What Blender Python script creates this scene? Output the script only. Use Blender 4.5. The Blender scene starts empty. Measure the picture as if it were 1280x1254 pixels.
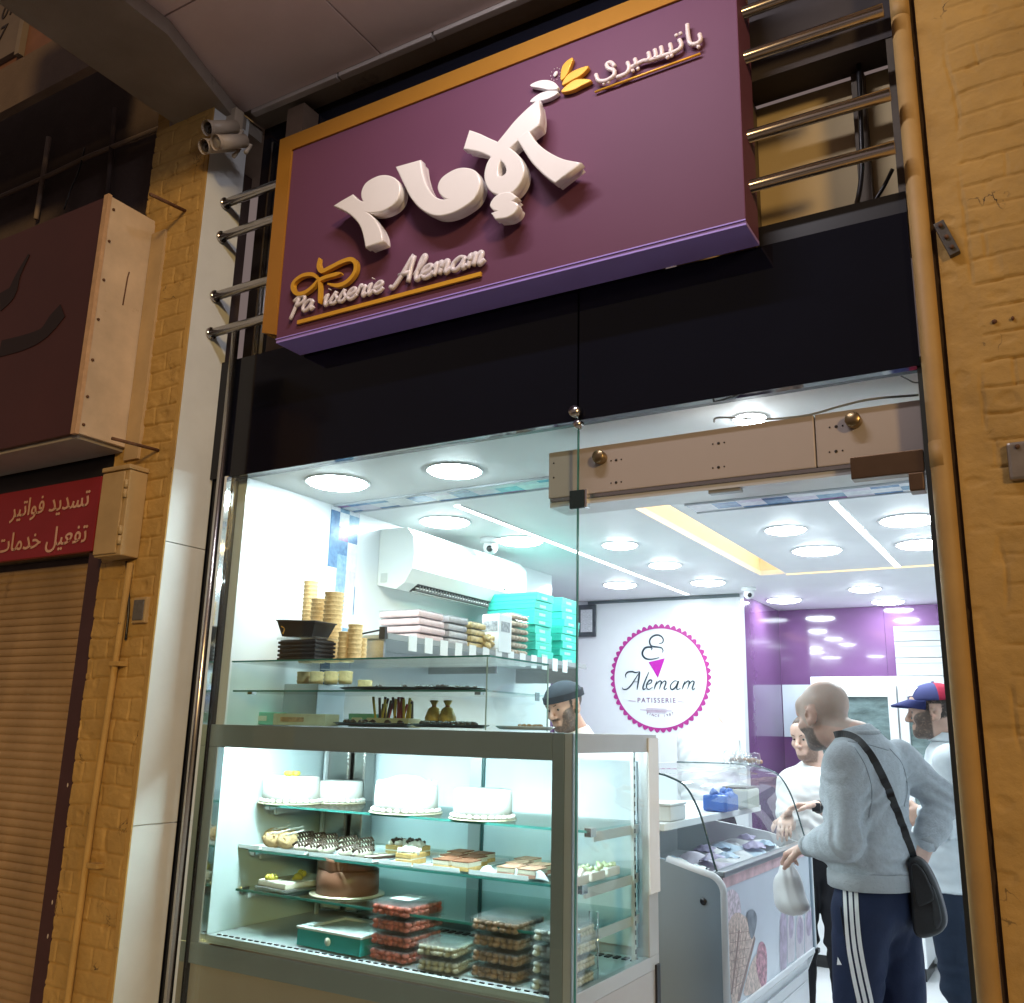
import bpy, bmesh, math, random
import numpy as np
from mathutils import Vector, Matrix
from mathutils.bvhtree import BVHTree
random.seed(7); RNG = np.random.default_rng(7)
scene = bpy.context.scene
COL = scene.collection

# ------------------------------------------------------------------ camera
F = 1163.0; CX, CY = 640.0, 627.0
CAM = np.array([0.0, -2.6, 1.6])
def _n(v):
    v = np.array(v, float); return v / np.linalg.norm(v)
AZ = _n([113, -4729, F]); AX = _n([2020, -238, -F]); AX = _n(AX - AZ * (AX @ AZ)); AY = np.cross(AZ, AX)
cam_d = bpy.data.cameras.new('camera'); cam = bpy.data.objects.new('camera', cam_d); COL.objects.link(cam)
right = (AX[0], AY[0], AZ[0]); down = (AX[1], AY[1], AZ[1]); fwd = (AX[2], AY[2], AZ[2])
Mx = Matrix(((right[0], -down[0], -fwd[0], CAM[0]), (right[1], -down[1], -fwd[1], CAM[1]), (right[2], -down[2], -fwd[2], CAM[2]), (0, 0, 0, 1)))
cam.matrix_world = Mx
cam_d.sensor_fit = 'HORIZONTAL'; cam_d.sensor_width = 36; cam_d.lens = 36 * F / 1280.0
cam_d.clip_start = 0.02; cam_d.clip_end = 500
scene.camera = cam

# ------------------------------------------------------------------ world, light, exposure
w = bpy.data.worlds.new('World'); scene.world = w; w.use_nodes = True
wn = w.node_tree.nodes; wl = w.node_tree.links; wn.clear()
wo = wn.new('ShaderNodeOutputWorld'); wb = wn.new('ShaderNodeBackground')
wb.inputs[0].default_value = (0.60, 0.45, 0.42, 1); wb.inputs[1].default_value = 0.28
wl.new(wb.outputs[0], wo.inputs[0])
sun_d = bpy.data.lights.new('street_light', 'SUN'); sun_d.energy = 1.25; sun_d.angle = math.radians(6); sun_d.color = (1.0, 0.66, 0.27)
sun = bpy.data.objects.new('street_light', sun_d); COL.objects.link(sun)
sun.rotation_euler = Vector((-0.66, 0.66, -0.20)).to_track_quat('-Z', 'Y').to_euler()
scene.view_settings.view_transform = 'Standard'; scene.view_settings.look = 'None'
scene.view_settings.exposure = 0.0; scene.view_settings.gamma = 1.0; scene.view_settings.use_curve_mapping = False
scene.render.engine = 'CYCLES'
cy = scene.cycles
cy.use_denoising = True
try: cy.denoiser = 'OPENIMAGEDENOISE'
except Exception: pass
cy.max_bounces = 10; cy.diffuse_bounces = 4; cy.glossy_bounces = 4; cy.transmission_bounces = 6; cy.transparent_max_bounces = 24
cy.caustics_reflective = False; cy.caustics_refractive = False; cy.sample_clamp_indirect = 4.0
LAMP_E = 72.0

# ------------------------------------------------------------------ helpers: a pixel of the 1280x1254 photograph on a plane of the place
def at(px, py, y=None, x=None, z=None):
    r = np.array([px - CX, py - CY, F]); d = np.array([r @ AX, r @ AY, r @ AZ])
    t = (y - CAM[1]) / d[1] if y is not None else (x - CAM[0]) / d[0] if x is not None else (z - CAM[2]) / d[2]
    return CAM + t * d
def ray(px, py):
    r = np.array([px - CX, py - CY, F]); return Vector(_n([r @ AX, r @ AY, r @ AZ]))

def tag(o, label=None, cat=None, group=None, kind=None):
    if label: o['label'] = label
    if cat: o['category'] = cat
    if group: o['group'] = group
    if kind: o['kind'] = kind
    return o
def thing(name, label, cat, loc=(0, 0, 0), group=None, rz=0.0):
    o = bpy.data.objects.new(name, None); COL.objects.link(o); o.location = loc; o.rotation_euler = (0, 0, rz)
    o.empty_display_size = 0.05
    return tag(o, label, cat, group)
def dup(root, loc, rz=None, label=None, group=None):
    r = root.copy(); COL.objects.link(r); r.location = loc
    if rz is not None: r.rotation_euler = (0, 0, rz)
    if label: r['label'] = label
    if group: r['group'] = group
    for ch in list(root.children):
        c = ch.copy(); COL.objects.link(c); c.parent = r
        for g in ch.children:
            d = g.copy(); COL.objects.link(d); d.parent = c
    return r

# ------------------------------------------------------------------ materials
_M = {}
def mat(name, col, rough=0.5, metal=0.0, var=0.08, vs=6.0, bump=0.0, bs=60.0, coat=0.0, emit=None, es=0.0, stretch=(1, 1, 1), spec=0.5, sss=0.0, rv=0.0, dark=None, ds=3.0, dt=0.62, crack=None):
    if name in _M: return _M[name]
    m = bpy.data.materials.new(name); m.use_nodes = True; nt = m.node_tree; N = nt.nodes; L = nt.links
    b = N['Principled BSDF']
    b.inputs['Roughness'].default_value = rough; b.inputs['Metallic'].default_value = metal
    b.inputs['Specular IOR Level'].default_value = spec
    if coat: b.inputs['Coat Weight'].default_value = coat; b.inputs['Coat Roughness'].default_value = 0.03
    if sss:
        b.inputs['Subsurface Weight'].default_value = sss; b.inputs['Subsurface Radius'].default_value = (0.012, 0.005, 0.003); b.inputs['Subsurface Scale'].default_value = 1.0
    tc = N.new('ShaderNodeTexCoord'); mp = N.new('ShaderNodeMapping'); mp.inputs['Scale'].default_value = stretch
    L.new(tc.outputs['Object'], mp.inputs[0])
    base = None
    if var or dark:
        nz = N.new('ShaderNodeTexNoise'); nz.inputs['Scale'].default_value = vs; nz.inputs['Detail'].default_value = 6; nz.inputs['Roughness'].default_value = 0.6
        L.new(mp.outputs[0], nz.inputs[0])
        rp = N.new('ShaderNodeValToRGB'); rp.color_ramp.elements[0].position = 0.3; rp.color_ramp.elements[1].position = 0.7
        rp.color_ramp.elements[0].color = tuple(max(0, c * (1 - var)) for c in col) + (1,)
        rp.color_ramp.elements[1].color = tuple(min(1, c * (1 + var)) for c in col) + (1,)
        L.new(nz.outputs[0], rp.inputs[0]); base = rp.outputs[0]
        if dark:
            n2 = N.new('ShaderNodeTexNoise'); n2.inputs['Scale'].default_value = ds; n2.inputs['Detail'].default_value = 8; n2.inputs['Roughness'].default_value = 0.7
            L.new(mp.outputs[0], n2.inputs[0])
            r2 = N.new('ShaderNodeValToRGB'); r2.color_ramp.elements[0].position = dt; r2.color_ramp.elements[1].position = dt + 0.08
            r2.color_ramp.elements[0].color = (0, 0, 0, 1); r2.color_ramp.elements[1].color = (1, 1, 1, 1)
            L.new(n2.outputs[0], r2.inputs[0])
            mx = N.new('ShaderNodeMix'); mx.data_type = 'RGBA'
            L.new(r2.outputs[0], mx.inputs[0]); L.new(base, mx.inputs[6]); mx.inputs[7].default_value = tuple(dark) + (1,)
            base = mx.outputs[2]
        L.new(base, b.inputs['Base Color'])
    else:
        b.inputs['Base Color'].default_value = tuple(col) + (1,)
    if rv:
        n4 = N.new('ShaderNodeTexNoise'); n4.inputs['Scale'].default_value = vs * 2; L.new(mp.outputs[0], n4.inputs[0])
        mr = N.new('ShaderNodeMapRange'); mr.inputs[1].default_value = 0.3; mr.inputs[2].default_value = 0.7; mr.inputs[3].default_value = max(0, rough - rv); mr.inputs[4].default_value = min(1, rough + rv)
        L.new(n4.outputs[0], mr.inputs[0]); L.new(mr.outputs[0], b.inputs['Roughness'])
    if bump:
        n3 = N.new('ShaderNodeTexNoise'); n3.inputs['Scale'].default_value = bs; n3.inputs['Detail'].default_value = 8; n3.inputs['Roughness'].default_value = 0.65
        L.new(mp.outputs[0], n3.inputs[0])
        bp = N.new('ShaderNodeBump'); bp.inputs['Strength'].default_value = bump; bp.inputs['Distance'].default_value = 0.01
        L.new(n3.outputs[0], bp.inputs['Height']); L.new(bp.outputs[0], b.inputs['Normal'])
    if emit: b.inputs['Emission Color'].default_value = tuple(emit) + (1,); b.inputs['Emission Strength'].default_value = es
    if crack:
        n5 = N.new('ShaderNodeTexNoise'); n5.inputs['Scale'].default_value = 9; n5.inputs['Detail'].default_value = 7; n5.inputs['Distortion'].default_value = .6; L.new(mp.outputs[0], n5.inputs[0])
        s1 = N.new('ShaderNodeMath'); s1.operation = 'SUBTRACT'; s1.inputs[1].default_value = .5; L.new(n5.outputs[0], s1.inputs[0]); s2 = N.new('ShaderNodeMath'); s2.operation = 'ABSOLUTE'; L.new(s1.outputs[0], s2.inputs[0])
        m1 = N.new('ShaderNodeMapRange'); m1.inputs[1].default_value = .004; m1.inputs[2].default_value = .012; m1.inputs[3].default_value = 1; m1.inputs[4].default_value = 0; L.new(s2.outputs[0], m1.inputs[0])
        n6 = N.new('ShaderNodeTexNoise'); n6.inputs['Scale'].default_value = 6; n6.inputs['Detail'].default_value = 3; L.new(tc.outputs['Object'], n6.inputs[0])
        m2_ = N.new('ShaderNodeMapRange'); m2_.inputs[1].default_value = .60; m2_.inputs[2].default_value = .68; L.new(n6.outputs[0], m2_.inputs[0])
        mu = N.new('ShaderNodeMath'); mu.operation = 'MULTIPLY'; L.new(m1.outputs[0], mu.inputs[0]); L.new(m2_.outputs[0], mu.inputs[1])
        mx = N.new('ShaderNodeMix'); mx.data_type = 'RGBA'; L.new(mu.outputs[0], mx.inputs[0]); L.new(base, mx.inputs[6]); mx.inputs[7].default_value = tuple(crack) + (1,); L.new(mx.outputs[2], b.inputs['Base Color'])
    _M[name] = m; return m
def glassmat(name, tint=(0.94, 0.98, 0.97), ior=1.45, rough=0.0, haze=0.0):
    if name in _M: return _M[name]
    m = bpy.data.materials.new(name); m.use_nodes = True; nt = m.node_tree; N = nt.nodes; L = nt.links; N.clear()
    o = N.new('ShaderNodeOutputMaterial'); t = N.new('ShaderNodeBsdfTransparent'); t.inputs[0].default_value = tuple(tint) + (1,)
    g = N.new('ShaderNodeBsdfGlossy'); g.inputs['Roughness'].default_value = rough; fr = N.new('ShaderNodeFresnel'); ge = N.new('ShaderNodeNewGeometry'); mi = N.new('ShaderNodeMix'); mi.inputs[2].default_value = ior; mi.inputs[3].default_value = 1 / ior; L.new(ge.outputs['Backfacing'], mi.inputs[0]); L.new(mi.outputs[0], fr.inputs[0])
    mx = N.new('ShaderNodeMixShader'); L.new(fr.outputs[0], mx.inputs[0]); L.new(t.outputs[0], mx.inputs[1]); L.new(g.outputs[0], mx.inputs[2])
    last = mx
    if haze:
        d = N.new('ShaderNodeBsdfDiffuse'); d.inputs[0].default_value = (0.85, 0.9, 0.9, 1); m2 = N.new('ShaderNodeMixShader'); m2.inputs[0].default_value = haze
        L.new(mx.outputs[0], m2.inputs[1]); L.new(d.outputs[0], m2.inputs[2]); last = m2
    L.new(last.outputs[0], o.inputs[0])
    _M[name] = m; return m
def glow(name, col, strength):
    if name in _M: return _M[name]
    m = bpy.data.materials.new(name); m.use_nodes = True; nt = m.node_tree; N = nt.nodes; L = nt.links; N.clear()
    o = N.new('ShaderNodeOutputMaterial'); e = N.new('ShaderNodeEmission'); e.inputs[0].default_value = tuple(col) + (1,); e.inputs[1].default_value = strength
    L.new(e.outputs[0], o.inputs[0]); _M[name] = m; return m

# ------------------------------------------------------------------ mesh builder
class MB:
    def __init__(s): s.v = []; s.f = []; s.sm = []
    def add(s, vs, fs, smooth=False):
        k = len(s.v); s.v += [tuple(float(c) for c in p) for p in vs]; s.f += [tuple(i + k for i in f) for f in fs]; s.sm += [smooth] * len(fs); return s
    def box(s, x0, x1, y0, y1, z0, z1, bev=0.0, R=None, C=None):
        if bev:
            bm = bmesh.new(); bmesh.ops.create_cube(bm, size=1)
            for v in bm.verts: v.co = ((x0 + x1) / 2 + v.co.x * (x1 - x0), (y0 + y1) / 2 + v.co.y * (y1 - y0), (z0 + z1) / 2 + v.co.z * (z1 - z0))
            bmesh.ops.bevel(bm, geom=bm.edges[:], offset=min(bev, 0.45 * min(abs(x1 - x0), abs(y1 - y0), abs(z1 - z0))), segments=2, affect='EDGES', profile=0.6)
            bm.verts.index_update(); vs = [tuple(v.co) for v in bm.verts]; fs = [tuple(v.index for v in f.verts) for f in bm.faces]; bm.free()
        else:
            vs = [(x, y, z) for x in (x0, x1) for y in (y0, y1) for z in (z0, z1)]
            fs = [(0, 1, 3, 2), (4, 6, 7, 5), (0, 4, 5, 1), (2, 3, 7, 6), (0, 2, 6, 4), (1, 5, 7, 3)]
        if R is not None:
            C = Vector(C or (0, 0, 0)); vs = [tuple(R @ (Vector(p) - C) + C) for p in vs]
        return s.add(vs, fs)
    def prism(s, poly, d, axis='y', a0=0.0, a1=1.0):
        """poly: 2-D outline; extruded along axis from a0 to a1"""
        def P(u, v, a): return (u, a, v) if axis == 'y' else (a, u, v) if axis == 'x' else (u, v, a)
        n = len(poly)
        vs = [P(u, v, a0) for u, v in poly] + [P(u, v, a1) for u, v in poly]
        fs = [tuple(range(n))[::-1], tuple(range(n, 2 * n))] + [(i, (i + 1) % n, n + (i + 1) % n, n + i) for i in range(n)]
        return s.add(vs, fs)
    def tube(s, pts, r, n=10, cap=True, flat=(1, 1, 1)):
        pts = [Vector(p) for p in pts]; rs = r if isinstance(r, (list, tuple)) else [r] * len(pts)
        vs = []; up = None
        for i, p in enumerate(pts):
            t = (pts[min(i + 1, len(pts) - 1)] - pts[max(i - 1, 0)])
            if t.length < 1e-9: t = Vector((0, 0, 1))
            t.normalize()
            if up is None: up = Vector((0, 0, 1)) if abs(t.z) < 0.9 else Vector((1, 0, 0))
            a = up - t * up.dot(t)
            if a.length < 1e-6: a = t.orthogonal()
            a.normalize(); b = t.cross(a); up = a
            for k in range(n):
                q = 2 * math.pi * k / n; o = (a * math.cos(q) + b * math.sin(q)) * rs[i]
                vs.append((p.x + o.x * flat[0], p.y + o.y * flat[1], p.z + o.z * flat[2]))
        fs = [(i * n + k, i * n + (k + 1) % n, (i + 1) * n + (k + 1) % n, (i + 1) * n + k) for i in range(len(pts) - 1) for k in range(n)]
        if cap: fs += [tuple(range(n))[::-1], tuple((len(pts) - 1) * n + k for k in range(n))]
        return s.add(vs, fs, True)
    def lathe(s, prof, c=(0, 0, 0), n=32, M=None, smooth=True):
        vs = []; m = len(prof)
        for k in range(n):
            q = 2 * math.pi * k / n
            for r, z in prof:
                p = Vector((r * math.cos(q), r * math.sin(q), z))
                if M is not None: p = M @ p
                vs.append((c[0] + p.x, c[1] + p.y, c[2] + p.z))
        fs = [(k * m + i, ((k + 1) % n) * m + i, ((k + 1) % n) * m + i + 1, k * m + i + 1) for k in range(n) for i in range(m - 1)]
        return s.add(vs, fs, smooth)
    def ell(s, c, r, n=12, jit=0.0, R=None):
        vs = []; fs = []; h = n // 2 + 1
        for i in range(h + 1):
            th = math.pi * i / h
            for k in range(n):
                q = 2 * math.pi * k / n; g = 1 + jit * (random.random() - 0.5)
                p = Vector((r[0] * math.sin(th) * math.cos(q) * g, r[1] * math.sin(th) * math.sin(q) * g, r[2] * math.cos(th) * g))
                if R is not None: p = R @ p
                vs.append((c[0] + p.x, c[1] + p.y, c[2] + p.z))
        for i in range(h):
            for k in range(n): fs.append((i * n + k, (i + 1) * n + k, (i + 1) * n + (k + 1) % n, i * n + (k + 1) % n))
        return s.add(vs, fs, True)
    def grid(s, fn, nu, nv, smooth=True):
        vs = [fn(i / nu, j / nv) for i in range(nu + 1) for j in range(nv + 1)]
        fs = [(i * (nv + 1) + j, (i + 1) * (nv + 1) + j, (i + 1) * (nv + 1) + j + 1, i * (nv + 1) + j + 1) for i in range(nu) for j in range(nv)]
        return s.add(vs, fs, smooth)
    def ribbon(s, pts, wds, nrm, th=0.002):
        """flat stroke lying in the plane with normal nrm (pointing to the viewer side)"""
        pts = [Vector(p) for p in pts]; nrm = Vector(nrm).normalized(); n = len(pts)
        ws = wds if isinstance(wds, (list, tuple)) else [wds] * n
        L_, R_ = [], []
        for i, p in enumerate(pts):
            t = (pts[min(i + 1, n - 1)] - pts[max(i - 1, 0)]).normalized(); sd = t.cross(nrm).normalized() * ws[i] * 0.5
            L_.append(p + sd); R_.append(p - sd)
        vs = L_ + R_ + [q - nrm * th for q in L_] + [q - nrm * th for q in R_]
        fs = []
        for i in range(n - 1):
            fs += [(i, i + 1, n + i + 1, n + i), (2 * n + i, 2 * n + i + 1, i + 1, i), (n + i, n + i + 1, 3 * n + i + 1, 3 * n + i)]
        fs += [(0, n, 3 * n, 2 * n), (n - 1, 3 * n - 1, 4 * n - 1, 2 * n - 1)]
        return s.add(vs, fs)
    def build(s, name, m, parent=None, off=None):
        me = bpy.data.meshes.new(name)
        vs = s.v if off is None else [(x - off[0], y - off[1], z - off[2]) for x, y, z in s.v]
        me.from_pydata(vs, [], s.f); me.update()
        me.polygons.foreach_set('use_smooth', s.sm)
        bm = bmesh.new(); bm.from_mesh(me); bmesh.ops.recalc_face_normals(bm, faces=bm.faces[:]); bm.to_mesh(me); bm.free()
        me.materials.append(m)
        o = bpy.data.objects.new(name, me); COL.objects.link(o)
        if parent: o.parent = parent
        return o
def crom(pts, n=6, closed=False):
    """Catmull-Rom through points"""
    P = [np.array(p, float) for p in pts]; out = []
    m = len(P)
    for i in range(m if closed else m - 1):
        p0 = P[(i - 1) % m] if closed or i > 0 else 2 * P[0] - P[1]
        p1 = P[i]; p2 = P[(i + 1) % m]; p3 = P[(i + 2) % m] if closed or i + 2 < m else 2 * P[-1] - P[-2]
        for k in range(n):
            t = k / n
            out.append(0.5 * ((2 * p1) + (-p0 + p2) * t + (2 * p0 - 5 * p1 + 4 * p2 - p3) * t * t + (-p0 + 3 * p1 - 3 * p2 + p3) * t ** 3))
    if not closed: out.append(P[-1])
    return out
def struct(o): o['kind'] = 'structure'; return o
def box(name, m, x0, x1, y0, y1, z0, z1, parent=None, bev=0.0): return MB().box(x0, x1, y0, y1, z0, z1, bev).build(name, m, parent)
def vnoise(u, v, seed):
    """tileless value noise on arrays"""
    r = np.random.default_rng(seed); T = r.random((256, 256))
    iu = np.floor(u).astype(int); iv = np.floor(v).astype(int); fu = u - iu; fv = v - iv
    fu = fu * fu * (3 - 2 * fu); fv = fv * fv * (3 - 2 * fv)
    a = T[iu % 256, iv % 256]; b = T[(iu + 1) % 256, iv % 256]; c = T[iu % 256, (iv + 1) % 256]; d = T[(iu + 1) % 256, (iv + 1) % 256]
    return (a * (1 - fu) + b * fu) * (1 - fv) + (c * (1 - fu) + d * fu) * fv
def curve_mesh(name, loops, m, parent=None, extrude=0.01, bevel=0.004, y=0.0, res=1):
    """closed 2-D loops (x, z) filled, extruded towards both sides, chamfered; stands at depth y facing -y"""
    c = bpy.data.curves.new(name, 'CURVE'); c.dimensions = '2D'; c.fill_mode = 'BOTH'; c.extrude = extrude; c.bevel_depth = bevel; c.bevel_resolution = res
    for lp in loops:
        sp = c.splines.new('POLY'); sp.points.add(len(lp) - 1); sp.use_cyclic_u = True
        for p, q in zip(sp.points, lp): p.co = (q[0], q[1], 0, 1)
    o = bpy.data.objects.new(name, c); COL.objects.link(o)
    dg = bpy.context.evaluated_depsgraph_get(); me = bpy.data.meshes.new_from_object(o.evaluated_get(dg))
    bpy.data.objects.remove(o); bpy.data.curves.remove(c)
    me.transform(Matrix(((1, 0, 0, 0), (0, 0, -1, y), (0, 1, 0, 0), (0, 0, 0, 1))))
    me.materials.clear(); me.materials.append(m); me.name = name
    o = bpy.data.objects.new(name, me); COL.objects.link(o)
    if parent: o.parent = parent
    return o
def text_mesh(name, s, size, m, M4, parent=None, extrude=0.001, offset=0.0, shear=0.0, align='LEFT', space=1.0):
    c = bpy.data.curves.new(name, 'FONT'); c.body = s; c.size = size; c.extrude = extrude; c.offset = offset; c.shear = shear; c.align_x = align; c.space_character = space
    o = bpy.data.objects.new(name, c); COL.objects.link(o)
    dg = bpy.context.evaluated_depsgraph_get(); me = bpy.data.meshes.new_from_object(o.evaluated_get(dg))
    bpy.data.objects.remove(o); bpy.data.curves.remove(c)
    me.transform(M4); me.materials.clear(); me.materials.append(m); me.name = name
    o = bpy.data.objects.new(name, me); COL.objects.link(o)
    if parent: o.parent = parent
    return o
def facing(x, y, z, tilt=0.0): # text standing upright facing -y
    return Matrix.Translation((x, y, z)) @ Matrix.Rotation(math.radians(90), 4, 'X') @ Matrix.Rotation(tilt, 4, 'Z')

# ------------------------------------------------------------------ materials of the place
BRICKP = mat('painted_stone', (0.47, 0.29, 0.085), 0.75, var=0.16, vs=5, bump=0.35, bs=45, dark=(0.20, 0.12, 0.05), ds=9, dt=0.69, crack=(0.06, 0.035, 0.015))
MARBLE = mat('marble', (0.71, 0.745, 0.745), 0.5, var=0.07, vs=3, bump=0.02, bs=30, dark=(0.42, 0.37, 0.30), ds=2.5, dt=0.68)
BLACKG = mat('black_glass', (0.004, 0.005, 0.011), 0.07, var=0.15, vs=1.5, spec=0.28, rv=0.05)
STEEL = mat('brushed_steel', (0.55, 0.53, 0.50), 0.22, 1.0, var=0.06, vs=30, stretch=(1, 1, 12))
RAILM = mat('polished_rail', (0.60, 0.56, 0.54), 0.15, 1.0, var=0.04)
SHUT = mat('shutter_paint', (0.36, 0.235, 0.115), 0.5, var=0.22, vs=4, dark=(0.17, 0.10, 0.05), ds=3, dt=0.60, stretch=(1, 1, .35))
DARKM = mat('dark_maroon_metal', (0.06, 0.025, 0.025), 0.45, var=0.15)
BEIGEM = mat('beige_sheet_metal', (0.60, 0.47, 0.33), 0.55, var=0.16, vs=5, dark=(0.33, 0.19, 0.09), ds=6, dt=0.64)
CONC = mat('old_render', (0.30, 0.26, 0.22), 0.9, var=0.18, vs=2.5, bump=0.25, bs=30, dark=(0.12, 0.10, 0.09), ds=2, dt=0.62)
SOFF = mat('soffit_panel', (0.74, 0.60, 0.59), 0.5, var=0.08, vs=2, dark=(0.2, 0.17, 0.17), ds=1.5, dt=0.66)
RUST = mat('rusty_iron', (0.13, 0.06, 0.03), 0.8, var=0.3, vs=30)
WHITEP = mat('white_paint', (0.80, 0.82, 0.83), 0.45, var=0.02)
WHITEG = mat('white_gloss_panel', (0.80, 0.83, 0.85), 0.18, var=0.02, coat=0.2)
CEILM = mat('white_ceiling', (0.90, 0.92, 0.93), 0.5, var=0.02, spec=0.4)
PURPW = mat('purple_gloss_wall', (0.165, 0.078, 0.19), 0.10, var=0.04, coat=0.4)
SIGNP = mat('sign_purple', (0.150, 0.056, 0.108), 0.6, var=0.04, vs=2, spec=0.25)
SIGNU = mat('sign_bounce_violet', (0.44, 0.32, 0.90), 0.42, var=0.03)  # violet brightened to stand for shop light bounced onto the underside
GOLDM = mat('sign_gold', (0.52, 0.24, 0.035), 0.22, 0.35, var=0.05)
GOLDL = mat('sign_gold_letter', (0.80, 0.42, 0.04), 0.3, 0.2, var=0.03)
LETW = mat('letter_white', (0.86, 0.82, 0.80), 0.22, var=0.02, coat=0.3)
CHROME = mat('chrome', (0.8, 0.8, 0.8), 0.08, 1.0, var=0.0)
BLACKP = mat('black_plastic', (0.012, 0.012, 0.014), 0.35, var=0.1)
GREYM = mat('grey_case_metal', (0.23, 0.235, 0.23), 0.32, 0.7, var=0.06, vs=3)
GREENE = mat('green_glass_edge', (0.05, 0.22, 0.19), 0.15, var=0.1, vs=20)
GLASS = glassmat('window_glass', (0.935, 0.985, 0.975), 1.4)
GLASSC = glassmat('case_glass', (0.92, 0.975, 0.965), 1.33)
GLASSS = glassmat('shelf_glass', (0.86, 0.95, 0.93), 1.4)
GLASSX = glassmat('clear_plastic', (0.93, 0.95, 0.96), 1.4, 0.05, 0.06)
FLOORT = mat('floor_tile', (0.82, 0.83, 0.84), 0.2, var=0.04)
PAVE = mat('pavement_stone', (0.50, 0.48, 0.45), 0.85, var=0.2, vs=4, bump=0.3, bs=30)
ASPH = mat('asphalt', (0.05, 0.05, 0.052), 0.9, var=0.2, vs=20, bump=0.4, bs=120)

# ------------------------------------------------------------------ ground
struct(box('road', ASPH, -40, 40, -45, -4.2, -0.3, -0.13))
struct(box('pavement', PAVE, -40, 40, -4.2, 0.0, -0.3, 0.0, bev=0.01))
struct(box('floor', FLOORT, -4.6, 0.45, 0.0, 5.4, -0.2, 0.12))

# ------------------------------------------------------------------ rough painted stone pillars
def stone_wall(name, x0, x1, z0, z1, y, thick, rowh, blen, seed, jd, rough, label, res=0.0045, vc=None):
    nx = max(4, int((x1 - x0) / res)); nz = int((z1 - z0) / res)
    X, Zz = np.meshgrid(np.linspace(x0, x1, nx + 1), np.linspace(z0, z1, nz + 1), indexing='ij')
    wob = (vnoise(X * 4, Zz * 4, seed + 9) - 0.5) * 0.018 + (vnoise(X * 30, Zz * 30, seed + 8) - 0.5) * 0.005
    row = np.floor((Zz + wob) / rowh); fz = (Zz + wob) / rowh - row
    off = ((row * 0.618 + seed * 0.37) % 1.0) * blen
    bx = np.floor((X + off + wob) / blen); fx = (X + off + wob) / blen - bx
    dz = np.minimum(fz, 1 - fz) * rowh; dx = np.minimum(fx, 1 - fx) * blen
    tab = np.random.default_rng(seed).random((512, 64)); rnd = tab[(row.astype(int)) % 512, bx.astype(int) % 64]
    gap = 0.35 + 0.9 * vnoise(X * 9, Zz * 9, seed + 4)            # joints open and close along their run
    groove = np.exp(-(dz / 0.0032) ** 2) * gap + 0.8 * np.exp(-(dx / 0.0032) ** 2) * gap
    round_ = np.clip(np.minimum(dz, dx) / 0.009, 0, 1); round_ = 1 - (1 - round_) ** 2
    n0 = vnoise(X * 7, Zz * 9, seed + 3); n1 = vnoise(X * 26, Zz * 34, seed + 1); n2 = vnoise(X * 70, Zz * 90, seed + 2); n3 = vnoise(X * 160, Zz * 190, seed + 5)
    chip = np.clip((vnoise(X * 18, Zz * 24, seed + 6) - 0.74) * 8, 0, 1)
    keep = 1.0
    if vc is not None:
        xc = vc + 0.012 * (vnoise(Zz * 6, Zz * 0 + 3, seed + 7) - 0.5) * 2 + 0.004 * (vnoise(Zz * 40, Zz * 0 + 5, seed + 7) - 0.5)
        keep = np.clip((X - xc) / 0.012, 0, 1)
        crack = np.exp(-((X - xc) / 0.0030) ** 2) * np.clip((vnoise(Zz * 9, Zz * 0 + 9, seed + 2) - 0.35) * 4, 0, 1)
    h = jd * 0.8 * round_ * keep + rough * (1.0 * n0 + 0.55 * n1 + 0.28 * n2 + 0.12 * n3) - 0.006 * groove * keep - 0.0035 * chip
    if vc is not None: h = h - 0.007 * crack
    Yy = y - h + (rnd - 0.5) * rough * 0.25 * keep
    vs = np.stack([X, Yy, Zz], -1).reshape(-1, 3).tolist(); k = nz + 1
    fs = [(i * k + j, (i + 1) * k + j, (i + 1) * k + j + 1, i * k + j + 1) for i in range(nx) for j in range(nz)]
    m = MB(); m.add(vs, fs, True); m.box(x0 + 0.002, x1 - 0.002, y + 0.006, y + thick, z0, z1)
    # returns so the rough skin has sides
    for side, xi in ((0, 0), (1, nx)):
        col = [tuple(vs[xi * k + j]) for j in range(k)]; back = [(p[0], y + 0.02, p[2]) for p in col]
        m.add(col + back, [(j, j + 1, k + j + 1, k + j) for j in range(k - 1)], False)
    o = m.build(name, BRICKP); return tag(o, label, 'pillar')
stone_wall('stone_pillar', -0.192, 0.75, 0.0, 4.33, 0.0, 0.40, 0.0735, 0.46, 11, 0.0016, 0.0042, 'wide ochre painted rough stone pillar at the right of the shop opening', vc=-0.118)
stone_wall('stone_pillar', -3.405, -3.050, 0.0, 4.45, -0.187, 0.19, 0.080, 0.205, 5, 0.0026, 0.0050, 'narrow ochre stone pillar between the rolled shutter and the marble strip')
bk = MB().box(0.75, 6.0, 0.02, 0.4, 0.0, 6.0).build('side_wall', CONC); tag(bk, 'plain rendered wall running on beyond the wide stone pillar', 'wall')

# marble lining of the left pillar: it faces the doorway side, three slabs with fine joints
t = thing('marble_lining', 'tall pale marble lining between ochre stonework and the black glass', 'marble lining', (-3.04, -0.1, 0))
for i, (za, zb) in enumerate(((0.0, 1.224), (1.227, 2.294), (2.297, 4.33))):
    MB().box(-3.046, -3.026, -0.186, 0.015, za, zb, 0.002).build('slab', MARBLE, t, (-3.04, -0.1, 0))
MB().box(-3.049, -3.0255, -0.1935, -0.1865, 0.0, 4.33, 0.002).build('corner_bead', BRICKP, t, (-3.04, -0.1, 0))

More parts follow.
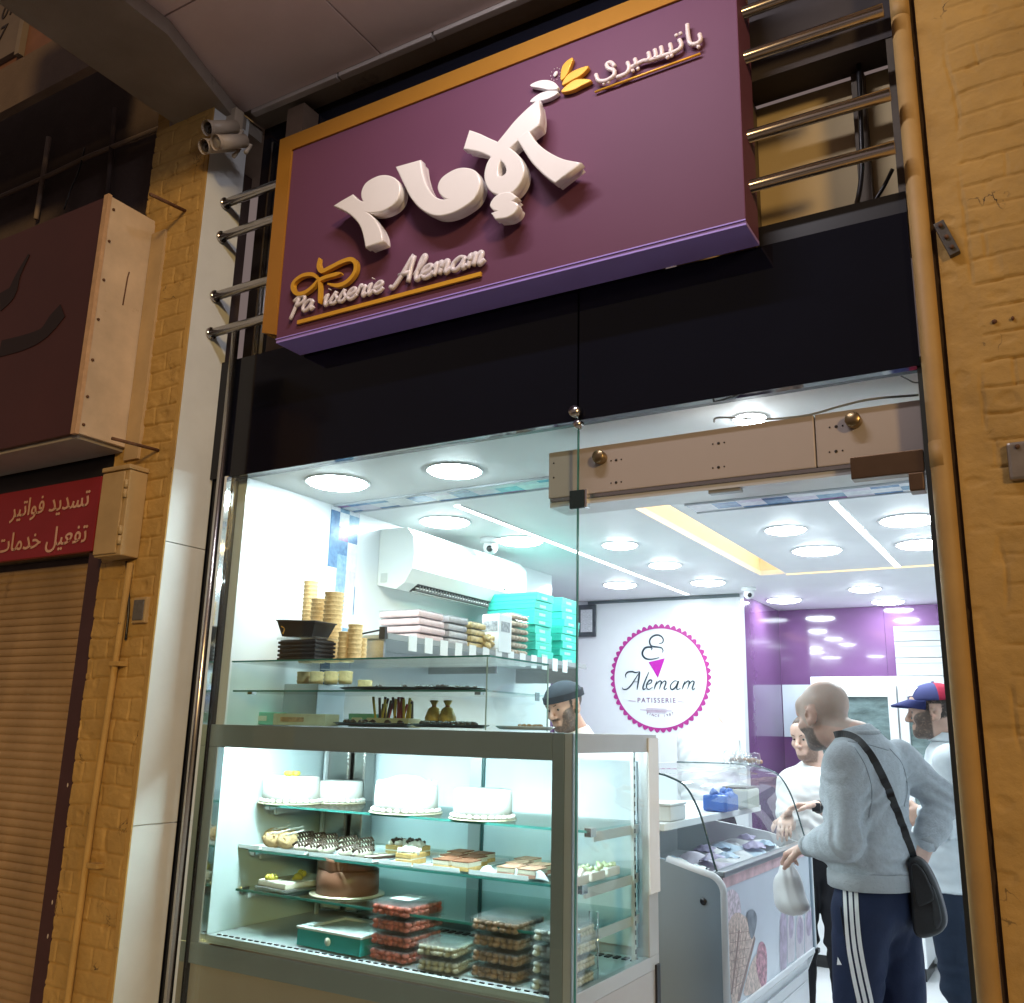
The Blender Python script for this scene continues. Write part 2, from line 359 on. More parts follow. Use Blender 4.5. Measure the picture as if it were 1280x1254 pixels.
# painted drain pipe at the right edge of the opening
t = thing('drain_pipe', 'round ochre painted pipe running up the edge of the wide pillar', 'pipe', (-0.232, -0.01, 0))
MB().tube([(0, 0, 0.0), (0.001, 0, 2.35), (-0.001, 0.0, 4.33)], 0.0265, 20).build('pipe', mat('pipe_paint', (0.45, 0.28, 0.10), 0.6, var=0.12, vs=6, dark=(0.25, 0.15, 0.08), ds=9, dt=0.68), t)
for z in (0.9, 2.33, 3.72): MB().tube([(0, 0, z - .035), (0, 0, z + .035)], 0.0269, 20).build('coupling', _M['pipe_paint'], t)
gs = MB().box(-0.206, -0.1915, 0.004, 0.10, 0.0, 4.33).build('gap_shade_strip', mat('gap_shade', (0.05, 0.03, 0.018), 0.9, var=0.2)); tag(gs, 'dark strip standing for shade in the gap between the ochre pipe and the wide pillar', 'gap strip')  # dark strip added for the gap's shade, keeps shop light from leaking through
# jamb frame behind it
tag(box('door_jamb', mat('jamb_metal', (0.10, 0.11, 0.10), 0.35, 0.8, var=0.05), -0.272, -0.2595, 0.012, 0.075, 0.12, 2.60), 'thin dark metal jamb of the doorway beside the ochre pipe', 'jamb')
tag(box('reveal_wall', WHITEP, -0.255, 0.45, 0.405, 0.50, 0.12, 2.62), 'white inner side wall hidden beside the doorway', 'wall')

# ------------------------------------------------------------------ shop front above the opening
t = thing('fascia_panel', 'black glass fascia across the shop front below the purple sign', 'fascia', (-1.65, 0, 2.59))
MB().box(-3.045, -1.306, 0.0, 0.03, 2.592, 3.118).build('panel', BLACKG, t, (-1.65, 0, 2.59))
MB().box(-1.299, -0.262, 0.0, 0.03, 2.592, 3.060).build('panel', BLACKG, t, (-1.65, 0, 2.59))
MB().box(-0.69, -0.262, 0.004, 0.05, 3.0605, 3.128).build('top_trim', mat('black_trim', (0.012, 0.012, 0.015), 0.4, var=0.1), t, (-1.65, 0, 2.59))
MB().box(-3.045, -0.262, 0.031, 0.06, 2.594, 3.05).build('backing', BLACKP, t, (-1.65, 0, 2.59))
tag(box('side_glass_strip', BLACKG, -3.048, -2.905, 0.02, 0.05, 0.0, 2.588), 'narrow black glass strip between the marble and the steel pole', 'glass panel')
p = thing('steel_pole', 'slim stainless steel pole standing left of the shop window', 'pole', (-2.945, -0.012, 0))
MB().tube([(0, 0, 0), (0, 0, 3.27)], 0.0165, 18).build('tube', STEEL, p)
MB().lathe([(0.0, 0.0), (0.034, 0.0), (0.034, 0.012), (0.018, 0.016)], (0, 0, 0.0), 20).build('base_flange', STEEL, p)
MB().box(0.026, 0.040, -0.004, 0.020, 0.12, 2.59).build('glass_channel', CHROME, p)
# recess behind the rails
UPD = mat('navy_glass', (0.012, 0.013, 0.022), 0.10, var=0.0, coat=0.2)
BEI = mat('beige_board', (0.60, 0.47, 0.26), 0.7, var=0.07, vs=2, bump=0.05)
u = thing('recessed_front', 'dark recessed upper front behind the steel rails and sign', 'upper front', (-1.65, 0.1, 3.12))
def up(nm, m, *b): return MB().box(*b).build(nm, m, u, (-1.65, 0.1, 3.12))
up('dark_panel', UPD, -3.048, -1.05, 0.13, 0.16, 3.12, 4.6)
up('board', BEI, -1.040, -0.20, 0.24, 0.27, 3.05, 3.72)
up('lintel', mat('dark_lintel', (0.05, 0.04, 0.04), 0.7, var=0.2), -1.040, -0.20, 0.10, 0.23, 3.725, 4.6)
up('post', mat('dark_post', (0.10, 0.075, 0.05), 0.6, var=0.2), -0.80, -0.735, 0.15, 0.235, 3.05, 3.720)
up('post', _M['dark_post'], -0.29, -0.262, 0.10, 0.235, 3.05, 3.72)
up('post', mat('brown_post', (0.16, 0.11, 0.08), 0.6, var=0.2), -2.80, -2.70, 0.03, 0.125, 3.12, 4.32)
up('bar', STEEL, -2.965, -2.955, 0.105, 0.125, 3.12, 4.25)
up('post', _M['dark_post'], -0.415, -0.375, 0.20, 0.236, 3.05, 3.71)
for k, pts in enumerate(([(-0.385, .18, 3.72), (-0.39, .17, 3.5), (-0.40, .16, 3.3), (-0.43, .12, 3.13)], [(-0.30, .09, 3.26), (-0.34, .1, 3.2), (-0.41, .12, 3.13)])):
    c = MB().tube([tuple(q) for q in crom(pts, 5)], 0.008 if k == 0 else 0.006, 8).build('loose_cable', BLACKP); tag(c, ['thick dark cable hanging down the beige board behind the rails', 'thin dark cable bowing from the pipe to the black trim'][k], 'cable')

# four stainless rails run behind the sign from pilaster to pipe
for z, lb in ((3.222, 'lowest steel rail running behind the purple sign'), (3.395, 'second steel rail from the bottom behind the sign'), (3.680, 'third steel rail from the bottom behind the sign'), (3.845, 'topmost steel rail running behind the purple sign')):
    r = thing('steel_rail', lb, 'rail', (-3.024, -0.080, z), 'steel rails behind the sign')
    MB().tube([(0, 0, 0), (2.754, 0, 0.0)], 0.0195, 18).build('tube', RAILM, r)
    MB().tube([(2.30, 0, 0), (2.34, 0, 0)], 0.0225, 18).build('collar', RAILM, r)
    MB().tube([(0, 0, 0), (0.010, 0, 0)], 0.026, 18).build('wall_flange', RAILM, r)

# ------------------------------------------------------------------ canopy soffit and overhead beams
t = thing('canopy', 'dim panelled canopy soffit overhanging the purple shop sign', 'canopy', (-1.3, -0.7, 4.33))
o3 = (-1.3, -0.7, 4.33)
for i, (xa, xb) in enumerate(((-3.02, -2.22), (-2.214, -1.42), (-1.414, -0.62), (-0.614, 0.8))):
    for j, (ya, yb) in enumerate(((-0.62, -0.035), (-1.25, -0.626))):
        MB().box(xa, xb, ya, yb, 4.335, 4.36, 0.003).build('soffit_panel', SOFF, t, o3)
for xa, xb in ((-2.97, -2.46), (-2.45, -1.96), (-1.95, -1.45), (-1.44, 0.6)):
    MB().box(xa, xb, -0.033, 0.0, 4.318, 4.345, 0.004).build('edge_trim', mat('trim_pale', (0.50, 0.45, 0.42), 0.4, var=0.1), t, o3)
MB().box(-3.05, 0.8, -1.32, -1.255, 4.30, 4.75).build('front_board', CONC, t, o3)
MB().box(-3.05, 6.0, -1.25, 0.4, 4.362, 4.5).build('deck', CONC, t, o3)
MB().box(-6.5, 6.0, 0.16, 0.5, 4.36, 7.0).build('upper_wall', CONC, t, o3)
# concrete beam over the left pillar
b = MB().prism([(-3.42, 0.10), (-3.03, 0.10), (-3.025, -0.03), (-2.84, -0.60), (-2.84, -1.32), (-3.28, -1.32), (-3.28, -0.20), (-3.42, -0.18)], 0, 'z', 4.265, 4.333).build('concrete_beam', CONC)
tag(b, 'grey concrete beam jutting out above the narrow stone pillar', 'beam')
# neighbour's fascia and old sign board in the top left corner
def pl(px, py, y): return at(px, py, y=y)
b = MB(); a = pl(150, 75, -0.55); a2 = pl(118, 34, -0.55)
b.box(-7.0, -3.285, -0.59, -0.55, float(a[2]), float(a2[2])).build('fascia_beam', mat('brown_fascia', (0.155, 0.11, 0.085), 0.8, var=0.2, vs=3, bump=0.2), None)  # plain dark brown beam colour, randomly mottled
tag(bpy.data.objects['fascia_beam'], 'brown fascia beam above the dark neighbouring shop', 'fascia')
t = thing('old_signboard', 'reddish old sign board with painted numerals high in the corner', 'sign', (-4.4, -0.59, float(a2[2])))
zb = float(a2[2])
o3 = (-4.4, -0.59, zb)
nx_ = float(pl(20, 60, -0.60)[0])
MB().box(-7.0, -3.30, -0.575, -0.55, zb + 0.012, zb + 0.7).build('board', mat('red_board', (0.20, 0.095, 0.065), 0.7, var=0.15), t, o3)
MB().box(-7.0, nx_, -0.60, -0.576, zb + 0.05, zb + 0.7).build('number_panel', mat('tan_panel', (0.17, 0.135, 0.12), 0.7, var=0.15), t, o3)
MB().box(nx_ + 0.002, nx_ + 0.035, -0.605, -0.576, zb + 0.02, zb + 0.7).build('rim', mat('tan_rim', (0.22, 0.18, 0.15), 0.6, var=0.1), t, o3)
DK = mat('dark_ink', (0.02, 0.012, 0.012), 0.6, var=0)
for s_, px, py, sz in (('013', 0, 26, 0.11), ('47', -14, 60, 0.12)):
    q = pl(px, py, -0.602); text_mesh('numerals', s_, sz, DK, Matrix.Translation((4.4, 0.59, -zb)) @ facing(q[0], q[1], q[2]), t, 0.002, shear=0.25)

# dark recess and wall of the neighbour above its sign box, with conduits
NBW = mat('dark_wall', (0.09, 0.065, 0.06), 0.85, var=0.25, vs=3, bump=0.2)  # even dark brown with random mottling
nb = MB().box(-7.0, -3.407, -0.10, 0.4, 2.262, 6.0).build('neighbour_wall', NBW); tag(nb, 'dark wall of the neighbouring shop above its sign box', 'wall')
for pts, r, lb in (([(0, 246), (60, 220), (108, 197), (200, 160)], 0.012, 'pale conduit sloping along the dark wall beside the narrow pillar'), ([(61, 172), (54, 220), (45, 274)], 0.013, 'short upright pale conduit crossing the long one on the dark wall'), ([(144, 136), (139, 190), (134, 245)], 0.012, 'faint dark conduit on the dark wall beside the pillar')):
    m = MB().tube([tuple(at(px, py, y=-0.125)) for px, py in pts], r, 10).build('conduit_pipe', mat('conduit_grey', (0.32, 0.25, 0.21), 0.6, var=0.15) if 'faint' not in lb else NBW); tag(m, lb, 'conduit')
m = MB().tube([tuple(p_) for p_ in crom([tuple(at(px, py, y=-0.13)) for px, py in ((106, 185), (98, 215), (88, 238), (80, 262))], 5)], 0.004, 6).build('loose_wire', BLACKP); tag(m, 'thin dark wire dangling below the long sloping conduit', 'wire')

# neighbour's sign box
o3 = (-4.4, -0.30, 2.72); sx = -3.332
t = thing('shop_sign_box', 'deep dark red sign box with a pale side above the red banner', 'sign box', o3)
MB().box(-7.0, sx - 0.022, -0.430, -0.410, 2.72, 3.785).build('front_face', mat('dark_red_face', (0.060, 0.016, 0.014), 0.5, var=0.12, vs=2), t, o3)
sd = MB().box(sx - 0.022, sx, -0.420, -0.189, 2.72, 3.785, 0.002).build('side_panel', BEIGEM, t, o3)
MB().box(sx - 0.026, sx + 0.004, -0.438, -0.4205, 2.715, 3.79).build('corner_trim', mat('peach_trim', (0.55, 0.35, 0.2), 0.5, var=0.15, vs=20), t, o3)
MB().box(-7.0, sx - 0.022, -0.41, -0.189, 2.705, 2.72).build('underside', mat('grey_sheet', (0.36, 0.33, 0.30), 0.6, var=0.1), t, o3)
MB().box(-7.0, sx - 0.022, -0.41, -0.189, 3.785, 3.80).build('top_sheet', DARKM, t, o3)
for z in (2.76, 2.88, 3.04, 3.22, 3.40, 3.58, 3.73): MB().tube([(sx + 0.0005, -0.405, z), (sx + 0.006, -0.405, z)], 0.006, 8).build('rivet', RUST, sd, o3)
MB().tube([(sx + .0005, -0.30, 3.33), (sx + 0.001, -0.295, 3.46), (sx + .0005, -0.29, 3.49)], 0.003, 6).build('scratch', RUST, t, o3)
DK2 = mat('faded_black_paint', (0.014, 0.006, 0.006), 0.6, var=0)
for pts, wd in (([(0, 436), (30, 428), (52, 418), (66, 402), (78, 388)], [.08, .075, .065, .09, .08]), ([(0, 378), (14, 366), (22, 345), (36, 318)], [.10, .08, .04, .015])):
    MB().ribbon([tuple(p_) for p_ in crom([tuple(at(px, py, y=-0.433)) for px, py in pts], 4)], list(np.interp(np.linspace(0, 1, (len(pts) - 1) * 4 + 1), np.linspace(0, 1, len(pts)), wd)), (0, -1, 0), 0.002).build('painted_mark', DK2, t, o3)
fl = MB().box(sx + 0.006, -3.238, -0.206, -0.186, 2.66, 3.715).build('flashing_strip', mat('tan_strip', (0.48, 0.34, 0.18), 0.6, var=0.12)); tag(fl, 'flat tan strip filling the gap between sign box and stonework', 'strip')

# red banner, shutter, guide rail
o3 = (-4.2, -0.2, 2.45)
t = thing('red_banner_sign', 'red sign with two lines of pale lettering above the rolled shutter', 'sign', o3)
MB().box(-7.0, -3.462, -0.20, -0.175, 2.287, 2.612, 0.003).build('board', mat('banner_red', (0.26, 0.014, 0.02), 0.45, var=0.05), t, o3)
TANL = mat('pale_lettering', (0.66, 0.40, 0.30), 0.5, var=0.04)
def arabic(chars): return ''.join(reversed(chars))  # visual order, joined forms already chosen
l1 = arabic('\ufe97\ufeb4\ufeaa\ufef3\ufeaa \ufed3\ufeee\ufe8d\ufe97\ufef4\ufeae')
l2 = arabic('\ufe97\ufed4\ufecc\ufef4\ufede \ufea7\ufeaa\ufee3\ufe8e\ufe95')
for s_, px, py, sz in ((l1, 111, 632, 0.112), (l2, 108, 677, 0.118)):
    q = at(px, py, y=-0.203); text_mesh('lettering', s_, sz, TANL, Matrix.Translation((4.2, 0.2, -2.45)) @ facing(q[0], q[1], q[2]), t, 0.001, offset=0.0008, align='RIGHT')
shz = 0.034
def shut(i, j):
    z = 0.0 + 2.285 * j; ph = (z / shz) % 1.0
    return (-7.0 + (7.0 - 3.505) * i, -0.085 - 0.010 * abs(math.sin(math.pi * ph)) ** 0.7, z)
m = MB().grid(shut, 1, 540, False).build('roller_shutter', SHUT); m['label'] = 'closed tan roller shutter with fine horizontal slats'; m['category'] = 'shutter'
md = m.modifiers.new('solid', 'SOLIDIFY'); md.thickness = 0.004
gr = thing('shutter_guide', 'dark maroon metal guide rail at the edge of the rolled shutter', 'guide rail', (-3.41, -0.12, 0))
MB().box(-0.090, 0.0, -0.065, 0.06, 0.0, 2.285, 0.003).build('rail', DARKM, gr)
for z in (0.80, 0.92, 1.35): MB().ell((-0.03, -0.0655, z), (0.004, 0.002, 0.009), 8).build('paint_chip', mat('chip', (0.5, 0.42, 0.34), 0.7, var=0), gr)
bb = box('recess_shade_block', BLACKP, -7.0, -3.408, -0.174, -0.101, 2.287, 2.704); tag(bb, 'black block standing for the dark void under the sign box above the red banner', 'recess')  # solid black block stands for the shade inside this recess

# electrical box, conduit, vent on the narrow pillar
t = thing('electrical_box', 'tan painted electrical box on the narrow pillar beside the red banner', 'electrical box', (-3.25, -0.235, 2.235))
BX = mat('box_paint', (0.46, 0.32, 0.15), 0.5, var=0.1, vs=8, dark=(0.3, 0.2, 0.1), ds=8, dt=0.7)
MB().box(-0.082, 0.082, -0.045, 0.04, 0.0, 0.350, 0.004).build('body', BX, t)
MB().box(-0.088, 0.088, -0.055, 0.04, 0.352, 0.372, 0.006).build('lid', BX, t)
dr = MB().box(-0.078, 0.060, -0.054, -0.0455, 0.008, 0.345, 0.004).build('door', BX, t)
for z in (0.06, 0.10, 0.25, 0.29): MB().tube([(0.072, -0.050, z - 0.017), (0.072, -0.050, z + 0.017)], 0.008, 10).build('hinge', BX, dr)
t = thing('wall_conduit', 'ochre painted conduit running down the narrow stone pillar', 'conduit', (0, 0, 0))
cp = [at(163, 704, y=-0.212), at(150, 790, y=-0.212), at(117, 1010, y=-0.212), at(84, 1254, y=-0.212)]; cp.append(np.array([cp[-1][0], cp[-1][1], 0.0]))
MB().tube([tuple(q) for q in cp], 0.013, 12).build('pipe', BRICKP, t)
for k, (px, py) in enumerate(((146, 830), (118, 1082))):
    q = at(px, py, y=-0.212); MB().box(q[0] - 0.026, q[0] + 0.036, -0.230, -0.186, q[2] - 0.009, q[2] + 0.009, 0.003).build('clamp', BRICKP, t)
c = MB().tube([tuple(p_) for p_ in crom([tuple(at(px, py, y=-0.202)) for px, py in ((158, 702), (160, 730), (161, 760), (157, 800))], 5)], 0.005, 6).build('black_wire', BLACKP); tag(c, 'thin black wire falling from the electrical box', 'wire')
q = at(177, 763, y=-0.20)
v = thing('wall_vent', 'small square grey vent plate on the narrow pillar', 'vent', tuple(q))
MB().box(-0.038, 0.038, -0.012, 0.015, -0.050, 0.050, 0.003).build('frame', BX, v)
MB().box(-0.028, 0.028, -0.018, -0.0125, -0.039, 0.039).build('grille', mat('vent_grey', (0.12, 0.11, 0.10), 0.7, var=0.2, vs=60), v)
def rod(pts, r, lb, m=RUST):
    k = MB().tube([tuple(p_) for p_ in pts], r, 8).build('iron_rod', m); return tag(k, lb, 'rod')
rod([tuple(at(188, 243, y=-0.40)), tuple(at(232, 264, y=-0.19))], 0.008, 'short rusty rod sticking out of the stonework above the sign box')
rod([tuple(at(140, 548, y=-0.40)), tuple(at(198, 563, y=-0.19))], 0.007, 'rusty rod under the sign box reaching the stonework')
q = at(1184, 300, y=-0.01)
br = thing('iron_bracket', 'flat dark iron bracket fixed at a slant on the wide pillar', 'bracket', tuple(q))
R_ = Matrix.Rotation(math.radians(-18), 3, 'Y')
MB().box(-0.014, 0.014, -0.016, 0.004, -0.055, 0.055, 0.002, R_).build('strap', mat('dull_iron', (0.10, 0.09, 0.08), 0.55, 0.5, var=0.2, vs=40), br)
for z in (-0.035, 0.0, 0.04): MB().tube([tuple(R_ @ Vector((0, -0.014, z))), tuple(R_ @ Vector((0, -0.022, z)))], 0.006, 8).build('bolt', RUST, br)
q = at(1274, 577, y=-0.01)
pb = thing('metal_plate', 'bare metal plate with rounded corners on the wide pillar', 'plate', tuple(q))
MB().box(-0.025, 0.05, -0.014, 0.004, -0.05, 0.05, 0.012).build('plate', mat('plate_metal', (0.32, 0.28, 0.24), 0.4, 0.7, var=0.15, vs=20), pb)
MB().tube([(0.0, -0.013, 0.035), (0.0, -0.018, 0.035)], 0.006, 10).build('screw', RUST, pb)
for px, py, sx in ((1243, 402, 1), (1266, 398, 0.6)):
    q = at(px, py, y=-0.008); h_ = MB().ell(tuple(q), (0.007 * sx, 0.006, 0.006), 10).build('drill_hole_plug', RUST); tag(h_, 'rusty plug in the wide pillar, %s of a close pair' % ('larger' if sx == 1 else 'smaller'), 'plug')

# cameras on the pilaster top
JB = mat('cream_plastic', (0.52, 0.44, 0.34), 0.45, var=0.06)
q = at(286, 158, y=-0.10)
j = thing('junction_box', 'cream junction box at the top of the marble strip', 'junction box', tuple(q))
MB().box(-0.05, 0.06, -0.02, 0.03, -0.06, 0.07, 0.006).build('body', JB, j)
MB().tube([(0.02, -0.01, -0.062), (0.08, -0.02, -0.085)], 0.012, 10).build('gland', JB, j)
for (px, py, lb) in ((261, 160, 'upper bullet camera under the concrete beam by the junction box'), (257, 183, 'lower left bullet camera under the junction box'), (272, 178, 'bullet camera with a lens painted pale to look lit nearest the junction box')):
    q = at(px, py, y=-0.27)
    c = thing('security_camera', lb, 'security camera', tuple(q), 'bullet cameras on the marble strip')
    d = Vector((-0.10, -0.80, -0.50)).normalized(); rr = 0.030
    MB().tube([(0, 0, 0), tuple(-d * 0.15)], rr, 20).build('barrel', JB, c)
    MB().tube([tuple(d * 0.012), tuple(-d * 0.004)], rr + 0.003, 20, False).build('hood', JB, c)
    MB().tube([tuple(d * 0.003), tuple(-d * 0.002)], rr - 0.006, 20).build('lens', mat('lens_black', (0.01, 0.008, 0.008), 0.08, var=0) if 'lit' not in lb else mat('lens_pale', (0.5, 0.47, 0.42), 0.15, var=0), c)  # pale lens colour imitates a lit lens
    MB().tube([tuple(-d * 0.12), tuple(-d * 0.12 + Vector((0.02, 0.05, 0.0))), (0.04, 0.12, 0.01)], 0.010, 8).build('bracket', JB, c)
# kerb column that shows as a reflection in the black glass
kc = thing('kerb_column', 'square stone column at the kerb, mirrored in the black glass', 'column', (-5.45, -2.75, 0))
MB().box(-0.22, 0.22, -0.22, 0.22, 0.12, 4.1, 0.01).build('shaft', BRICKP, kc)
MB().box(-0.27, 0.27, -0.27, 0.27, 0.0, 0.119, 0.01).build('base', CONC, kc)
MB().box(-0.28, 0.28, -0.28, 0.28, 4.101, 4.3, 0.01).build('capital', CONC, kc)

# ------------------------------------------------------------------ the purple shop sign
SO = (-1.65, -0.15, 3.07)
sg = thing('shop_sign', 'big purple lightbox sign with white raised Arabic lettering and gold border', 'sign', SO)
MB().box(-2.556, -0.681, -0.150, -0.012, 3.0705, 3.918, 0.003).build('face', SIGNP, sg, SO)
MB().box(-2.556, -0.681, -0.1485, -0.011, 3.058, 3.0700).build('underside', SIGNU, sg, SO)
MB().prism([(-2.630, 3.115), (-2.5565, 3.092), (-2.5565, 3.9185), (-0.681, 3.9185), (-0.681, 3.990), (-2.630, 3.990)], 0, 'y', -0.158, -0.02).build('gold_border', GOLDM, sg, SO)
MB().box(-2.556, -0.681, -0.1535, -0.1505, 3.0705, 3.0745).build('edge_line', SIGNU, sg, SO)
def shift(o, off=SO):
    o.data.transform(Matrix.Translation((-off[0], -off[1], -off[2]))); return o
def crop(x0, y0, s): return lambda u, v: (x0 + u / s, y0 + v / s)
def outline(secs, f, y, n=6):
    """closed outline made of smooth sections that meet at corners; px of a crop -> (x, z) on the plane y"""
    out = []
    for s_ in secs:
        c = crom(s_, n) if len(s_) > 2 else [np.array(q, float) for q in s_]
        out += [tuple(q) for q in c[:-1]]
    r = []
    for u, v in out:
        q = at(*f(u, v), y=y); r.append((float(q[0]), float(q[2])))
    return r
f1 = crop(400, 120, 1280 / 340)
LY = -0.212
big = [
 [[[(85, 525), (120, 503), (165, 478)], [(165, 478), (190, 502), (222, 513)], [(222, 513), (210, 480), (213, 452), (230, 422), (265, 399), (305, 387), (345, 393), (375, 415), (385, 450), (375, 490), (350, 522), (310, 545), (265, 555), (218, 553)], [(218, 553), (255, 580), (280, 615), (297, 655), (301, 690)], [(301, 690), (230, 717)], [(230, 717), (220, 665), (205, 620), (180, 585), (140, 552), (85, 525)]]],
 [[[(375, 347), (482, 318)], [(482, 318), (490, 370), (508, 430), (540, 480), (580, 502), (628, 499)], [(628, 499), (595, 485), (573, 455), (573, 425), (595, 392), (650, 360), (700, 355), (740, 370), (760, 405), (757, 445), (735, 490), (695, 525), (640, 555), (580, 570), (530, 562), (480, 530), (440, 480), (410, 420), (375, 347)]]],
 [[[(718, 180), (693, 258)], [(693, 258), (760, 271), (822, 296)], [(822, 296), (800, 335), (790, 385), (800, 430), (825, 462), (865, 475), (910, 465), (945, 430), (965, 385), (967, 350), (955, 315), (930, 285), (900, 262)], [(900, 262), (930, 232), (980, 195), (1038, 150)], [(1038, 150), (1043, 100), (1035, 38)], [(1035, 38), (985, 80), (930, 135), (885, 190), (848, 235)], [(848, 235), (800, 214), (760, 195), (718, 180)]],
  [[(862, 308), (850, 340), (846, 375), (853, 393), (871, 393), (889, 378), (893, 355), (882, 330), (862, 308)]]],
 [[[(945, 215), (990, 182)], [(990, 182), (1025, 235), (1080, 280), (1150, 315), (1228, 332)], [(1228, 332), (1120, 418)], [(1120, 418), (1075, 385), (1020, 330), (980, 272), (945, 215)]]],
 [[[(832, 546), (818, 525), (838, 492), (870, 475), (905, 472), (933, 490)], [(933, 490), (903, 512)], [(903, 512), (932, 520), (940, 535), (925, 562), (890, 582), (842, 588)], [(842, 588), (828, 566)], [(828, 566), (856, 556), (832, 546)]]],
]
for k, g in enumerate(big):
    loops = [outline(lp if isinstance(lp[0], list) else [lp], f1, LY, 5) for lp in (g if k == 2 else g)] if k != 2 else [outline(g[0], f1, LY, 5), outline(g[1], f1, LY, 5)]
    dy = -0.001 * k
    o = curve_mesh('arabic_letter', loops, LETW, sg, 0.012, 0.005, LY + dy, 2); shift(o)
    # return behind the face, white stands for light caught by its chrome
    r_ = curve_mesh('letter_return', loops, LETW, o, 0.010, 0.0, LY + 0.0285 + dy, 0); shift(r_)
f2 = crop(650, 20, 1280 / 240)
def stroke(nm, pts, r, m, f, y, par, n=5, off=SO, close=False):
    P = crom(pts, n) if len(pts) > 2 else pts
    return MB().tube([tuple(at(*f(*p), y=y)) for p in P], r, 10).build(nm, m, par, off)
PKW = mat('letter_pinkish', (0.80, 0.68, 0.66), 0.3, var=0.03)
word = [[(1196, 122), (1204, 160), (1178, 186), (1140, 188), (1126, 160), (1118, 105), (1115, 58)],
        [(1062, 160), (1076, 190), (1066, 218), (1035, 238), (1000, 252), (940, 272), (870, 295), (820, 302), (770, 328), (728, 352)],
        [(1000, 188), (1007, 222), (1003, 248)], [(940, 207), (947, 245), (940, 270)], [(898, 226), (906, 262), (900, 285)], [(856, 246), (864, 280), (850, 298)], [(766, 288), (774, 318), (765, 330)],
        [(716, 312), (728, 345), (708, 384), (645, 412)],
        [(634, 340), (606, 312), (578, 326), (590, 352), (628, 366), (622, 402), (574, 432), (524, 432), (506, 392)]]
wp = None
ar = MB()
for i, s_ in enumerate(word):
    P = crom(s_, 5); ar.tube([tuple(at(*f2(*p), y=-0.166 - 0.0006 * i)) for p in P], 0.0074, 10)
for u, v in ((1190, 207), (1042, 130), (1070, 118), (984, 277), (1011, 266), (752, 366), (786, 352), (560, 452), (590, 443)):
    q = at(*f2(u, v), y=-0.167); ar.ell(tuple(q), (0.0068, 0.006, 0.0068), 10)
ar.build('arabic_word', PKW, sg, SO)
MB().tube([tuple(at(*f2(500, 508), y=-0.160)), tuple(at(*f2(1203, 252), y=-0.160))], 0.0042, 8).build('gold_underline', GOLDL, sg, SO)
WH = mat('sign_white', (0.85, 0.84, 0.84), 0.35, var=0.02)
for lf, m_ in (([(75, 470), (130, 441), (190, 437), (235, 455), (255, 487), (200, 495), (140, 484)], WH), ([(75, 577), (118, 536), (180, 511), (255, 515), (205, 550), (150, 567)], WH),
               ([(352, 288), (300, 325), (280, 375), (280, 432), (312, 400), (335, 345)], GOLDL), ([(457, 343), (370, 370), (315, 410), (288, 464), (350, 432), (415, 395)], GOLDL), ([(474, 436), (390, 430), (330, 460), (282, 510), (350, 500), (412, 470)], GOLDL)):
    c_ = crom(lf, 5, True); o = curve_mesh('leaf', [[(float(at(*f2(*p), y=-0.165)[0]), float(at(*f2(*p), y=-0.165)[2])) for p in c_]], m_, sg, 0.007, 0.002, -0.162); shift(o)
d_ = MB(); q = at(*f2(237, 388), y=-0.155); d_.ell(tuple(q), (0.008, 0.005, 0.011), 12, 0, Matrix.Rotation(0.5, 3, 'Y'))
for k in range(10):
    a_ = 2 * math.pi * k / 10; d_.ell((q[0] + 0.019 * math.cos(a_), q[1], q[2] + 0.024 * math.sin(a_)), (0.0016, 0.0016, 0.0016), 6)
d_.build('blossom', WH, sg, SO)
f3 = crop(340, 290, 1280 / 300)
GLY = {
 'a': (1.0, [[(.78, .85), (.45, 1.0), (.12, .7), (.08, .25), (.3, .0), (.6, .25), (.82, .95), (.74, .4), (.84, .02), (1.05, .25)]]),
 'e': (.8, [[(.08, .4), (.45, .5), (.65, .8), (.45, 1.0), (.15, .75), (.1, .3), (.35, .0), (.65, .1), (.85, .35)]]),
 'i': (.55, [[(.05, .6), (.25, 1.0), (.2, .4), (.3, .0), (.58, .3)], [(.30, 1.42), (.32, 1.5)]]),
 's': (.68, [[(.0, .15), (.38, 1.08), (.36, .75), (.62, .35), (.42, .0), (.08, .08)]]),
 'r': (.8, [[(.0, .3), (.22, 1.12), (.35, .88), (.62, .92), (.54, .3), (.64, .0), (.85, .25)]]),
 'l': (.5, [[(.05, .4), (.5, 1.5), (.45, 1.95), (.28, 1.6), (.2, .4), (.35, .0), (.6, .3)]]),
 'm': (1.2, [[(.0, .6), (.15, 1.0), (.16, .5), (.12, .0)], [(.14, .5), (.4, 1.0), (.52, .8), (.48, .0)], [(.5, .5), (.76, 1.0), (.9, .8), (.86, .15), (.96, .0), (1.2, .3)]]),
 'P': (.95, [[(.40, 1.5), (.30, .6), (.15, -.55)], [(.0, 1.25), (.4, 1.65), (.88, 1.5), (.82, 1.0), (.32, .72)]]),
 'A': (1.3, [[(-.1, .0), (.12, -.15), (.45, .6), (.95, 2.2), (1.0, 1.1), (1.06, .0)], [(.3, .75), (1.05, .85)]]),
}
def script(txt, O, ux, vy, f, y, r, m, nm, par, off, n=4, plane=None):
    mb = MB(); u0 = 0.0; k = 0
    for ch in txt:
        wd, ss = GLY[ch]
        for s_ in ss:
            P = crom(s_, n) if len(s_) > 2 else [np.array(q) for q in s_]
            pts = [(O[0] + (u0 + p[0]) * ux[0] + p[1] * vy[0], O[1] + (u0 + p[0]) * ux[1] + p[1] * vy[1]) for p in P]
            mb.tube([tuple(at(*f(*p), y=y - 0.0006 * (k % 5))) for p in pts], r, 8); k += 1
        u0 += wd
    return mb.build(nm, m, par, off)
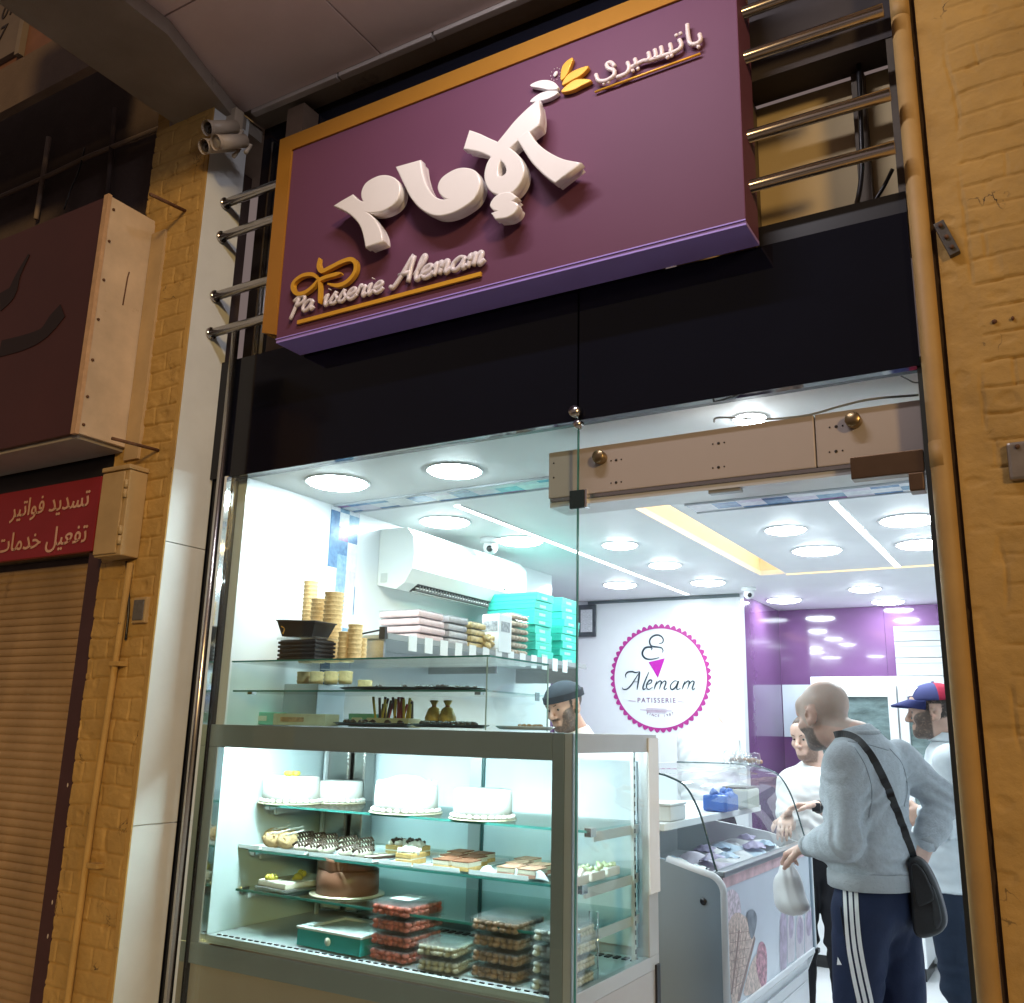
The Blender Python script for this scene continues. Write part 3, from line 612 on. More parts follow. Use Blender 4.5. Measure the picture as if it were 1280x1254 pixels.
LAT = mat('letter_lilac', (0.78, 0.72, 0.76), 0.28, var=0.03, coat=0.2)
script('Pa', (97, 441), (62, -15.4), (16, -54), f3, -0.165, 0.0076, LAT, 'latin_word', sg, SO)
script('isserie', (266, 397), (66, -16.4), (16, -58), f3, -0.166, 0.0076, LAT, 'latin_word', sg, SO)
script('Alemam', (640, 290), (82, -20.5), (18, -66), f3, -0.166, 0.0092, LAT, 'latin_word', sg, SO)
MB().ribbon([tuple(at(*f3(133, 482), y=-0.162)), tuple(at(*f3(1113, 222), y=-0.162))], 0.0155, (0, -1, 0), 0.009).build('gold_underline', GOLDL, sg, SO)
bow = MB()
for i, (s_, wd) in enumerate((([(246, 252), (215, 226), (160, 232), (115, 266), (108, 300), (130, 328), (172, 322), (215, 290), (246, 248)], 22), ([(250, 138), (246, 180), (264, 208), (310, 188), (370, 158), (420, 145), (444, 168), (438, 215), (400, 262), (350, 284), (295, 276)], 24), ([(244, 258), (290, 238), (366, 218)], 22), ([(246, 240), (252, 300), (249, 378)], 17))):
    P = crom(s_, 6); n_ = len(P)
    w_ = [max(.25, min(1, 6 * k / n_ + .35, 6 * (n_ - 1 - k) / n_ + .35)) * wd / 4.267 / 330 for k in range(n_)]
    bow.ribbon([tuple(at(*f3(*p), y=-0.175 - 0.0012 * i)) for p in P], w_, (0, -1, 0), 0.018)
bow.build('ribbon_bow', GOLDL, sg, SO)
# flood lamp under the canopy that lights the sign
fl = thing('sign_flood_lamp', 'slim warm flood lamp hung under the canopy in front of the sign', 'lamp', (-1.20, -1.05, 4.26))
MB().box(-0.55, 0.55, -0.05, 0.05, 0.01, 0.07, 0.01).build('housing', BLACKP, fl)
MB().box(-0.53, 0.53, -0.035, 0.035, 0.002, 0.009).build('diffuser', glow('flood_glow', (1.0, 0.85, 0.80), 8.0), fl)
fd = bpy.data.lights.new('flood', 'AREA'); fd.shape = 'RECTANGLE'; fd.size = 1.0; fd.size_y = 0.06; fd.energy = 25.0; fd.color = (0.96, 0.92, 1.0)
fo = bpy.data.objects.new('flood', fd); COL.objects.link(fo); fo.parent = fl; fo.location = (0, 0, -0.004); fo.rotation_euler = (math.radians(28), 0, 0)

# ------------------------------------------------------------------ interior shell
CZ = 2.60
struct(MB().box(-2.95, -2.868, 0.06, 2.76, 0.12, CZ - 0.001).build('wall_left', WHITEG))
struct(MB().box(-3.6, -3.5, 2.9, 5.2, 0.12, CZ - 0.001).build('wall_far_left', PURPW))
struct(MB().box(-3.5, -2.951, 2.77, 2.85, 0.12, CZ - 0.001).build('wall_corner', WHITEG))
struct(MB().box(-3.49, -1.984, 4.0, 4.08, 0.12, CZ - 0.002).build('wall_panel', WHITEG))
struct(MB().box(-2.06, -1.9845, 4.081, 5.03, 0.12, CZ - 0.002).build('wall_return', PURPW))
pw = MB().box(-1.984, -1.18, 5.03, 5.12, 0.12, CZ - 0.002).box(-1.178, -0.4, 5.03, 5.12, 0.12, CZ - 0.002).box(-0.398, 0.45, 5.03, 5.12, 0.12, CZ - 0.002).build('wall_back', PURPW); struct(pw)
struct(MB().box(0.451, 0.53, 0.3, 5.2, 0.12, CZ).build('wall_right', WHITEG))
# ceiling: one sheet with the cove cut out of it
ce = MB(); x0, x1, xa, xb, ya, yb = -3.6, 0.45, -1.635, -1.47, 1.0, 3.28
for (a, b, c, d) in ((x0, xa, 0.031, 5.2), (xb, x1, 0.031, yb), (xa, xb, 0.031, ya), (xa, x1, yb, 5.2)): ce.box(a, b, c, d, CZ, CZ + 0.03)
struct(ce.build('ceiling', CEILM))
cv = MB().box(xa - .02, xb + .12, ya, yb + 0.02, CZ + 0.13, CZ + 0.15).box(xa - .02, xa - .001, ya, yb, CZ + .031, CZ + .13).box(xb + 0.12, xb + .14, ya, yb, CZ + .031, CZ + .13).box(xa - .02, xb + .12, yb + 0.0, yb + .02, CZ + .031, CZ + .13).box(xa - .02, xb + .12, ya - .02, ya, CZ + .031, CZ + .13)
t = thing('ceiling_cove', 'long recessed ceiling cove glowing warm amber', 'cove light', (-1.55, 2.1, CZ)); o = cv.build('recess', mat('cove_white', (0.82, 0.76, 0.64), 0.6, var=0.02), t, (-1.55, 2.1, CZ))
MB().box(xb + .06, xb + .10, ya + .05, yb - .05, CZ + .045, CZ + .06).build('amber_strip', glow('amber', (1.0, 0.66, 0.33), 26.0), t, (-1.55, 2.1, CZ))
MB().box(-1.47, 0.4, yb + 0.002, yb + 0.012, CZ - 0.006, CZ - 0.0005).build('edge_strip', glow('amber_soft', (1.0, 0.72, 0.35), 2.0), t, (-1.55, 2.1, CZ))
# LED lines let into the ceiling
for x, y0, y1, lb in ((-2.345, 0.85, 3.90, 'long thin white light line on the ceiling above the air conditioner side'), (-0.805, 1.50, 3.26, 'short thin white light line on the ceiling nearer the ochre pipe')):
    t = thing('light_line', lb, 'light line', (x, (y0 + y1) / 2, CZ), 'light lines on the ceiling')
    MB().box(-0.016, 0.016, -(y1 - y0) / 2, (y1 - y0) / 2, -0.004, -0.0006).build('diffuser', glow('line_glow', (0.93, 0.97, 1.0), 12.0), t)
    MB().box(-0.020, -0.0165, -(y1 - y0) / 2, (y1 - y0) / 2, -0.006, -0.0005).box(0.0165, 0.020, -(y1 - y0) / 2, (y1 - y0) / 2, -0.006, -0.0005).build('rim', WHITEP, t)
# round ceiling lamps
LG = glow('lamp_glow', (0.83, 0.95, 1.0), LAMP_E)
spots = [((422, 603), .125, 'round ceiling lamp nearest the steel pole'), ((568, 588), .105, 'round ceiling lamp with a thin rim above the air conditioner end'), ((556, 652), .12, 'round ceiling lamp just in front of the air conditioner'), ((650, 676), .12, 'round ceiling lamp beside the white dome camera'),
         ((775, 681), .092, 'round ceiling lamp first left of the amber cove'), ((831, 706), .092, 'round ceiling lamp second left of the amber cove'), ((775, 731), .11, 'round ceiling lamp over the framed notice'), ((885, 728), .11, 'round ceiling lamp nearest the top of the logo panel'),
         ((982, 662), .095, 'round ceiling lamp just right of the amber cove'), ((1021, 688), .125, 'bright ceiling lamp behind the first right of the amber cove'), ((980, 750), .12, 'ceiling lamp above the purple corner by the logo panel'), ((1081, 736), .10, 'ceiling lamp with thin rim close to the purple back wall'),
         ((1110, 752), .11, 'ceiling lamp above the white boxes on the fridge'), ((1135, 650), .12, 'ceiling lamp nearest the door header end by the pipe'), ((1152, 680), .12, 'second ceiling lamp beside the ochre pipe'), ((937, 522), .05, 'small ceiling lamp peeping over the door header'), ((820, 600), .0, '')]
lamp0 = None
for (p, r, lb) in spots:
    if r == 0: continue
    q = at(*p, z=CZ)
    if lamp0 is None:
        t = thing('ceiling_lamp', lb, 'ceiling lamp', (q[0], q[1], CZ), 'round lamps on the shop ceiling')
        MB().lathe([(0.0, -0.022), (0.05, -0.020), (0.08, -0.015), (0.095, -0.010), (0.1, -0.004)], n=40).build('diffuser', LG, t)
        MB().lathe([(0.1, -0.004), (0.106, -0.006), (0.112, -0.005), (0.113, -0.0005), (0.101, -0.0005)], n=40).build('rim', WHITEP, t)
        lamp0 = t
    else:
        t = dup(lamp0, (q[0], q[1], CZ), label=lb)
    t.scale = (r / 0.1, r / 0.1, 1)
# ceiling grilles (strips with picture-like tiles)
def tile_mat(name, seed, sx, sy):
    if name in _M: return _M[name]
    m = bpy.data.materials.new(name); m.use_nodes = True; nt = m.node_tree; N = nt.nodes; L = nt.links; b = N['Principled BSDF']; b.inputs['Roughness'].default_value = 0.25
    tc = N.new('ShaderNodeTexCoord'); mp = N.new('ShaderNodeMapping'); mp.inputs['Scale'].default_value = (sx, sy, sy); mp.inputs['Location'].default_value = (seed, seed * .7, seed * .3); L.new(tc.outputs['Object'], mp.inputs[0])
    vm = N.new('ShaderNodeVectorMath'); vm.operation = 'FLOOR'; L.new(mp.outputs[0], vm.inputs[0])
    wn_ = N.new('ShaderNodeTexWhiteNoise'); wn_.noise_dimensions = '3D'; L.new(vm.outputs[0], wn_.inputs[0])
    rp = N.new('ShaderNodeValToRGB'); rp.color_ramp.interpolation = 'CONSTANT'
    cols = [(0, (.70, .72, .76)), (.22, (.10, .20, .36)), (.40, (.74, .76, .78)), (.52, (.20, .34, .48)), (.66, (.62, .58, .68)), (.76, (.22, .10, .26)), (.82, (.72, .75, .78)), (.91, (.05, .12, .22))]
    while len(rp.color_ramp.elements) < len(cols): rp.color_ramp.elements.new(0.5)
    for e, (p_, c_) in zip(rp.color_ramp.elements, cols): e.position = p_; e.color = c_ + (1,)
    L.new(wn_.outputs[0], rp.inputs[0])
    nz = N.new('ShaderNodeTexNoise'); nz.inputs['Scale'].default_value = 40; nz.inputs['Detail'].default_value = 4; L.new(tc.outputs['Object'], nz.inputs[0])
    mx = N.new('ShaderNodeMix'); mx.data_type = 'RGBA'; mx.blend_type = 'SOFT_LIGHT'; mx.inputs[0].default_value = 0.9; L.new(rp.outputs[0], mx.inputs[6]); L.new(nz.outputs[0], mx.inputs[7]); L.new(mx.outputs[2], b.inputs['Base Color'])
    _M[name] = m; return m
for xa_, xb_, ya_, yb_, lb in ((-2.86, -1.34, 0.60, 0.735, 'bluish picture strip across the ceiling from the sticker column'), (-1.40, -0.44, 1.27, 1.42, 'bluish picture strip across the ceiling right of the amber cove')):
    g = thing('picture_strip', lb, 'picture strip', ((xa_ + xb_) / 2, (ya_ + yb_) / 2, CZ)); o_ = ((xa_ + xb_) / 2, (ya_ + yb_) / 2, CZ)
    MB().box(xa_, xb_, ya_, yb_, CZ - 0.006, CZ - 0.0005).build('sheet', tile_mat('pictures_ceiling', 3.3, 9.0, 15.0), g, o_)
    MB().box(xa_, xb_, ya_ - 0.012, ya_ - 0.0005, CZ - 0.010, CZ - 0.0005).box(xa_, xb_, yb_ + 0.0005, yb_ + 0.012, CZ - 0.010, CZ - 0.0005).build('rim', mat('grey_rim', (.45, .48, .52), .4, var=.05), g, o_)
g = thing('sticker_column', 'upright strip of photo stickers on the left wall', 'stickers', (-2.866, 0.68, 2.2))
MB().box(-0.0015, 0.002, -0.095, 0.105, -0.45, 0.40).build('sheet', tile_mat('pictures_wall', 7.9, 15.0, 15.0), g)
# wall air conditioner
q0 = at(480, 662, x=-2.66); q1 = at(653, 708, x=-2.66)
AO = (-2.866, 1.55, 2.40)
ac = thing('air_conditioner', 'white split air conditioner unit mounted high on the left wall', 'air conditioner', AO)
ACW = mat('ac_plastic', (0.80, 0.82, 0.78), 0.3, var=0.02)
prof = [(0.0, -0.125), (0.115, -0.150), (0.165, -0.120), (0.205, -0.055), (0.213, 0.02), (0.205, 0.10), (0.165, 0.145), (0.0, 0.150)]
ay0, ay1 = -0.60, 0.50
def acbox(m, pr, y0_, y1_): # prism along y: profile is (x, z)
    n = len(pr); vs = [(u, y0_, v) for u, v in pr] + [(u, y1_, v) for u, v in pr]
    return m.add(vs, [tuple(range(n)), tuple(range(n, 2 * n))[::-1]] + [(i, n + i, n + (i + 1) % n, (i + 1) % n) for i in range(n)])
acbox(MB(), prof, ay0 + 0.014, ay1 - 0.014).build('casing', ACW, ac)
for a_, b_ in ((ay0, ay0 + 0.0135), (ay1 - 0.0135, ay1)): acbox(MB(), [(u * 1.012, v * 1.012) for u, v in prof], a_, b_).build('end_cap', ACW, ac)
vt = MB(); n_ = Vector((0.205 - 0.165, 0, -0.055 + 0.120)).normalized()
vt.add([(0.1195, ay0 + .10, -0.1505), (0.171, ay0 + .10, -0.116), (0.171, ay1 - .10, -0.116), (0.1195, ay1 - .10, -0.1505)], [(0, 1, 2, 3)])
sl = vt.build('air_outlet', BLACKP, ac)
for k in range(2):
    u_ = 0.132 + 0.022 * k; z_ = -0.1475 + 0.0145 * k
    MB().box(u_ - 0.004, u_ + 0.006, ay0 + .11, ay1 - .11, z_ - 0.003, z_ + 0.001).build('louvre', ACW, sl)
fins = MB()
for k in range(34):
    yy = ay0 + .13 + k * (ay1 - ay0 - .26) / 33; fins.box(0.125, 0.166, yy - .0015, yy + .0015, -0.146, -0.121)
fins.build('fins', mat('fin_grey', (.25, .26, .26), .5, var=0), sl)
MB().tube([(0.212, 0.25, -0.04), (0.2155, 0.25, -0.04)], 0.006, 10).build('sensor', BLACKP, ac)
MB().box(0.02, 0.06, ay0 - .003, ay0 - .0002, -0.115, -0.07, 0.001).build('knockout', mat('ac_line', (.55, .58, .55), .5, var=0), ac)
# dome cameras
for p, lb, sc in (((613, 680), 'white dome camera on the ceiling above the air conditioner', 1.0), ((936, 740), 'small dome camera in the corner above the logo panel', 0.9)):
    q = at(*p, z=CZ - 0.03)
    c = thing('dome_camera', lb, 'camera', (q[0], q[1], CZ), 'dome cameras')
    MB().lathe([(0.0, -0.001), (0.055, -0.001), (0.055, -0.022), (0.045, -0.03), (0.0, -0.03)], n=24).build('base', WHITEP, c)
    MB().ell((0, 0, -0.05), (0.040, 0.040, 0.040), 20).build('ball', WHITEP, c)
    MB().ell((0.014, -0.030, -0.062), (0.018, 0.016, 0.018), 14).build('lens', BLACKP, c); c.scale = (sc, sc, sc)
# ------------------------------------------------------------------ glass front and door header
g = thing('shop_window', 'tall fixed glass pane of the shop front left of the doorway', 'window', (-2.08, 0, 0.12))
o_ = (-2.08, 0, 0.12)
MB().box(-2.90, -1.3045, 0.0, 0.010, 0.13, 2.590).build('pane', GLASS, g, o_)
MB().box(-1.3040, -1.3005, 0.0, 0.010, 0.13, 2.590).build('pane_edge', GREENE, g, o_)
q = at(722, 517, y=0.0)
MB().lathe([(0.0, -0.03), (0.018, -0.03), (0.020, -0.004), (0.012, 0.0)], (q[0], -0.001, q[2]), 18, Matrix.Rotation(math.radians(-90), 3, 'X')).build('round_fixing', STEEL, g, o_)
MB().lathe([(0.0, -0.03), (0.013, -0.03), (0.015, -0.004), (0.010, 0.0)], (q[0] + .012, -0.001, q[2] - 0.045), 18, Matrix.Rotation(math.radians(-90), 3, 'X')).build('round_fixing', STEEL, g, o_)
q = at(723, 625, y=0.0)
MB().box(q[0] - 0.026, q[0] + 0.026, -0.014, -0.0005, q[2] - 0.03, q[2] + 0.03, 0.003).build('corner_clamp', mat('clamp_black', (.02, .035, .04), .25, var=0), g, o_)
MB().box(q[0] + 0.027, q[0] + 0.036, -0.012, 0.012, q[2] - 0.03, q[2] + 0.03, 0.002).build('clamp_edge', CHROME, g, o_)
# door header
HO = (-0.85, 0.08, 2.38)
h = thing('door_header', 'long beige sliding door header box with screw holes across the doorway', 'door header', HO)
HB = mat('header_beige', (0.50, 0.44, 0.40), 0.42, 0.15, var=0.04, vs=2)
a = at(686, 566, y=0.06); b_ = at(690, 622, y=0.06); r0 = at(1148, 500, y=0.06); r1 = at(1150, 571, y=0.06)
zt = float(a[2] + r0[2]) / 2; zb_ = float(b_[2] + r1[2]) / 2; xl = float(a[0])
MB().box(xl, -0.565, 0.06, 0.20, zb_, zt, 0.004).build('cover', HB, h, HO)
MB().box(-0.562, -0.275, 0.060, 0.20, zb_ - 0.0, zt, 0.004).build('cover', HB, h, HO)
MB().box(xl + 0.004, -0.275, 0.066, 0.195, zb_ - 0.030, zb_ - 0.001).build('track', mat('track_white', (.7, .72, .72), .35, .3, var=.03), h, HO)
MB().box(xl + 0.01, -0.275, 0.06, 0.065, zb_ - 0.012, zb_ - 0.001).build('lip', STEEL, h, HO)
DOT = mat('hole_dark', (.03, .025, .02), .6, var=0)
hd = MB()
for px, py in ((770, 575), (770, 603), (898, 554), (898, 584), (1045, 533), (1045, 564)):
    q = at(px, py, y=0.058)
    for dx in (-.018, 0, .018): hd.tube([(q[0] + dx, 0.0585, q[2]), (q[0] + dx, 0.0597, q[2])], 0.0045 if dx == 0 else .0025, 8)
for py in (579, 597):
    q = at(692, py, y=0.058); hd.tube([(q[0], .0585, q[2]), (q[0], .0597, q[2])], .003, 8)
hd.build('screw_holes', DOT, h, HO)
for px, py in ((750, 572), (1067, 526)):
    q = at(px, py, y=0.05); MB().lathe([(0.0, 0.03), (0.019, 0.03), (0.022, 0.026), (0.022, 0.0)], (q[0], 0.0595, q[2]), 20, Matrix.Rotation(math.radians(90), 3, 'X')).build('round_knob', mat('brass_dull', (.30, .22, .12), .3, .9, var=.1), h, HO)
q = at(905, 609, y=0.07); MB().box(q[0] - .05, q[0] + .05, .07, .10, zb_ - .040, zb_ - .0305, .002).build('sensor', mat('sensor_grey', (.3, .32, .33), .3, var=.05), h, HO)
pv = thing('pivot_fitting', 'brown metal pivot fitting at the header end beside the ochre pipe', 'door fitting', (-0.4, 0.03, 2.27))
q = at(1105, 583, y=0.03); BRZ = mat('bronze_fit', (.20, .13, .08), .3, .85, var=.15)
MB().box(q[0] - .085, -0.275, 0.012, 0.055, q[2] - .032, q[2] + .032, .003).build('arm', BRZ, pv, (-0.4, .03, 2.27))
MB().box(-0.315, -0.276, 0.0, 0.05, q[2] - .085, q[2] - .034, .004).build('hinge', BRZ, pv, (-.4, .03, 2.27))
wire = MB().tube([tuple(p_) for p_ in crom([tuple(at(px, py, y=.10)) for px, py in ((892, 528), (900, 522), (960, 524), (1010, 519), (1050, 508), (1090, 499), (1148, 494))], 6)], .0035, 6).build('loose_cable', mat('grey_cable', (.3, .32, .33), .5, var=0)); tag(wire, 'thin grey cable wandering along the top of the door header', 'cable')
wire = MB().tube([tuple(p_) for p_ in crom([tuple(at(px, py, y=.08)) for px, py in ((1126, 470), (1134, 474), (1142, 478), (1150, 478))], 5)], .002, 6).build('loose_cable', _M['grey_cable']); tag(wire, 'short stray wire on the ceiling above the header end', 'wire')

# ------------------------------------------------------------------ logo wall panel
LO = (-2.615, 4.0, 2.005)
lg = thing('round_logo', 'round pink edged cone logo on the white wall panel', 'logo', LO)
PINK = mat('logo_magenta', (0.42, 0.03, 0.25), 0.4, var=0.05)
INK = mat('logo_ink', (0.02, 0.035, 0.05), 0.4, var=0)
R0 = 0.385
m = MB(); N_ = 50; vs = []
for k in range(N_ * 8):
    a_ = 2 * math.pi * k / (N_ * 8); sc_ = 0.374 + 0.024 * abs(math.cos(N_ * a_ / 2)); vs += [(0.363 * math.cos(a_), -0.004, 0.363 * math.sin(a_)), (sc_ * math.cos(a_), -0.004, sc_ * math.sin(a_))]
K = N_ * 8
m.add(vs, [(2 * k, 2 * k + 1, 2 * ((k + 1) % K) + 1, 2 * ((k + 1) % K)) for k in range(K)]); m.build('scalloped_ring', PINK, lg)
f4 = crop(755, 775, 1211 / 140)
def lp(u, v, d=-0.004):
    q = at(*f4(u, v), y=4.0); return (float(q[0]) - LO[0], d, float(q[2]) - LO[2])
def wl_(n, lo, hi): return [lo + (hi - lo) * math.sin(math.pi * k / (n - 1)) ** 0.8 for k in range(n)]
ink = MB(); cnt = 0
def ist(pts, lo, hi, n=6, mm=None):
    global cnt
    P = crom(pts, n) if len(pts) > 2 else pts; (mm or ink).ribbon([lp(*p, d=-0.004 - 0.0003 * (cnt % 7)) for p in P], wl_(len(P), lo, hi), (0, -1, 0), 0.001); cnt += 1
ist([(598, 255), (635, 245), (640, 205), (610, 172), (560, 165), (510, 195), (495, 240), (515, 282), (570, 292), (620, 300), (640, 330), (632, 355)], .005, .013)
ist([(515, 328), (520, 305), (490, 292), (445, 305), (418, 350), (425, 390), (460, 420), (520, 425), (600, 408)], .005, .015)
ist([(240, 625), (235, 595), (260, 565), (310, 560), (345, 570), (390, 558)], .004, .011)
ist([(390, 560), (345, 630), (300, 700), (255, 745), (215, 750), (198, 730)], .003, .010)
ist([(390, 560), (378, 640), (360, 755)], .006, .014); ist([(310, 672), (375, 668)], .003, .006)
ist([(490, 560), (455, 640), (425, 725), (432, 752), (455, 738)], .004, .012)
ist([(470, 700), (510, 680), (518, 655), (495, 652), (465, 695), (465, 738), (490, 750), (530, 725)], .003, .011)
for x_ in (548, 852):
    ist([(x_ + 28, 660), (x_ + 10, 705), (x_ - 4, 752)], .003, .011); ist([(x_ + 10, 710), (x_ + 50, 664), (x_ + 74, 668), (x_ + 66, 705), (x_ + 52, 752)], .003, .011); ist([(x_ + 62, 712), (x_ + 100, 664), (x_ + 124, 669), (x_ + 118, 700), (x_ + 104, 738), (x_ + 114, 752), (x_ + 138, 736)], .003, .011)
ist([(800, 665), (765, 660), (725, 700), (722, 740), (745, 752), (780, 720), (808, 662), (788, 735), (800, 752), (830, 738)], .003, .011)
ink.build('script_word', INK, lg)
tri = [lp(485, 458), lp(660, 415), lp(585, 628)]
MB().add([tri[0], tri[1], tri[2]], [(0, 1, 2)]).build('cone_shape', mat('cone_magenta', (0.45, 0.01, 0.35), .4, var=.15, vs=30), lg)
GRY = mat('logo_plum', (0.20, 0.06, 0.17), .5, var=0)
q = lp(362, 893)
text_mesh('small_word', 'PATISSERIE', 0.050, GRY, facing(q[0], -0.004, q[2], 0.0), lg, .0003, space=1.28)
ln = MB()
for a_, b_, w_ in (((270, 872), (345, 880), .003), ((800, 880), (870, 888), .003), ((460, 958), (680, 965), .003), ((392, 972), (735, 984), .003), ((460, 985), (680, 995), .003), ((470, 1000), (670, 1008), .002)): ln.ribbon([lp(*a_), lp(*b_)], w_, (0, -1, 0), .001)
ln.build('fine_lines', mat('logo_pale_pink', (.45, .22, .38), .5, var=0), lg)
sm = 'SINCE 1987'
for k, ch in enumerate(sm):
    if ch == ' ': continue
    a_ = math.radians(-90 - 21 + 42 * k / (len(sm) - 1)); rr = 0.285
    text_mesh('small_letter', ch, 0.026, GRY, Matrix.Translation((rr * math.cos(a_), -0.004, rr * math.sin(a_))) @ Matrix.Rotation(math.radians(90), 4, 'X') @ Matrix.Rotation(a_ + math.pi / 2, 4, 'Z'), lg, .0003, align='CENTER')
tr = MB().box(-3.2, -1.99, 3.985, 3.9995, 2.575, 2.597).build('panel_trim', mat('dark_trim', (.10, .13, .14), .4, var=0)); tag(tr, 'thin dark trim along the top of the logo panel', 'trim')
q = at(734, 776, y=3.98)
n = thing('framed_notice', 'dark framed notice hung at the left end of the logo panel', 'frame', (q[0], 3.98, q[2]))
MB().box(-.075, .075, -.012, .012, -.125, .125, .004).build('frame', mat('frame_dark', (.07, .08, .09), .5, var=.3, vs=40), n)
MB().box(-.05, .05, -.0145, -.0125, -.09, .085).build('paper', mat('printed_paper', (.62, .64, .66), .6, var=.35, vs=60, stretch=(1, 1, 6)), n)
q = at(921, 931, y=3.99)
s_ = thing('wall_socket', 'small grey switch near the lower right of the logo panel', 'switch', (q[0], 3.99, q[2]))
MB().box(-.022, .022, -.006, .009, -.03, .03, .003).build('plate', mat('socket_grey', (.35, .36, .36), .4, var=.1), s_); MB().box(-.01, .01, -.010, -.0065, -.014, .014, .002).build('rocker', WHITEP, s_)

# ------------------------------------------------------------------ back of the shop: tall fridge, boxes, poster
fo_ = (-1.40, 4.75, 0.12)
fr = thing('display_fridge', 'tall white two door fridge against the purple back wall', 'fridge', fo_)
FW = mat('fridge_white', (.80, .82, .83), .3, var=.02)
a = at(1012, 852, y=4.72); zt = float(at(1120, 845, y=4.72)[2])
MB().box(a[0], -0.42, 4.74, 5.02, 0.14, zt, .006).build('cabinet', FW, fr, fo_)
e1 = at(1124, 900, y=4.70)[0]
for (xa_, xb_) in ((float(a[0]) + .004, float(e1) - .006), (float(e1) + .006, -0.424)):
    d_ = MB().box(xa_, xa_ + .06, 4.69, 4.739, .2, zt - .07, .003).box(xb_ - .06, xb_, 4.69, 4.739, .2, zt - .07, .003).box(xa_ + .0605, xb_ - .0605, 4.69, 4.739, zt - .15, zt - .07).box(xa_ + .0605, xb_ - .0605, 4.69, 4.739, .2, .28).build('door', FW, fr, fo_)
    MB().box(xa_ + .061, xb_ - .061, 4.712, 4.724, .281, zt - .151).build('glass', mat('fridge_glass', (.16, .22, .22), .12, var=.45, vs=7, stretch=(1, 1, 3), coat=.3), d_, fo_)
for px in (1117, 1160, 1205):
    pass
bx0 = [(1117, 1163, 780, 800, 'top white carton on the left of the fridge top'), (1117, 1166, 801, 820, 'middle white carton on the left of the fridge top'), (1120, 1168, 821, 846, 'lowest white carton on the left of the fridge top')]
z = zt + .002
for i, (hh, lb) in enumerate(((.13, 'lowest white carton stacked on the fridge'), (.12, 'middle white carton stacked on the fridge'), (.11, 'top white carton stacked on the fridge'))):
    xx = float(at(1119, 830, y=4.74)[0])
    c = thing('white_carton', lb, 'carton', (xx + .17, 4.84, z), 'white cartons on the fridge')
    MB().box(-.165, .165, -.10, .10, 0, hh - .004, .002).build('carton', WHITEP, c); MB().box(-.166, .166, -.1015, -.0995, hh - .045, hh - .040).build('lid_line', mat('line_grey', (.5, .52, .53), .6, var=0), c)
    if i != 1:
        c2 = dup(c, (xx + .17 + .34, 4.84, z), label=lb + ', right hand pile')
    z += hh
q = at(990, 888, y=5.02)
pz0, pz1 = float(at(985, 921, y=5.02)[2]), float(at(985, 856, y=5.02)[2]); px0, px1 = float(at(979, 890, y=5.02)[0]), float(at(1016, 890, y=5.02)[0])
po = MB().box(px0, px1, 5.022, 5.0285, pz0, pz1).build('poster', mat('poster_pale', (.62, .70, .76), .4, var=.05)); tag(po, 'pale blank poster on the purple wall beside the fridge', 'poster')

# ------------------------------------------------------------------ refrigerated display case
DO = (-2.1, 0.05, 0.12)
dc = thing('display_case', 'tall grey framed refrigerated cake display case in the shop window', 'display case', DO)
def dpart(nm, m, *b, bev=0.0, par=None): return MB().box(*b, bev).build(nm, m, par or dc, DO)
DARKG = mat('dark_grey_frame', (0.25, 0.30, 0.32), 0.38, 0.3, var=0.05, vs=4)
SIDEG = mat('pale_grey_frame', (0.50, 0.53, 0.55), 0.35, 0.3, var=0.04, vs=4)
fr_ = MB().box(-2.900, -1.3955, 0.022, 0.056, 1.512, 1.596, .003).box(-2.900, -2.856, 0.022, 0.056, .8155, 1.5115, .003).box(-2.900, -1.3955, 0.022, 0.056, .742, .815, .003)
fr_.build('front_frame', DARKG, dc, DO)
dpart('corner_post', DARKG, -1.395, -1.352, 0.022, 0.060, .742, 1.596, bev=.003)
dpart('corner_post', SIDEG, -1.3515, -1.322, 0.022, 0.060, .742, 1.596, bev=.003)
dpart('inner_bead', CHROME, -2.8555, -2.850, .024, .052, .816, 1.511); dpart('inner_bead', CHROME, -2.849, -1.396, .024, .052, .816, .8215)
dpart('base_cladding', mat('beige_cladding', (.40, .34, .27), .3, .2, var=.08, vs=2), -2.895, -1.322, 0.030, 0.060, .125, .7405)
dpart('side_cladding', mat('grey_cladding', (.46, .46, .47), .35, .2, var=.05, vs=2), -1.350, -1.324, 0.0605, 0.70, .125, .815)
dpart('hinge', BLACKP, -1.3235, -1.316, .66, .69, .70, .83)
MB().box(-2.849, -1.396, .040, .044, .822, 1.511).build('front_glass', GLASSC, dc, DO)
MB().box(-1.331, -1.327, .061, .61, .86, 1.535).build('side_glass', GLASSC, dc, DO)
sf_ = MB().box(-1.350, -1.324, .0605, .70, 1.536, 1.596, .002).box(-1.350, -1.324, .0605, .70, .8155, .8595, .002).box(-1.350, -1.324, .615, .70, .860, 1.5355, .002); sf_.build('side_frame', SIDEG, dc, DO)
dpart('white_strip', WHITEG, -1.3235, -1.3175, .612, .705, 1.06, 1.585, bev=.002)
dpart('top_board', SIDEG, -2.86, -1.3525, .0565, .70, 1.575, 1.595)
dpart('back_frame', SIDEG, -2.86, -1.3525, .7005, .72, .7425, 1.595)
CB = mat('case_back_pane', (.70, .81, .86), .15, var=.14, vs=2.2, stretch=(1, 1, .6), coat=.2)
for xa_, xb_ in ((-2.80, -2.12), (-2.06, -1.40)): dpart('back_pane', CB, xa_, xb_, .692, .7, .87, 1.50)
dpart('back_stile', SIDEG, -2.118, -2.062, .68, .7, .86, 1.55); dpart('back_stile', mat('green_dark', (.03, .10, .10), .3, var=0), -2.0615, -2.052, .684, .7, .86, 1.55)
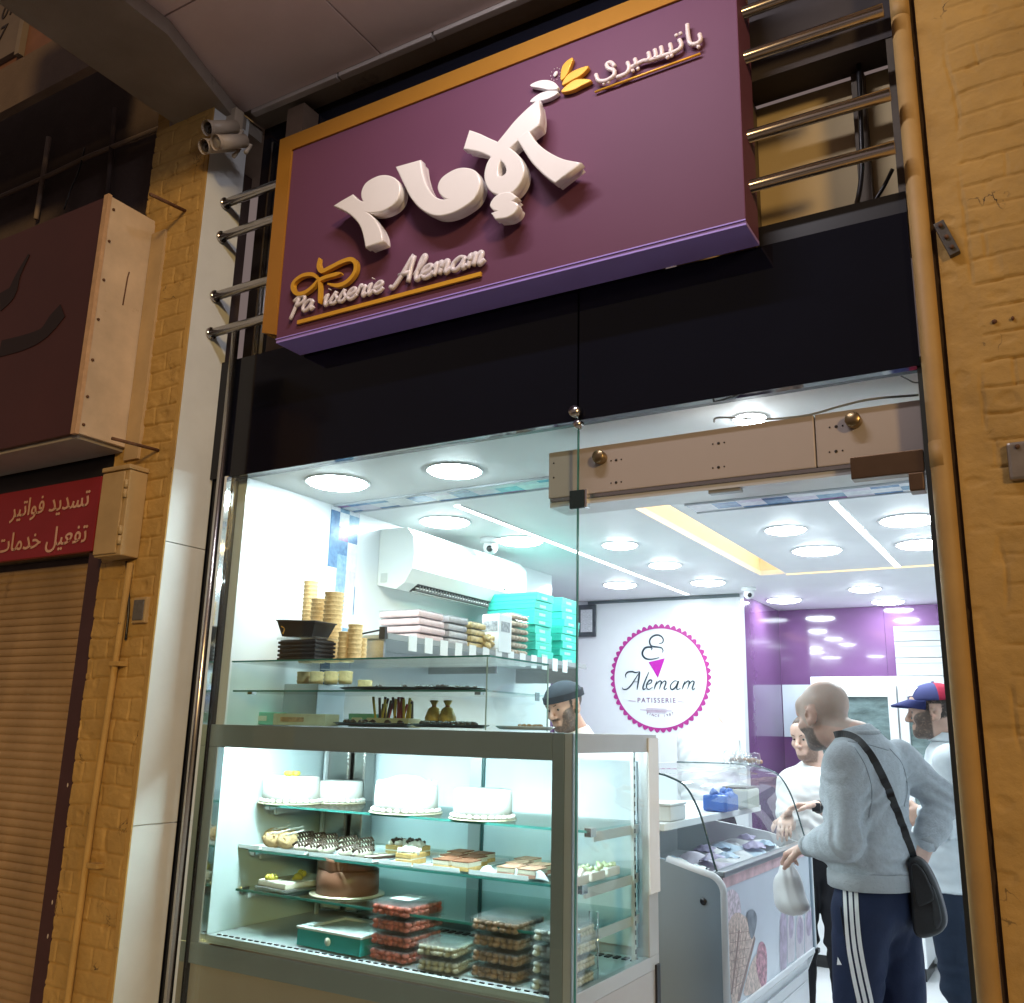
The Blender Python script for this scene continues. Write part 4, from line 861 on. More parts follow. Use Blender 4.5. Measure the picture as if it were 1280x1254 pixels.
dpart('duct', STEEL, -2.80, -2.68, .60, .679, .86, 1.55, bev=.01); dpart('duct', STEEL, -2.665, -2.60, .61, .679, .86, 1.55, bev=.01)
dpart('end_panel', mat('case_end', (.66, .78, .80), .2, var=.03, coat=.2), -2.8545, -2.8505, .0565, .69, .84, 1.574)
dpart('floor_plate', mat('steel_plate', (.70, .74, .76), .45, .3, var=.08), -2.855, -1.3525, .0565, .70, .815, .838)
gr_ = MB()
for k in range(46): gr_.box(-2.82 + k * .032, -2.803 + k * .032, .075, .082, .8385, .8420)
gr_.build('air_slots', BLACKP, dc, DO)
gr_ = MB()
for k in range(38): gr_.box(-2.62 + k * .033, -2.602 + k * .033, .62, .655, .8385, .8425)
gr_.build('air_slots', BLACKP, dc, DO)
dpart('led_bar', glow('case_led', (.86, .96, 1.0), 135.0), -2.82, -1.40, .070, .105, 1.545, 1.560)
dpart('led_cover', WHITEP, -2.84, -1.38, .060, .115, 1.561, 1.5745)
for z, yf in ((1.295, .225), (1.132, .165), (.998, .115)):
    s_ = dpart('shelf', GLASSS, -2.785, -1.375, yf + .004, .66, z - .008, z)
    dpart('shelf_edge', GREENE, -2.785, -1.375, yf, yf + .0035, z - .008, z, par=s_)
    for xx in (-2.785, -1.385):
        dpart('clip', CHROME, xx - .004, xx + .022, yf + .012, yf + .05, z - .022, z + .006, bev=.003, par=s_)
        dpart('shelf_arm', mat('arm_white', (.7, .73, .75), .35, .2, var=.03), xx, xx + .008, yf + .06, .66, z - .040, z - .009, par=s_)
for xx in (-2.80, -1.372): dpart('slotted_upright', _M['arm_white'], xx - .006, xx + .006, .585, .60, .84, 1.55)
sl_ = MB()
for k in range(22): sl_.box(-1.3655, -1.3645, .588, .597, .87 + k * .03, .885 + k * .03)
sl_.build('upright_slots', BLACKP, dc, DO)
for q_ in dc.children:
    for c_ in q_.children: pass

# ------------------------------------------------------------------ glass counter box on top of the case
GO = (-2.24, 0.24, 1.598)
gb = thing('glass_counter_box', 'clear two tier glass box standing on top of the display case', 'glass box', GO)
bx0_, bx1_, by0, by1, bz0, bz1 = -2.855, -1.66, 0.058, 0.48, 1.598, 1.842
def gp(nm, m, *b): return MB().box(*b).build(nm, m, gb, GO)
gp('front_pane', GLASSC, bx0_, bx1_, by0, by0 + .005, bz0, bz1 - .0065)
gp('side_pane', GLASSC, bx1_ - .005, bx1_, by0 + .0055, by1, bz0, bz1 - .0065)
gp('top_pane', GLASSC, bx0_, bx1_, by0 + .004, by1, bz1 - .006, bz1); gp('top_edge', GREENE, bx0_, bx1_ + .001, by0 - .0005, by0 + .0035, bz1 - .006, bz1)
gp('side_edge', GREENE, bx1_ + .0005, bx1_ + .004, by0 + .004, by1, bz1 - .006, bz1)
gp('corner_edge', mat('pale_edge', (.45, .6, .58), .2, var=0), bx1_ - .003, bx1_ + .002, by0 - .002, by0 - .0006, bz0, bz1 - .007)
gp('rear_edge', _M['pale_edge'], bx1_ - .003, bx1_ + .002, by1 + .0005, by1 + .004, bz0, bz1 - .007)
gp('middle_shelf', GLASSS, bx0_ + .01, bx1_ - .008, by0 + .012, by1 - .01, 1.722, 1.728); gp('shelf_edge', GREENE, bx0_ + .01, bx1_ - .008, by0 + .008, by0 + .0115, 1.722, 1.728)
for xx in (-2.75, -1.70): gp('clip', CHROME, xx - .012, xx + .012, by0 + .006, by0 + .03, 1.712, 1.7215)
gp('clip', CHROME, -1.668, -1.6655, .40, .43, 1.705, 1.735)

ORD = ['lowest', 'second from the bottom', 'third from the bottom', 'fourth from the bottom', 'fifth from the bottom', 'sixth from the bottom', 'seventh from the bottom', 'eighth from the bottom', 'ninth from the bottom']
def ordn(i, n): return 'lowest' if i == 0 else 'topmost' if i == n - 1 else ORD[i]
# wafer cone stacks
WAF = mat('wafer', (.72, .50, .24), .7, var=.2, vs=40, bump=.4, bs=120)
def wafer_stack(px0, px1, ptop, y, lb, zb):
    a = at((px0 + px1) / 2, ptop, y=y); wl_ = at(px0, ptop + 30, y=y)[0]; wr_ = at(px1, ptop + 30, y=y)[0]; r = max(.018, (wr_ - wl_) / 2)
    h_ = max(.03, float(a[2]) - zb); n = max(3, int(h_ / .017)); pr = [(0.0, 0.0)]
    for k in range(n):
        z = h_ * k / n; pr += [(r * .86, z + .0005), (r, z + h_ / n * .80), (r * .99, z + h_ / n * .97)]
    pr += [(r * .86, h_), (r * .8, h_ - .01), (0, h_ - .012)]
    o = MB().lathe(pr, (0, 0, 0), 22).build('wafer_stack', WAF); o.location = (float(a[0]), y, zb); o.rotation_euler = (random.uniform(-.012, .012), random.uniform(-.015, .015), random.random() * 6)
    return tag(o, lb, 'wafer cones', 'stacks of wafer cups')
Zt = bz1 + .001
wafer_stack(383, 397, 727, .34, 'tallest slim stack of wafer cups, against the left wall', Zt)
wafer_stack(392, 408, 749, .30, 'medium stack of wafer cups right behind the black tubs', Zt)
wafer_stack(408, 427, 741, .27, 'thick tall stack of wafer cups in the middle of the group', Zt)
wafer_stack(425, 437, 790, .24, 'short stack of wafer cups right of the thick tall one', Zt)
wafer_stack(437, 452, 781, .26, 'leaning stack of wafer cups near the right of the group', Zt)
wafer_stack(450, 458, 798, .30, 'smallest slim stack of wafer cups at the right end', Zt)
sb = MB().box(-2.80, -2.615, .30, .47, 1.600, 1.765, .004).build('steel_box', mat('dull_steel', (.40, .43, .45), .35, .8, var=.08)); tag(sb, 'plain steel box inside the left of the glass counter box', 'box')
for i, px in enumerate((378, 394, 412, 430, 450)):
    q = at(px, 845, y=.36); o = MB().lathe([(0, 0), (.026, .001), (.030, .016), (.027, .017), (.030, .033), (.027, .034), (.030, .050), (.024, .052), (0, .045)], n=18).build('wafer_stack', WAF)
    o.location = (max(-2.775, float(q[0])), .37, 1.766) if i < 4 else (float(q[0]) + .02, .37, 1.7295); tag(o, ['wafer cup pile on the steel box nearest the left wall', 'second wafer cup pile from the wall on the steel box', 'third wafer cup pile from the wall on the steel box', 'wafer cup pile at the right edge of the steel box', 'wafer cup pile standing alone on the glass shelf'][i], 'wafer cones', 'short wafer piles under the glass')
# black tubs
q = at(380, 824, y=.16)
tb = thing('food_tub', 'stack of nested black tubs with clear lid on the glass box', 'tub', (-2.57, .17, Zt))
m = MB()
for k in range(5): m.box(-.098, .098, -.06, .06, .001 + k * .016, .012 + k * .016, .004)
m.box(-.09, .09, -.054, .054, .001, .08); m.build('tubs', BLACKP, tb); MB().box(-.103, .103, -.064, .064, .0815, .090, .003).build('lid', GLASSX, tb)
tb = thing('food_tub', 'single black tub with small gold mark tilted on the tub stack', 'tub', (-2.585, .17, Zt + .092))
M_ = Matrix.Rotation(math.radians(3), 3, 'Y'); vs = [(-.078, -.045, 0), (.078, -.045, 0), (.078, .045, 0), (-.078, .045, 0), (-.10, -.06, .058), (.10, -.06, .058), (.10, .06, .058), (-.10, .06, .058)]
MB().add([tuple(M_ @ Vector(v_)) for v_ in vs], [(3, 2, 1, 0), (4, 5, 6, 7), (0, 1, 5, 4), (1, 2, 6, 5), (2, 3, 7, 6), (3, 0, 4, 7)]).build('tub', BLACKP, tb)
MB().box(-.104, .104, -.064, .064, .0585, .064, .002, M_).build('rim', BLACKP, tb)
MB().ribbon([(-.075, -.0555, .045), (-.058, -.053, .036), (-.066, -.051, .026), (-.072, -.049, .014)], .009, (0, -1, .3), .001).build('gold_mark', GOLDL, tb)

# trays and sweets inside the glass box
CHO = mat('chocolate', (.055, .028, .016), .35, var=.3, vs=30)
PLAT = mat('black_platter', (.012, .018, .018), .2, var=.1)
def platter(px0, px1, y, z, lb, n, m=CHO, rad=.12, bump=.013, mm=PLAT):
    a = at(px0, 880, y=y)[0]; b = at(px1, 880, y=y)[0]; c = float(a + b) / 2; rx = float(b - a) / 2
    t = thing('serving_platter', lb, 'platter', (c, y, z))
    MB().lathe([(0, .004), (.85, .004), (1.0, .014), (.985, .016), (.84, .008), (0, .008)], n=40, M=Matrix.Diagonal((rx, rad, 1))).build('platter', mm, t)
    for k in range(n):
        a_ = random.uniform(0, 6.28); r_ = math.sqrt(random.random()) * .78
        MB().ell((rx * r_ * math.cos(a_), rad * r_ * math.sin(a_), .0085 + bump * .7), (bump * random.uniform(.8, 1.3), bump * random.uniform(.8, 1.2), bump * .8), 8, .25).build('sweet', m, t)
NUT = mat('nut_sweet', (.32, .19, .08), .6, var=.35, vs=60)
platter(428, 552, .26, 1.729, 'long black platter nearly empty on the middle glass shelf', 3)
platter(520, 604, .29, 1.7295, 'black platter heaped with chocolates on the middle glass shelf', 40, CHO, .13, .011)
platter(425, 512, .20, 1.599, 'black platter with a few chocolates on the floor of the glass box', 10, CHO, .12)
platter(521, 608, .19, 1.5995, 'black platter heaped with dark sweets on the floor of the glass box', 46, CHO, .12, .012)
platter(625, 690, .22, 1.5985, 'pale platter with mixed sweets just right of the glass box corner', 10, NUT, .1, .010, mat('grey_platter', (.4, .44, .45), .3, var=.05))
def carton(px0, px1, y, z, h, d, m, lb, cat='box', mark=None):
    a = float(at(px0, 890, y=y)[0]); b = float(at(px1, 890, y=y)[0])
    t = thing('flat_carton', lb, cat, ((a + b) / 2, y, z)); w_ = (b - a) / 2
    MB().box(-w_, w_, 0, d, 0, h, .002).build('carton', m, t)
    if mark: MB().box(-w_ * .7, w_ * .2, -.0015, -.0003, h * .3, h * .7).build('printed_panel', mark, t)
CRM = mat('cream_card', (.70, .70, .58), .5, var=.1, vs=30); GRN = mat('green_card', (.20, .55, .42), .5, var=.1)
carton(318, 345, .24, 1.599, .05, .09, GRN, 'small green carton at the left end inside the glass box', 'carton', CRM)
carton(342, 407, .15, 1.599, .044, .08, CRM, 'long cream printed carton at the left inside the glass box', 'carton', mat('carton_print', (.55, .35, .22), .5, var=.5, vs=60))
carton(436, 465, .27, 1.599, .05, .08, GRN, 'small green carton in the middle of the glass box floor', 'carton', CRM)
STK = [mat('stick_red', (.45, .05, .06), .4, var=.1), mat('stick_yellow', (.75, .55, .08), .4, var=.1), mat('stick_dark', (.08, .05, .04), .4, var=.1)]
cs = thing('candy_tray', 'small tray crowded with colourful wrapped candy sticks in the glass box', 'candy', (float(at(493, 880, y=.3)[0]), .30, 1.599))
MB().box(-.10, .10, -.04, .04, .001, .035, .003).build('tray', CRM, cs)
for k in range(26):
    x_ = random.uniform(-.09, .09); y_ = random.uniform(-.03, .03); MB().tube([(x_, y_, .03), (x_ + random.uniform(-.02, .02), y_, .085 + random.uniform(0, .03))], .0055, 6).build('candy_stick', STK[k % 3], cs)
for i, px in enumerate((539, 556)):
    q = at(px, 880, y=.31); t = thing('sweet_bag', ['golden bag of sweets tied at the top inside the glass box', 'yellow bag of sweets right of the golden one inside the glass box'][i], 'bag', (float(q[0]), .33, 1.609), 'tied sweet bags')
    MB().lathe([(0, 0), (.03, .002), (.034, .03), (.022, .062), (.007, .072), (.018, .092), (.012, .094), (0, .085)], n=14).build('bag', mat('bag_gold', (.62, .42, .10), .35, var=.4, vs=40), t); MB().lathe([(.0075, .069), (.0095, .072), (.0075, .075)], n=12).build('tie', STK[0], t)

# ------------------------------------------------------------------ cakes on the top glass shelf
ICING = mat('white_icing', (.86, .84, .82), .45, var=.02, bump=.05, bs=30)
PINKI = mat('pink_icing', (.80, .42, .48), .45, var=.1, vs=20)
BOARD = mat('cake_board', (.75, .66, .50), .35, .2, var=.05)
def cake(px, wpx, z, h, y, lb, m=ICING, top=None):
    q = at(px, 1000, y=y); r = abs(float(at(px + wpx / 2, 1000, y=y)[0] - at(px - wpx / 2, 1000, y=y)[0])) / 2
    t = thing('round_cake', lb, 'cake', (float(q[0]), y, z))
    MB().lathe([(0, .0005), (r * 1.16, .0005), (r * 1.16, .004), (0, .004)], n=40).build('board', BOARD, t)
    bd = MB()
    for k in range(26): bd.ell((r * 1.02 * math.cos(k * 2 * math.pi / 26), r * 1.02 * math.sin(k * 2 * math.pi / 26), .012), (.0125, .0125, .009), 7, .1)
    bd.build('piped_border', m, t)
    b = MB().lathe([(0, .005), (r, .005), (r * 1.005, h * .5), (r * .99, h * .94), (r * .94, h), (0, h)], n=44).build('body', m, t)
    return t, r, h
S1 = 1.2955
t, r, h = cake(363, 52, S1, .104, .34, 'white iced cake with small yellow flower at the left of the top shelf')
fl_ = MB()
for k in range(6): fl_.ell((.022 * math.cos(k), .022 * math.sin(k), h + .010), (.013, .011, .010), 8)
fl_.build('sugar_flower', mat('yellow_sugar', (.80, .68, .08), .5, var=.1), t)
t, r, h = cake(424, 44, S1, .086, .50, 'plain white iced cake behind the yellow flowered one')
t, r, h = cake(508, 64, S1, .100, .33, 'white cake with domed cream and pink swirl in the middle of the top shelf')
MB().lathe([(0, h + .034), (r * .35, h + .031), (r * .62, h + .018), (r * .74, h + .001)], n=30).build('cream_dome', ICING, t)
pk = MB()
for k in range(5): pk.ell((r * .72 * math.cos(-.6 + .25 * k), r * .72 * math.sin(-.6 + .25 * k), h + .004 - .006 * k), (.022, .018, .016), 10, .1)
pk.build('pink_swirl', PINKI, t)
for k in range(10):
    a_ = k * .628; MB().ell((r * .86 * math.cos(a_), r * .86 * math.sin(a_), h + .004), (.012, .012, .011), 8).build('cream_rosette', ICING, t)
t, r, h = cake(604, 62, S1, .100, .32, 'plain white iced cake nearest the corner post on the top shelf')

# ------------------------------------------------------------------ pastries on the second shelf
S2 = 1.1325
PAPER = mat('baking_paper', (.72, .76, .80), .5, var=.06); SPON = mat('sponge', (.62, .40, .15), .8, var=.25, vs=50, bump=.3, bs=90); COCOA = mat('cocoa_top', (.22, .085, .04), .85, var=.3, vs=50, bump=.3, bs=90); CREAM = mat('pastry_cream', (.82, .76, .64), .5, var=.06)
CRUMB = mat('golden_crumb', (.62, .42, .22), .85, var=.3, vs=60, bump=.5, bs=100)
def tray(px0, px1, y0_, y1_, z, lb):
    a = float(at(px0, 1080, y=(y0_ + y1_) / 2)[0]); b = float(at(px1, 1080, y=(y0_ + y1_) / 2)[0])
    t = thing('paper_tray', lb, 'tray', ((a + b) / 2, (y0_ + y1_) / 2, z), 'paper lined pastry trays'); w_ = (b - a) / 2; d_ = (y1_ - y0_) / 2
    MB().box(-w_, w_, -d_, d_, .0005, .004, .001).build('sheet', PAPER, t); MB().box(-w_, w_, -d_ - .003, -d_ - .0005, .0005, .014).box(-w_, w_, d_ + .0005, d_ + .003, .0005, .014).build('rim', PAPER, t)
tray(326, 362, .175, .52, S2, 'paper tray under the crumb covered pastry at the left end')
tray(366, 418, .175, .52, S2, 'paper tray under the left chocolate striped eclairs')
tray(422, 500, .175, .50, S2, 'paper tray under the right chocolate striped eclairs')
tray(505, 545, .185, .48, S2, 'paper tray under the layered sponge slices')
tray(550, 606, .180, .50, S2, 'paper tray under the cocoa topped cake bars')
tray(618, 690, .180, .50, S2, 'paper tray under the pale almond cake bars')
def P2(px, y): return float(at(px, 1060, y=y)[0])
def lumps(m, c, r, n, s, mb):
    for _ in range(n): mb.ell((c[0] + random.uniform(-r[0], r[0]), c[1] + random.uniform(-r[1], r[1]), c[2] + random.uniform(-r[2], r[2])), (s * random.uniform(.7, 1.2),) * 3, 6, .3)
for i, (y, px_, lb) in enumerate(((.24, 358, 'front crumb pastry beside the chocolate striped eclairs'), (.35, 358, 'middle crumb pastry beside the chocolate striped eclairs'), (.23, 341, 'front crumb covered cream pastry at the left end of the second shelf'), (.33, 341, 'middle crumb covered cream pastry at the left end'), (.43, 341, 'rear crumb covered cream pastry at the left end'))):
    t = thing('crumb_pastry', lb, 'pastry', (P2(px_, y), y, S2 + .0045), 'crumb covered pastries'); mb = MB().ell((0, 0, .03), (.042, .040, .030), 16, .05); lumps(None, (0, 0, .032), (.03, .03, .018), 60, .007, mb); mb.build('crumb', CRUMB, t)
    w = MB()
    for k in range(3): w.tube([(.0 + .01 * k, -.02, .05), (.035 + .02 * k, -.03 + .02 * k, .062 + .006 * k)], .002, 5)
    w.build('white_sliver', ICING, t)
k_ = 0
for px in (377, 392, 407, 432, 452):
    for y in (.23, .35, .46):
        t = thing('eclair', 'chocolate striped cream eclair, %s on the %s tray' % (('front' if y < .3 else 'middle' if y < .4 else 'rear') + ' row '  + {377: 'left', 392: 'middle', 407: 'right', 432: 'left', 452: 'right'}[px] + ' one', 'left' if px < 420 else 'right'), 'eclair', (P2(px, y) + .01, y, S2 + .0045), 'striped eclairs', 0.0)
        MB().ell((0, 0, .017), (.020, .052, .017), 14, .03).build('bun', CREAM, t)
        st = MB()
        for k in range(6): st.tube([tuple(q_) for q_ in crom([(-.018, -.042 + .016 * k, .024), (0, -.036 + .016 * k, .0355), (.018, -.042 + .016 * k, .024)], 3)], .0045, 6)
        st.build('chocolate_stripes', CHO, t); k_ += 1
for i, px in enumerate((462, 478)):
    y = .26; t = thing('chocolate_stick', ['long dark chocolate wafer lying across the right eclair tray', 'second dark chocolate wafer nearer the empty part of the tray'][i], 'wafer', (P2(px, y), y, S2 + .0045), 'chocolate wafers'); MB().box(-.012, .012, -.07, .07, .001, .010, .002, Matrix.Rotation(-.5 + .2 * i, 3, 'Z')).build('wafer', CHO, t); MB().box(-.011, .011, -.068, .068, .0105, .013, .001, Matrix.Rotation(-.5 + .2 * i, 3, 'Z')).build('filling', CREAM, t)
for i, (px, y) in enumerate(((500, .40), (520, .40), (514, .235))):
    t = thing('sponge_slice', ['cream topped sponge slice with dark curls, rear left', 'cream topped sponge slice with dark curls, rear right', 'two layer golden sponge slice at the front with cream top'][i], 'cake slice', (P2(px, y), y, S2 + .0045), 'layered sponge slices')
    MB().box(-.035, .035, -.045, .045, 0, .016, .002).build('sponge', SPON, t); MB().box(-.034, .034, -.044, .044, .0162, .020).build('cream_layer', CREAM, t); MB().box(-.035, .035, -.045, .045, .0202, .036, .002).build('sponge', SPON, t)
    mb = MB(); lumps(None, (0, 0, .040), (.028, .036, .004), 30, .012, mb); mb.build('whipped_cream', ICING, t)
    if i < 2:
        mb = MB(); lumps(None, (0, 0, .049), (.026, .034, .003), 14, .010, mb); mb.build('dark_curls', CHO, t)
def bar(px, y, w_, d_, m_top, lb, h=.032, rot=0.0):
    t = thing('cake_bar', lb, 'cake bar', (P2(px, y), y, S2 + .0045), 'rectangular cake bars', rot)
    MB().box(-w_, w_, -d_, d_, 0, h * .42, .002).build('sponge', SPON if m_top is COCOA else mat('almond_base', (.42, .22, .16), .8, var=.2), t); MB().box(-w_ * .98, w_ * .98, -d_ * .98, d_ * .98, h * .425, h * .86, .002).build('cream_layer', CREAM, t); MB().box(-w_, w_, -d_, d_, h * .862, h, .002).build('topping', m_top, t)
ALM = mat('almond_top', (.48, .27, .18), .85, var=.35, vs=60, bump=.5, bs=90)
for i, (px, y) in enumerate(((560, .225), (584, .225), (568, .325), (592, .325), (576, .425), (602, .425))):
    bar(px, y, .034, .042, COCOA, 'cocoa dusted cake bar, %s row %s' % (['front', 'front', 'middle', 'middle', 'rear', 'rear'][i], ['left', 'right'][i % 2]))
for i, (px, y) in enumerate(((640, .225), (666, .225), (650, .325), (676, .325), (660, .425))):
    bar(px, y, .034, .042, ALM, 'almond topped cake bar, %s' % ['front row left', 'front row right', 'middle row left', 'middle row right', 'rear row'][i], .030)
for i, px in enumerate((612, 644, 676)):
    y = .195; q = P2(px, y); mb = MB()
    mb.grid(lambda u, v, q=q: (q + (u - .5) * .075, y - .012 + .03 * v * math.sin(math.pi * u) * .3, S2 + .005 + .028 * math.sin(math.pi * u) * v), 10, 4); o = mb.build('paper_liner', PAPER); md = o.modifiers.new('s', 'SOLIDIFY'); md.thickness = .001; tag(o, 'curled white paper liner in front of the %s' % ['cocoa bars', 'left almond bars', 'right almond bars'][i], 'paper', 'curled paper liners')
for i, (px, y) in enumerate(((735, .2), (752, .30), (768, .42))):
    x_ = -1.415; t = thing('cream_slice', ['front white cream slice at the right end of the second shelf', 'middle white cream slice with pistachio at the right end', 'rear white cream slice with pistachio at the right end'][i], 'cream slice', (x_, .21 + .12 * i, S2 + .0015), 'white cream slices')
    MB().box(-.035, .035, -.05, .05, 0, .028, .005).build('slice', ICING, t); mb = MB(); lumps(None, (0, 0, .032), (.026, .042, .004), 12 if i else 6, .010, mb); mb.build('cream_swirl', ICING if i == 0 else mat('pistachio', (.62, .70, .42), .6, var=.15, vs=40), t)

# ------------------------------------------------------------------ third shelf
S3 = .9985
q = at(350, 1100, y=.20)
t = thing('cream_tray', 'long silver tray of cream cake with yellow fruit on the third shelf', 'cake', (-2.62, .27, S3))
MB().box(-.09, .09, -.13, .13, .001, .012, .003, Matrix.Rotation(-.15, 3, 'Z')).build('tray', mat('foil', (.6, .62, .62), .25, .8, var=.05), t); MB().box(-.082, .082, -.122, .122, .0125, .034, .005, Matrix.Rotation(-.15, 3, 'Z')).build('cream_cake', CREAM, t)
for i, (x_, y_) in enumerate(((-.04, -.09), (.02, -.03), (-.02, .04), (.05, .09))):
    mb = MB(); lumps(None, (x_, y_, .042), (.016, .016, .006), 7, .011, mb); mb.build('fruit', mat('yellow_fruit', (.70, .60, .10), .35, var=.2, vs=40), t)
CHB = mat('milk_chocolate', (.235, .10, .06), .38, var=.12, vs=6)
q = at(431, 1128, y=.27)
t = thing('chocolate_cake', 'big brown chocolate cake wrapped in chocolate sheets on the third shelf', 'cake', (float(q[0]), .28, S3))
r = .115
MB().lathe([(0, .0005), (r * 1.2, .0005), (r * 1.2, .005), (0, .005)], n=40).build('board', BOARD, t)
MB().lathe([(0, .0055), (r, .0055), (r * 1.01, .05), (r * .985, .088), (r * .95, .090), (0, .090)], n=44).build('body', CHB, t)
def ruff(R_, z0, z1, a0, a1, sd):
    return MB().grid(lambda u, v: ((R_ + .006 * math.sin(11 * u + sd) + .006 * v) * math.cos(a0 + (a1 - a0) * u), (R_ + .006 * math.sin(11 * u + sd) + .006 * v) * math.sin(a0 + (a1 - a0) * u), z0 + (z1 - z0) * v + .006 * math.sin(4 * u + sd) * v), 26, 4)
for R_, z0, z1, a0, a1, sd in ((.108, .085, .130, -2.9, -.9, 0), (.100, .085, .128, -1.1, 1.2, 2), (.104, .085, .126, 1.0, 3.5, 4), (.07, .088, .122, -2.5, .4, 1), (.05, .09, .118, .2, 3.0, 3)):
    o = ruff(R_, z0, z1, a0, a1, sd).build('chocolate_sheet', CHB, t); md = o.modifiers.new('s', 'SOLIDIFY'); md.thickness = .004
# ------------------------------------------------------------------ boxes on the floor of the case
S4 = .8435
TEAL = mat('teal_card', (.02, .36, .36), .45, var=.04)
q = at(440, 1200, y=.2)
t = thing('gift_box', 'teal gift box with a white rimmed window lid on the case floor', 'box', (-2.30, .22, S4), None, -.05)
MB().box(-.15, .15, -.12, .12, .001, .055, .002).build('box', TEAL, t); MB().box(-.153, .153, -.123, -.095, .0555, .064, .002).box(-.153, .153, .095, .123, .0555, .064, .002).box(-.153, -.12, -.0945, .0945, .0555, .064).box(.12, .153, -.0945, .0945, .0555, .064).build('lid_rim', WHITEP, t)
MB().box(-.1195, .1195, -.0945, .0945, .050, .0545).box(-.1195, .1195, -.0945, .0945, .0556, .057).build('window_contents', mat('pale_sweets', (.6, .62, .6), .4, var=.25, vs=25), t); MB().tube([(0.0, -.1205, .03), (0.0, -.1225, .03)], .014, 18).build('round_seal', CRM, t)
CLR = glassmat('box_plastic', (.975, .985, .99), 1.4, .05, .03)
_FILLM = {}
FILL = {'red': mat('red_sweets', (.55, .13, .09), .4, var=.65, vs=38, bump=.4, bs=60), 'brown': mat('brown_sweets', (.40, .24, .16), .5, var=.6, vs=36, bump=.4, bs=60), 'pale': mat('pale_biscuits', (.62, .55, .44), .6, var=.4, vs=36, bump=.4, bs=60), 'white': mat('white_sweets', (.75, .74, .70), .5, var=.2, vs=36, bump=.4, bs=60)}
def clear_box(loc, w_, d_, h, kind, lb, grp, rz):
    t = thing('clear_food_box', lb, 'food box', loc, grp, rz)
    key = (kind, round(w_, 3), round(d_, 3))
    if key not in _FILLM:
        mb = MB(); nx_ = max(4, int(w_ / .0115)); ny_ = max(4, int(d_ / .0115))
        for a_ in range(nx_):
            for b_ in range(ny_):
                for c_ in range(2): mb.ell((-w_ + .016 + a_ * (2 * w_ - .032) / (nx_ - 1) + random.uniform(-.003, .003), -d_ + .016 + b_ * (2 * d_ - .032) / (ny_ - 1) + random.uniform(-.003, .003), h * (.2 + .32 * c_)), (.0145 * random.uniform(.85, 1.2), .0145 * random.uniform(.85, 1.2), h * .21), 6, .25)
        o_ = mb.build('contents', FILL[kind], t); _FILLM[key] = o_.data
    else:
        o_ = bpy.data.objects.new('contents', _FILLM[key]); COL.objects.link(o_); o_.parent = t
    MB().box(-w_, w_, -d_, d_, .001, h * .74, .006).build('base', CLR, t)
    if kind == 'red': MB().box(-w_ * .5, w_ * .5, -d_ * .5, d_ * .5, h * .9855, h * .992).build('paper_label', WHITEP, t)
    MB().box(-w_ - .004, w_ + .004, -d_ - .004, d_ + .004, h * .745, h * .80, .001).box(-w_ + .008, w_ - .008, -d_ + .008, d_ - .008, h * .802, h * .985, .004).build('lid', CLR, t)
def stack(x, y, n, w_, d_, h, kind, what, rz=0.0):
    for i in range(n): clear_box((x + random.uniform(-.003, .003), y + random.uniform(-.003, .003), S4 + i * h), w_, d_, h, kind, 'clear box %s, %s of its stack' % (what, ordn(i, n)), 'clear boxes stacked in the case', rz + random.uniform(-.03, .03))
stack(-2.045, .20, 4, .085, .10, .047, 'red', 'of red sweets', -.04)
stack(-1.845, .155, 2, .075, .075, .045, 'pale', 'of biscuits between red and brown piles', .1)
stack(-1.635, .20, 4, .088, .095, .046, 'brown', 'of brown sweets', -.03)
stack(-1.43, .19, 4, .062, .11, .046, 'white', 'of white sweets beside the corner post')
# wire stand in the case at the right
ws = MB(); ws.tube([(-1.40, .30, S4), (-1.40, .30, S4 + .20), (-1.37, .30, S4 + .20), (-1.37, .30, S4)], .003, 6); o = ws.build('wire_stand', CHROME); tag(o, 'bent wire stand behind the white sweet boxes', 'stand')

# ------------------------------------------------------------------ long wall shelf with packs
WO = (-2.63, 1.55, 1.96)
sh = thing('wall_shelf', 'long shelf on the left wall carrying packs and teal boxes', 'shelf', WO)
ZS = 1.972
MB().box(-2.864, -2.405, .46, 2.32, ZS - .014, ZS).build('board', mat('shelf_white', (.70, .73, .75), .35, var=.03), sh, WO)
MB().box(-2.404, -2.398, .46, 2.32, ZS - .018, ZS + .006).build('front_lip', mat('lip_dark', (.30, .32, .33), .3, var=0), sh, WO)
for k, y in enumerate(np.arange(.60, 2.12, .118)):
    MB().box(-2.3975, -2.3955, y, y + .058, ZS - .055, ZS + .012).build('price_tag', WHITEP, sh, WO)
for y in (.5, 1.4, 2.3): MB().box(-2.86, -2.45, y, y + .012, ZS - .10, ZS - .0145).build('bracket', STEEL, sh, WO)
MB().box(-2.43, -2.40, .44, .455, ZS - .02, ZS + .03).tube([(-2.80, .452, ZS - .03), (-2.42, .452, ZS + .02)], .004, 6).build('end_wire', BLACKP, sh, WO)
PKP = mat('pack_pink', (.72, .52, .52), .4, var=.15, vs=25); PKG = mat('pack_grey', (.42, .40, .42), .35, var=.3, vs=25); PKO = mat('pack_gold', (.55, .40, .18), .35, var=.5, vs=30)
BISC = mat('pack_biscuit', (.60, .46, .34), .5, var=.45, vs=40)
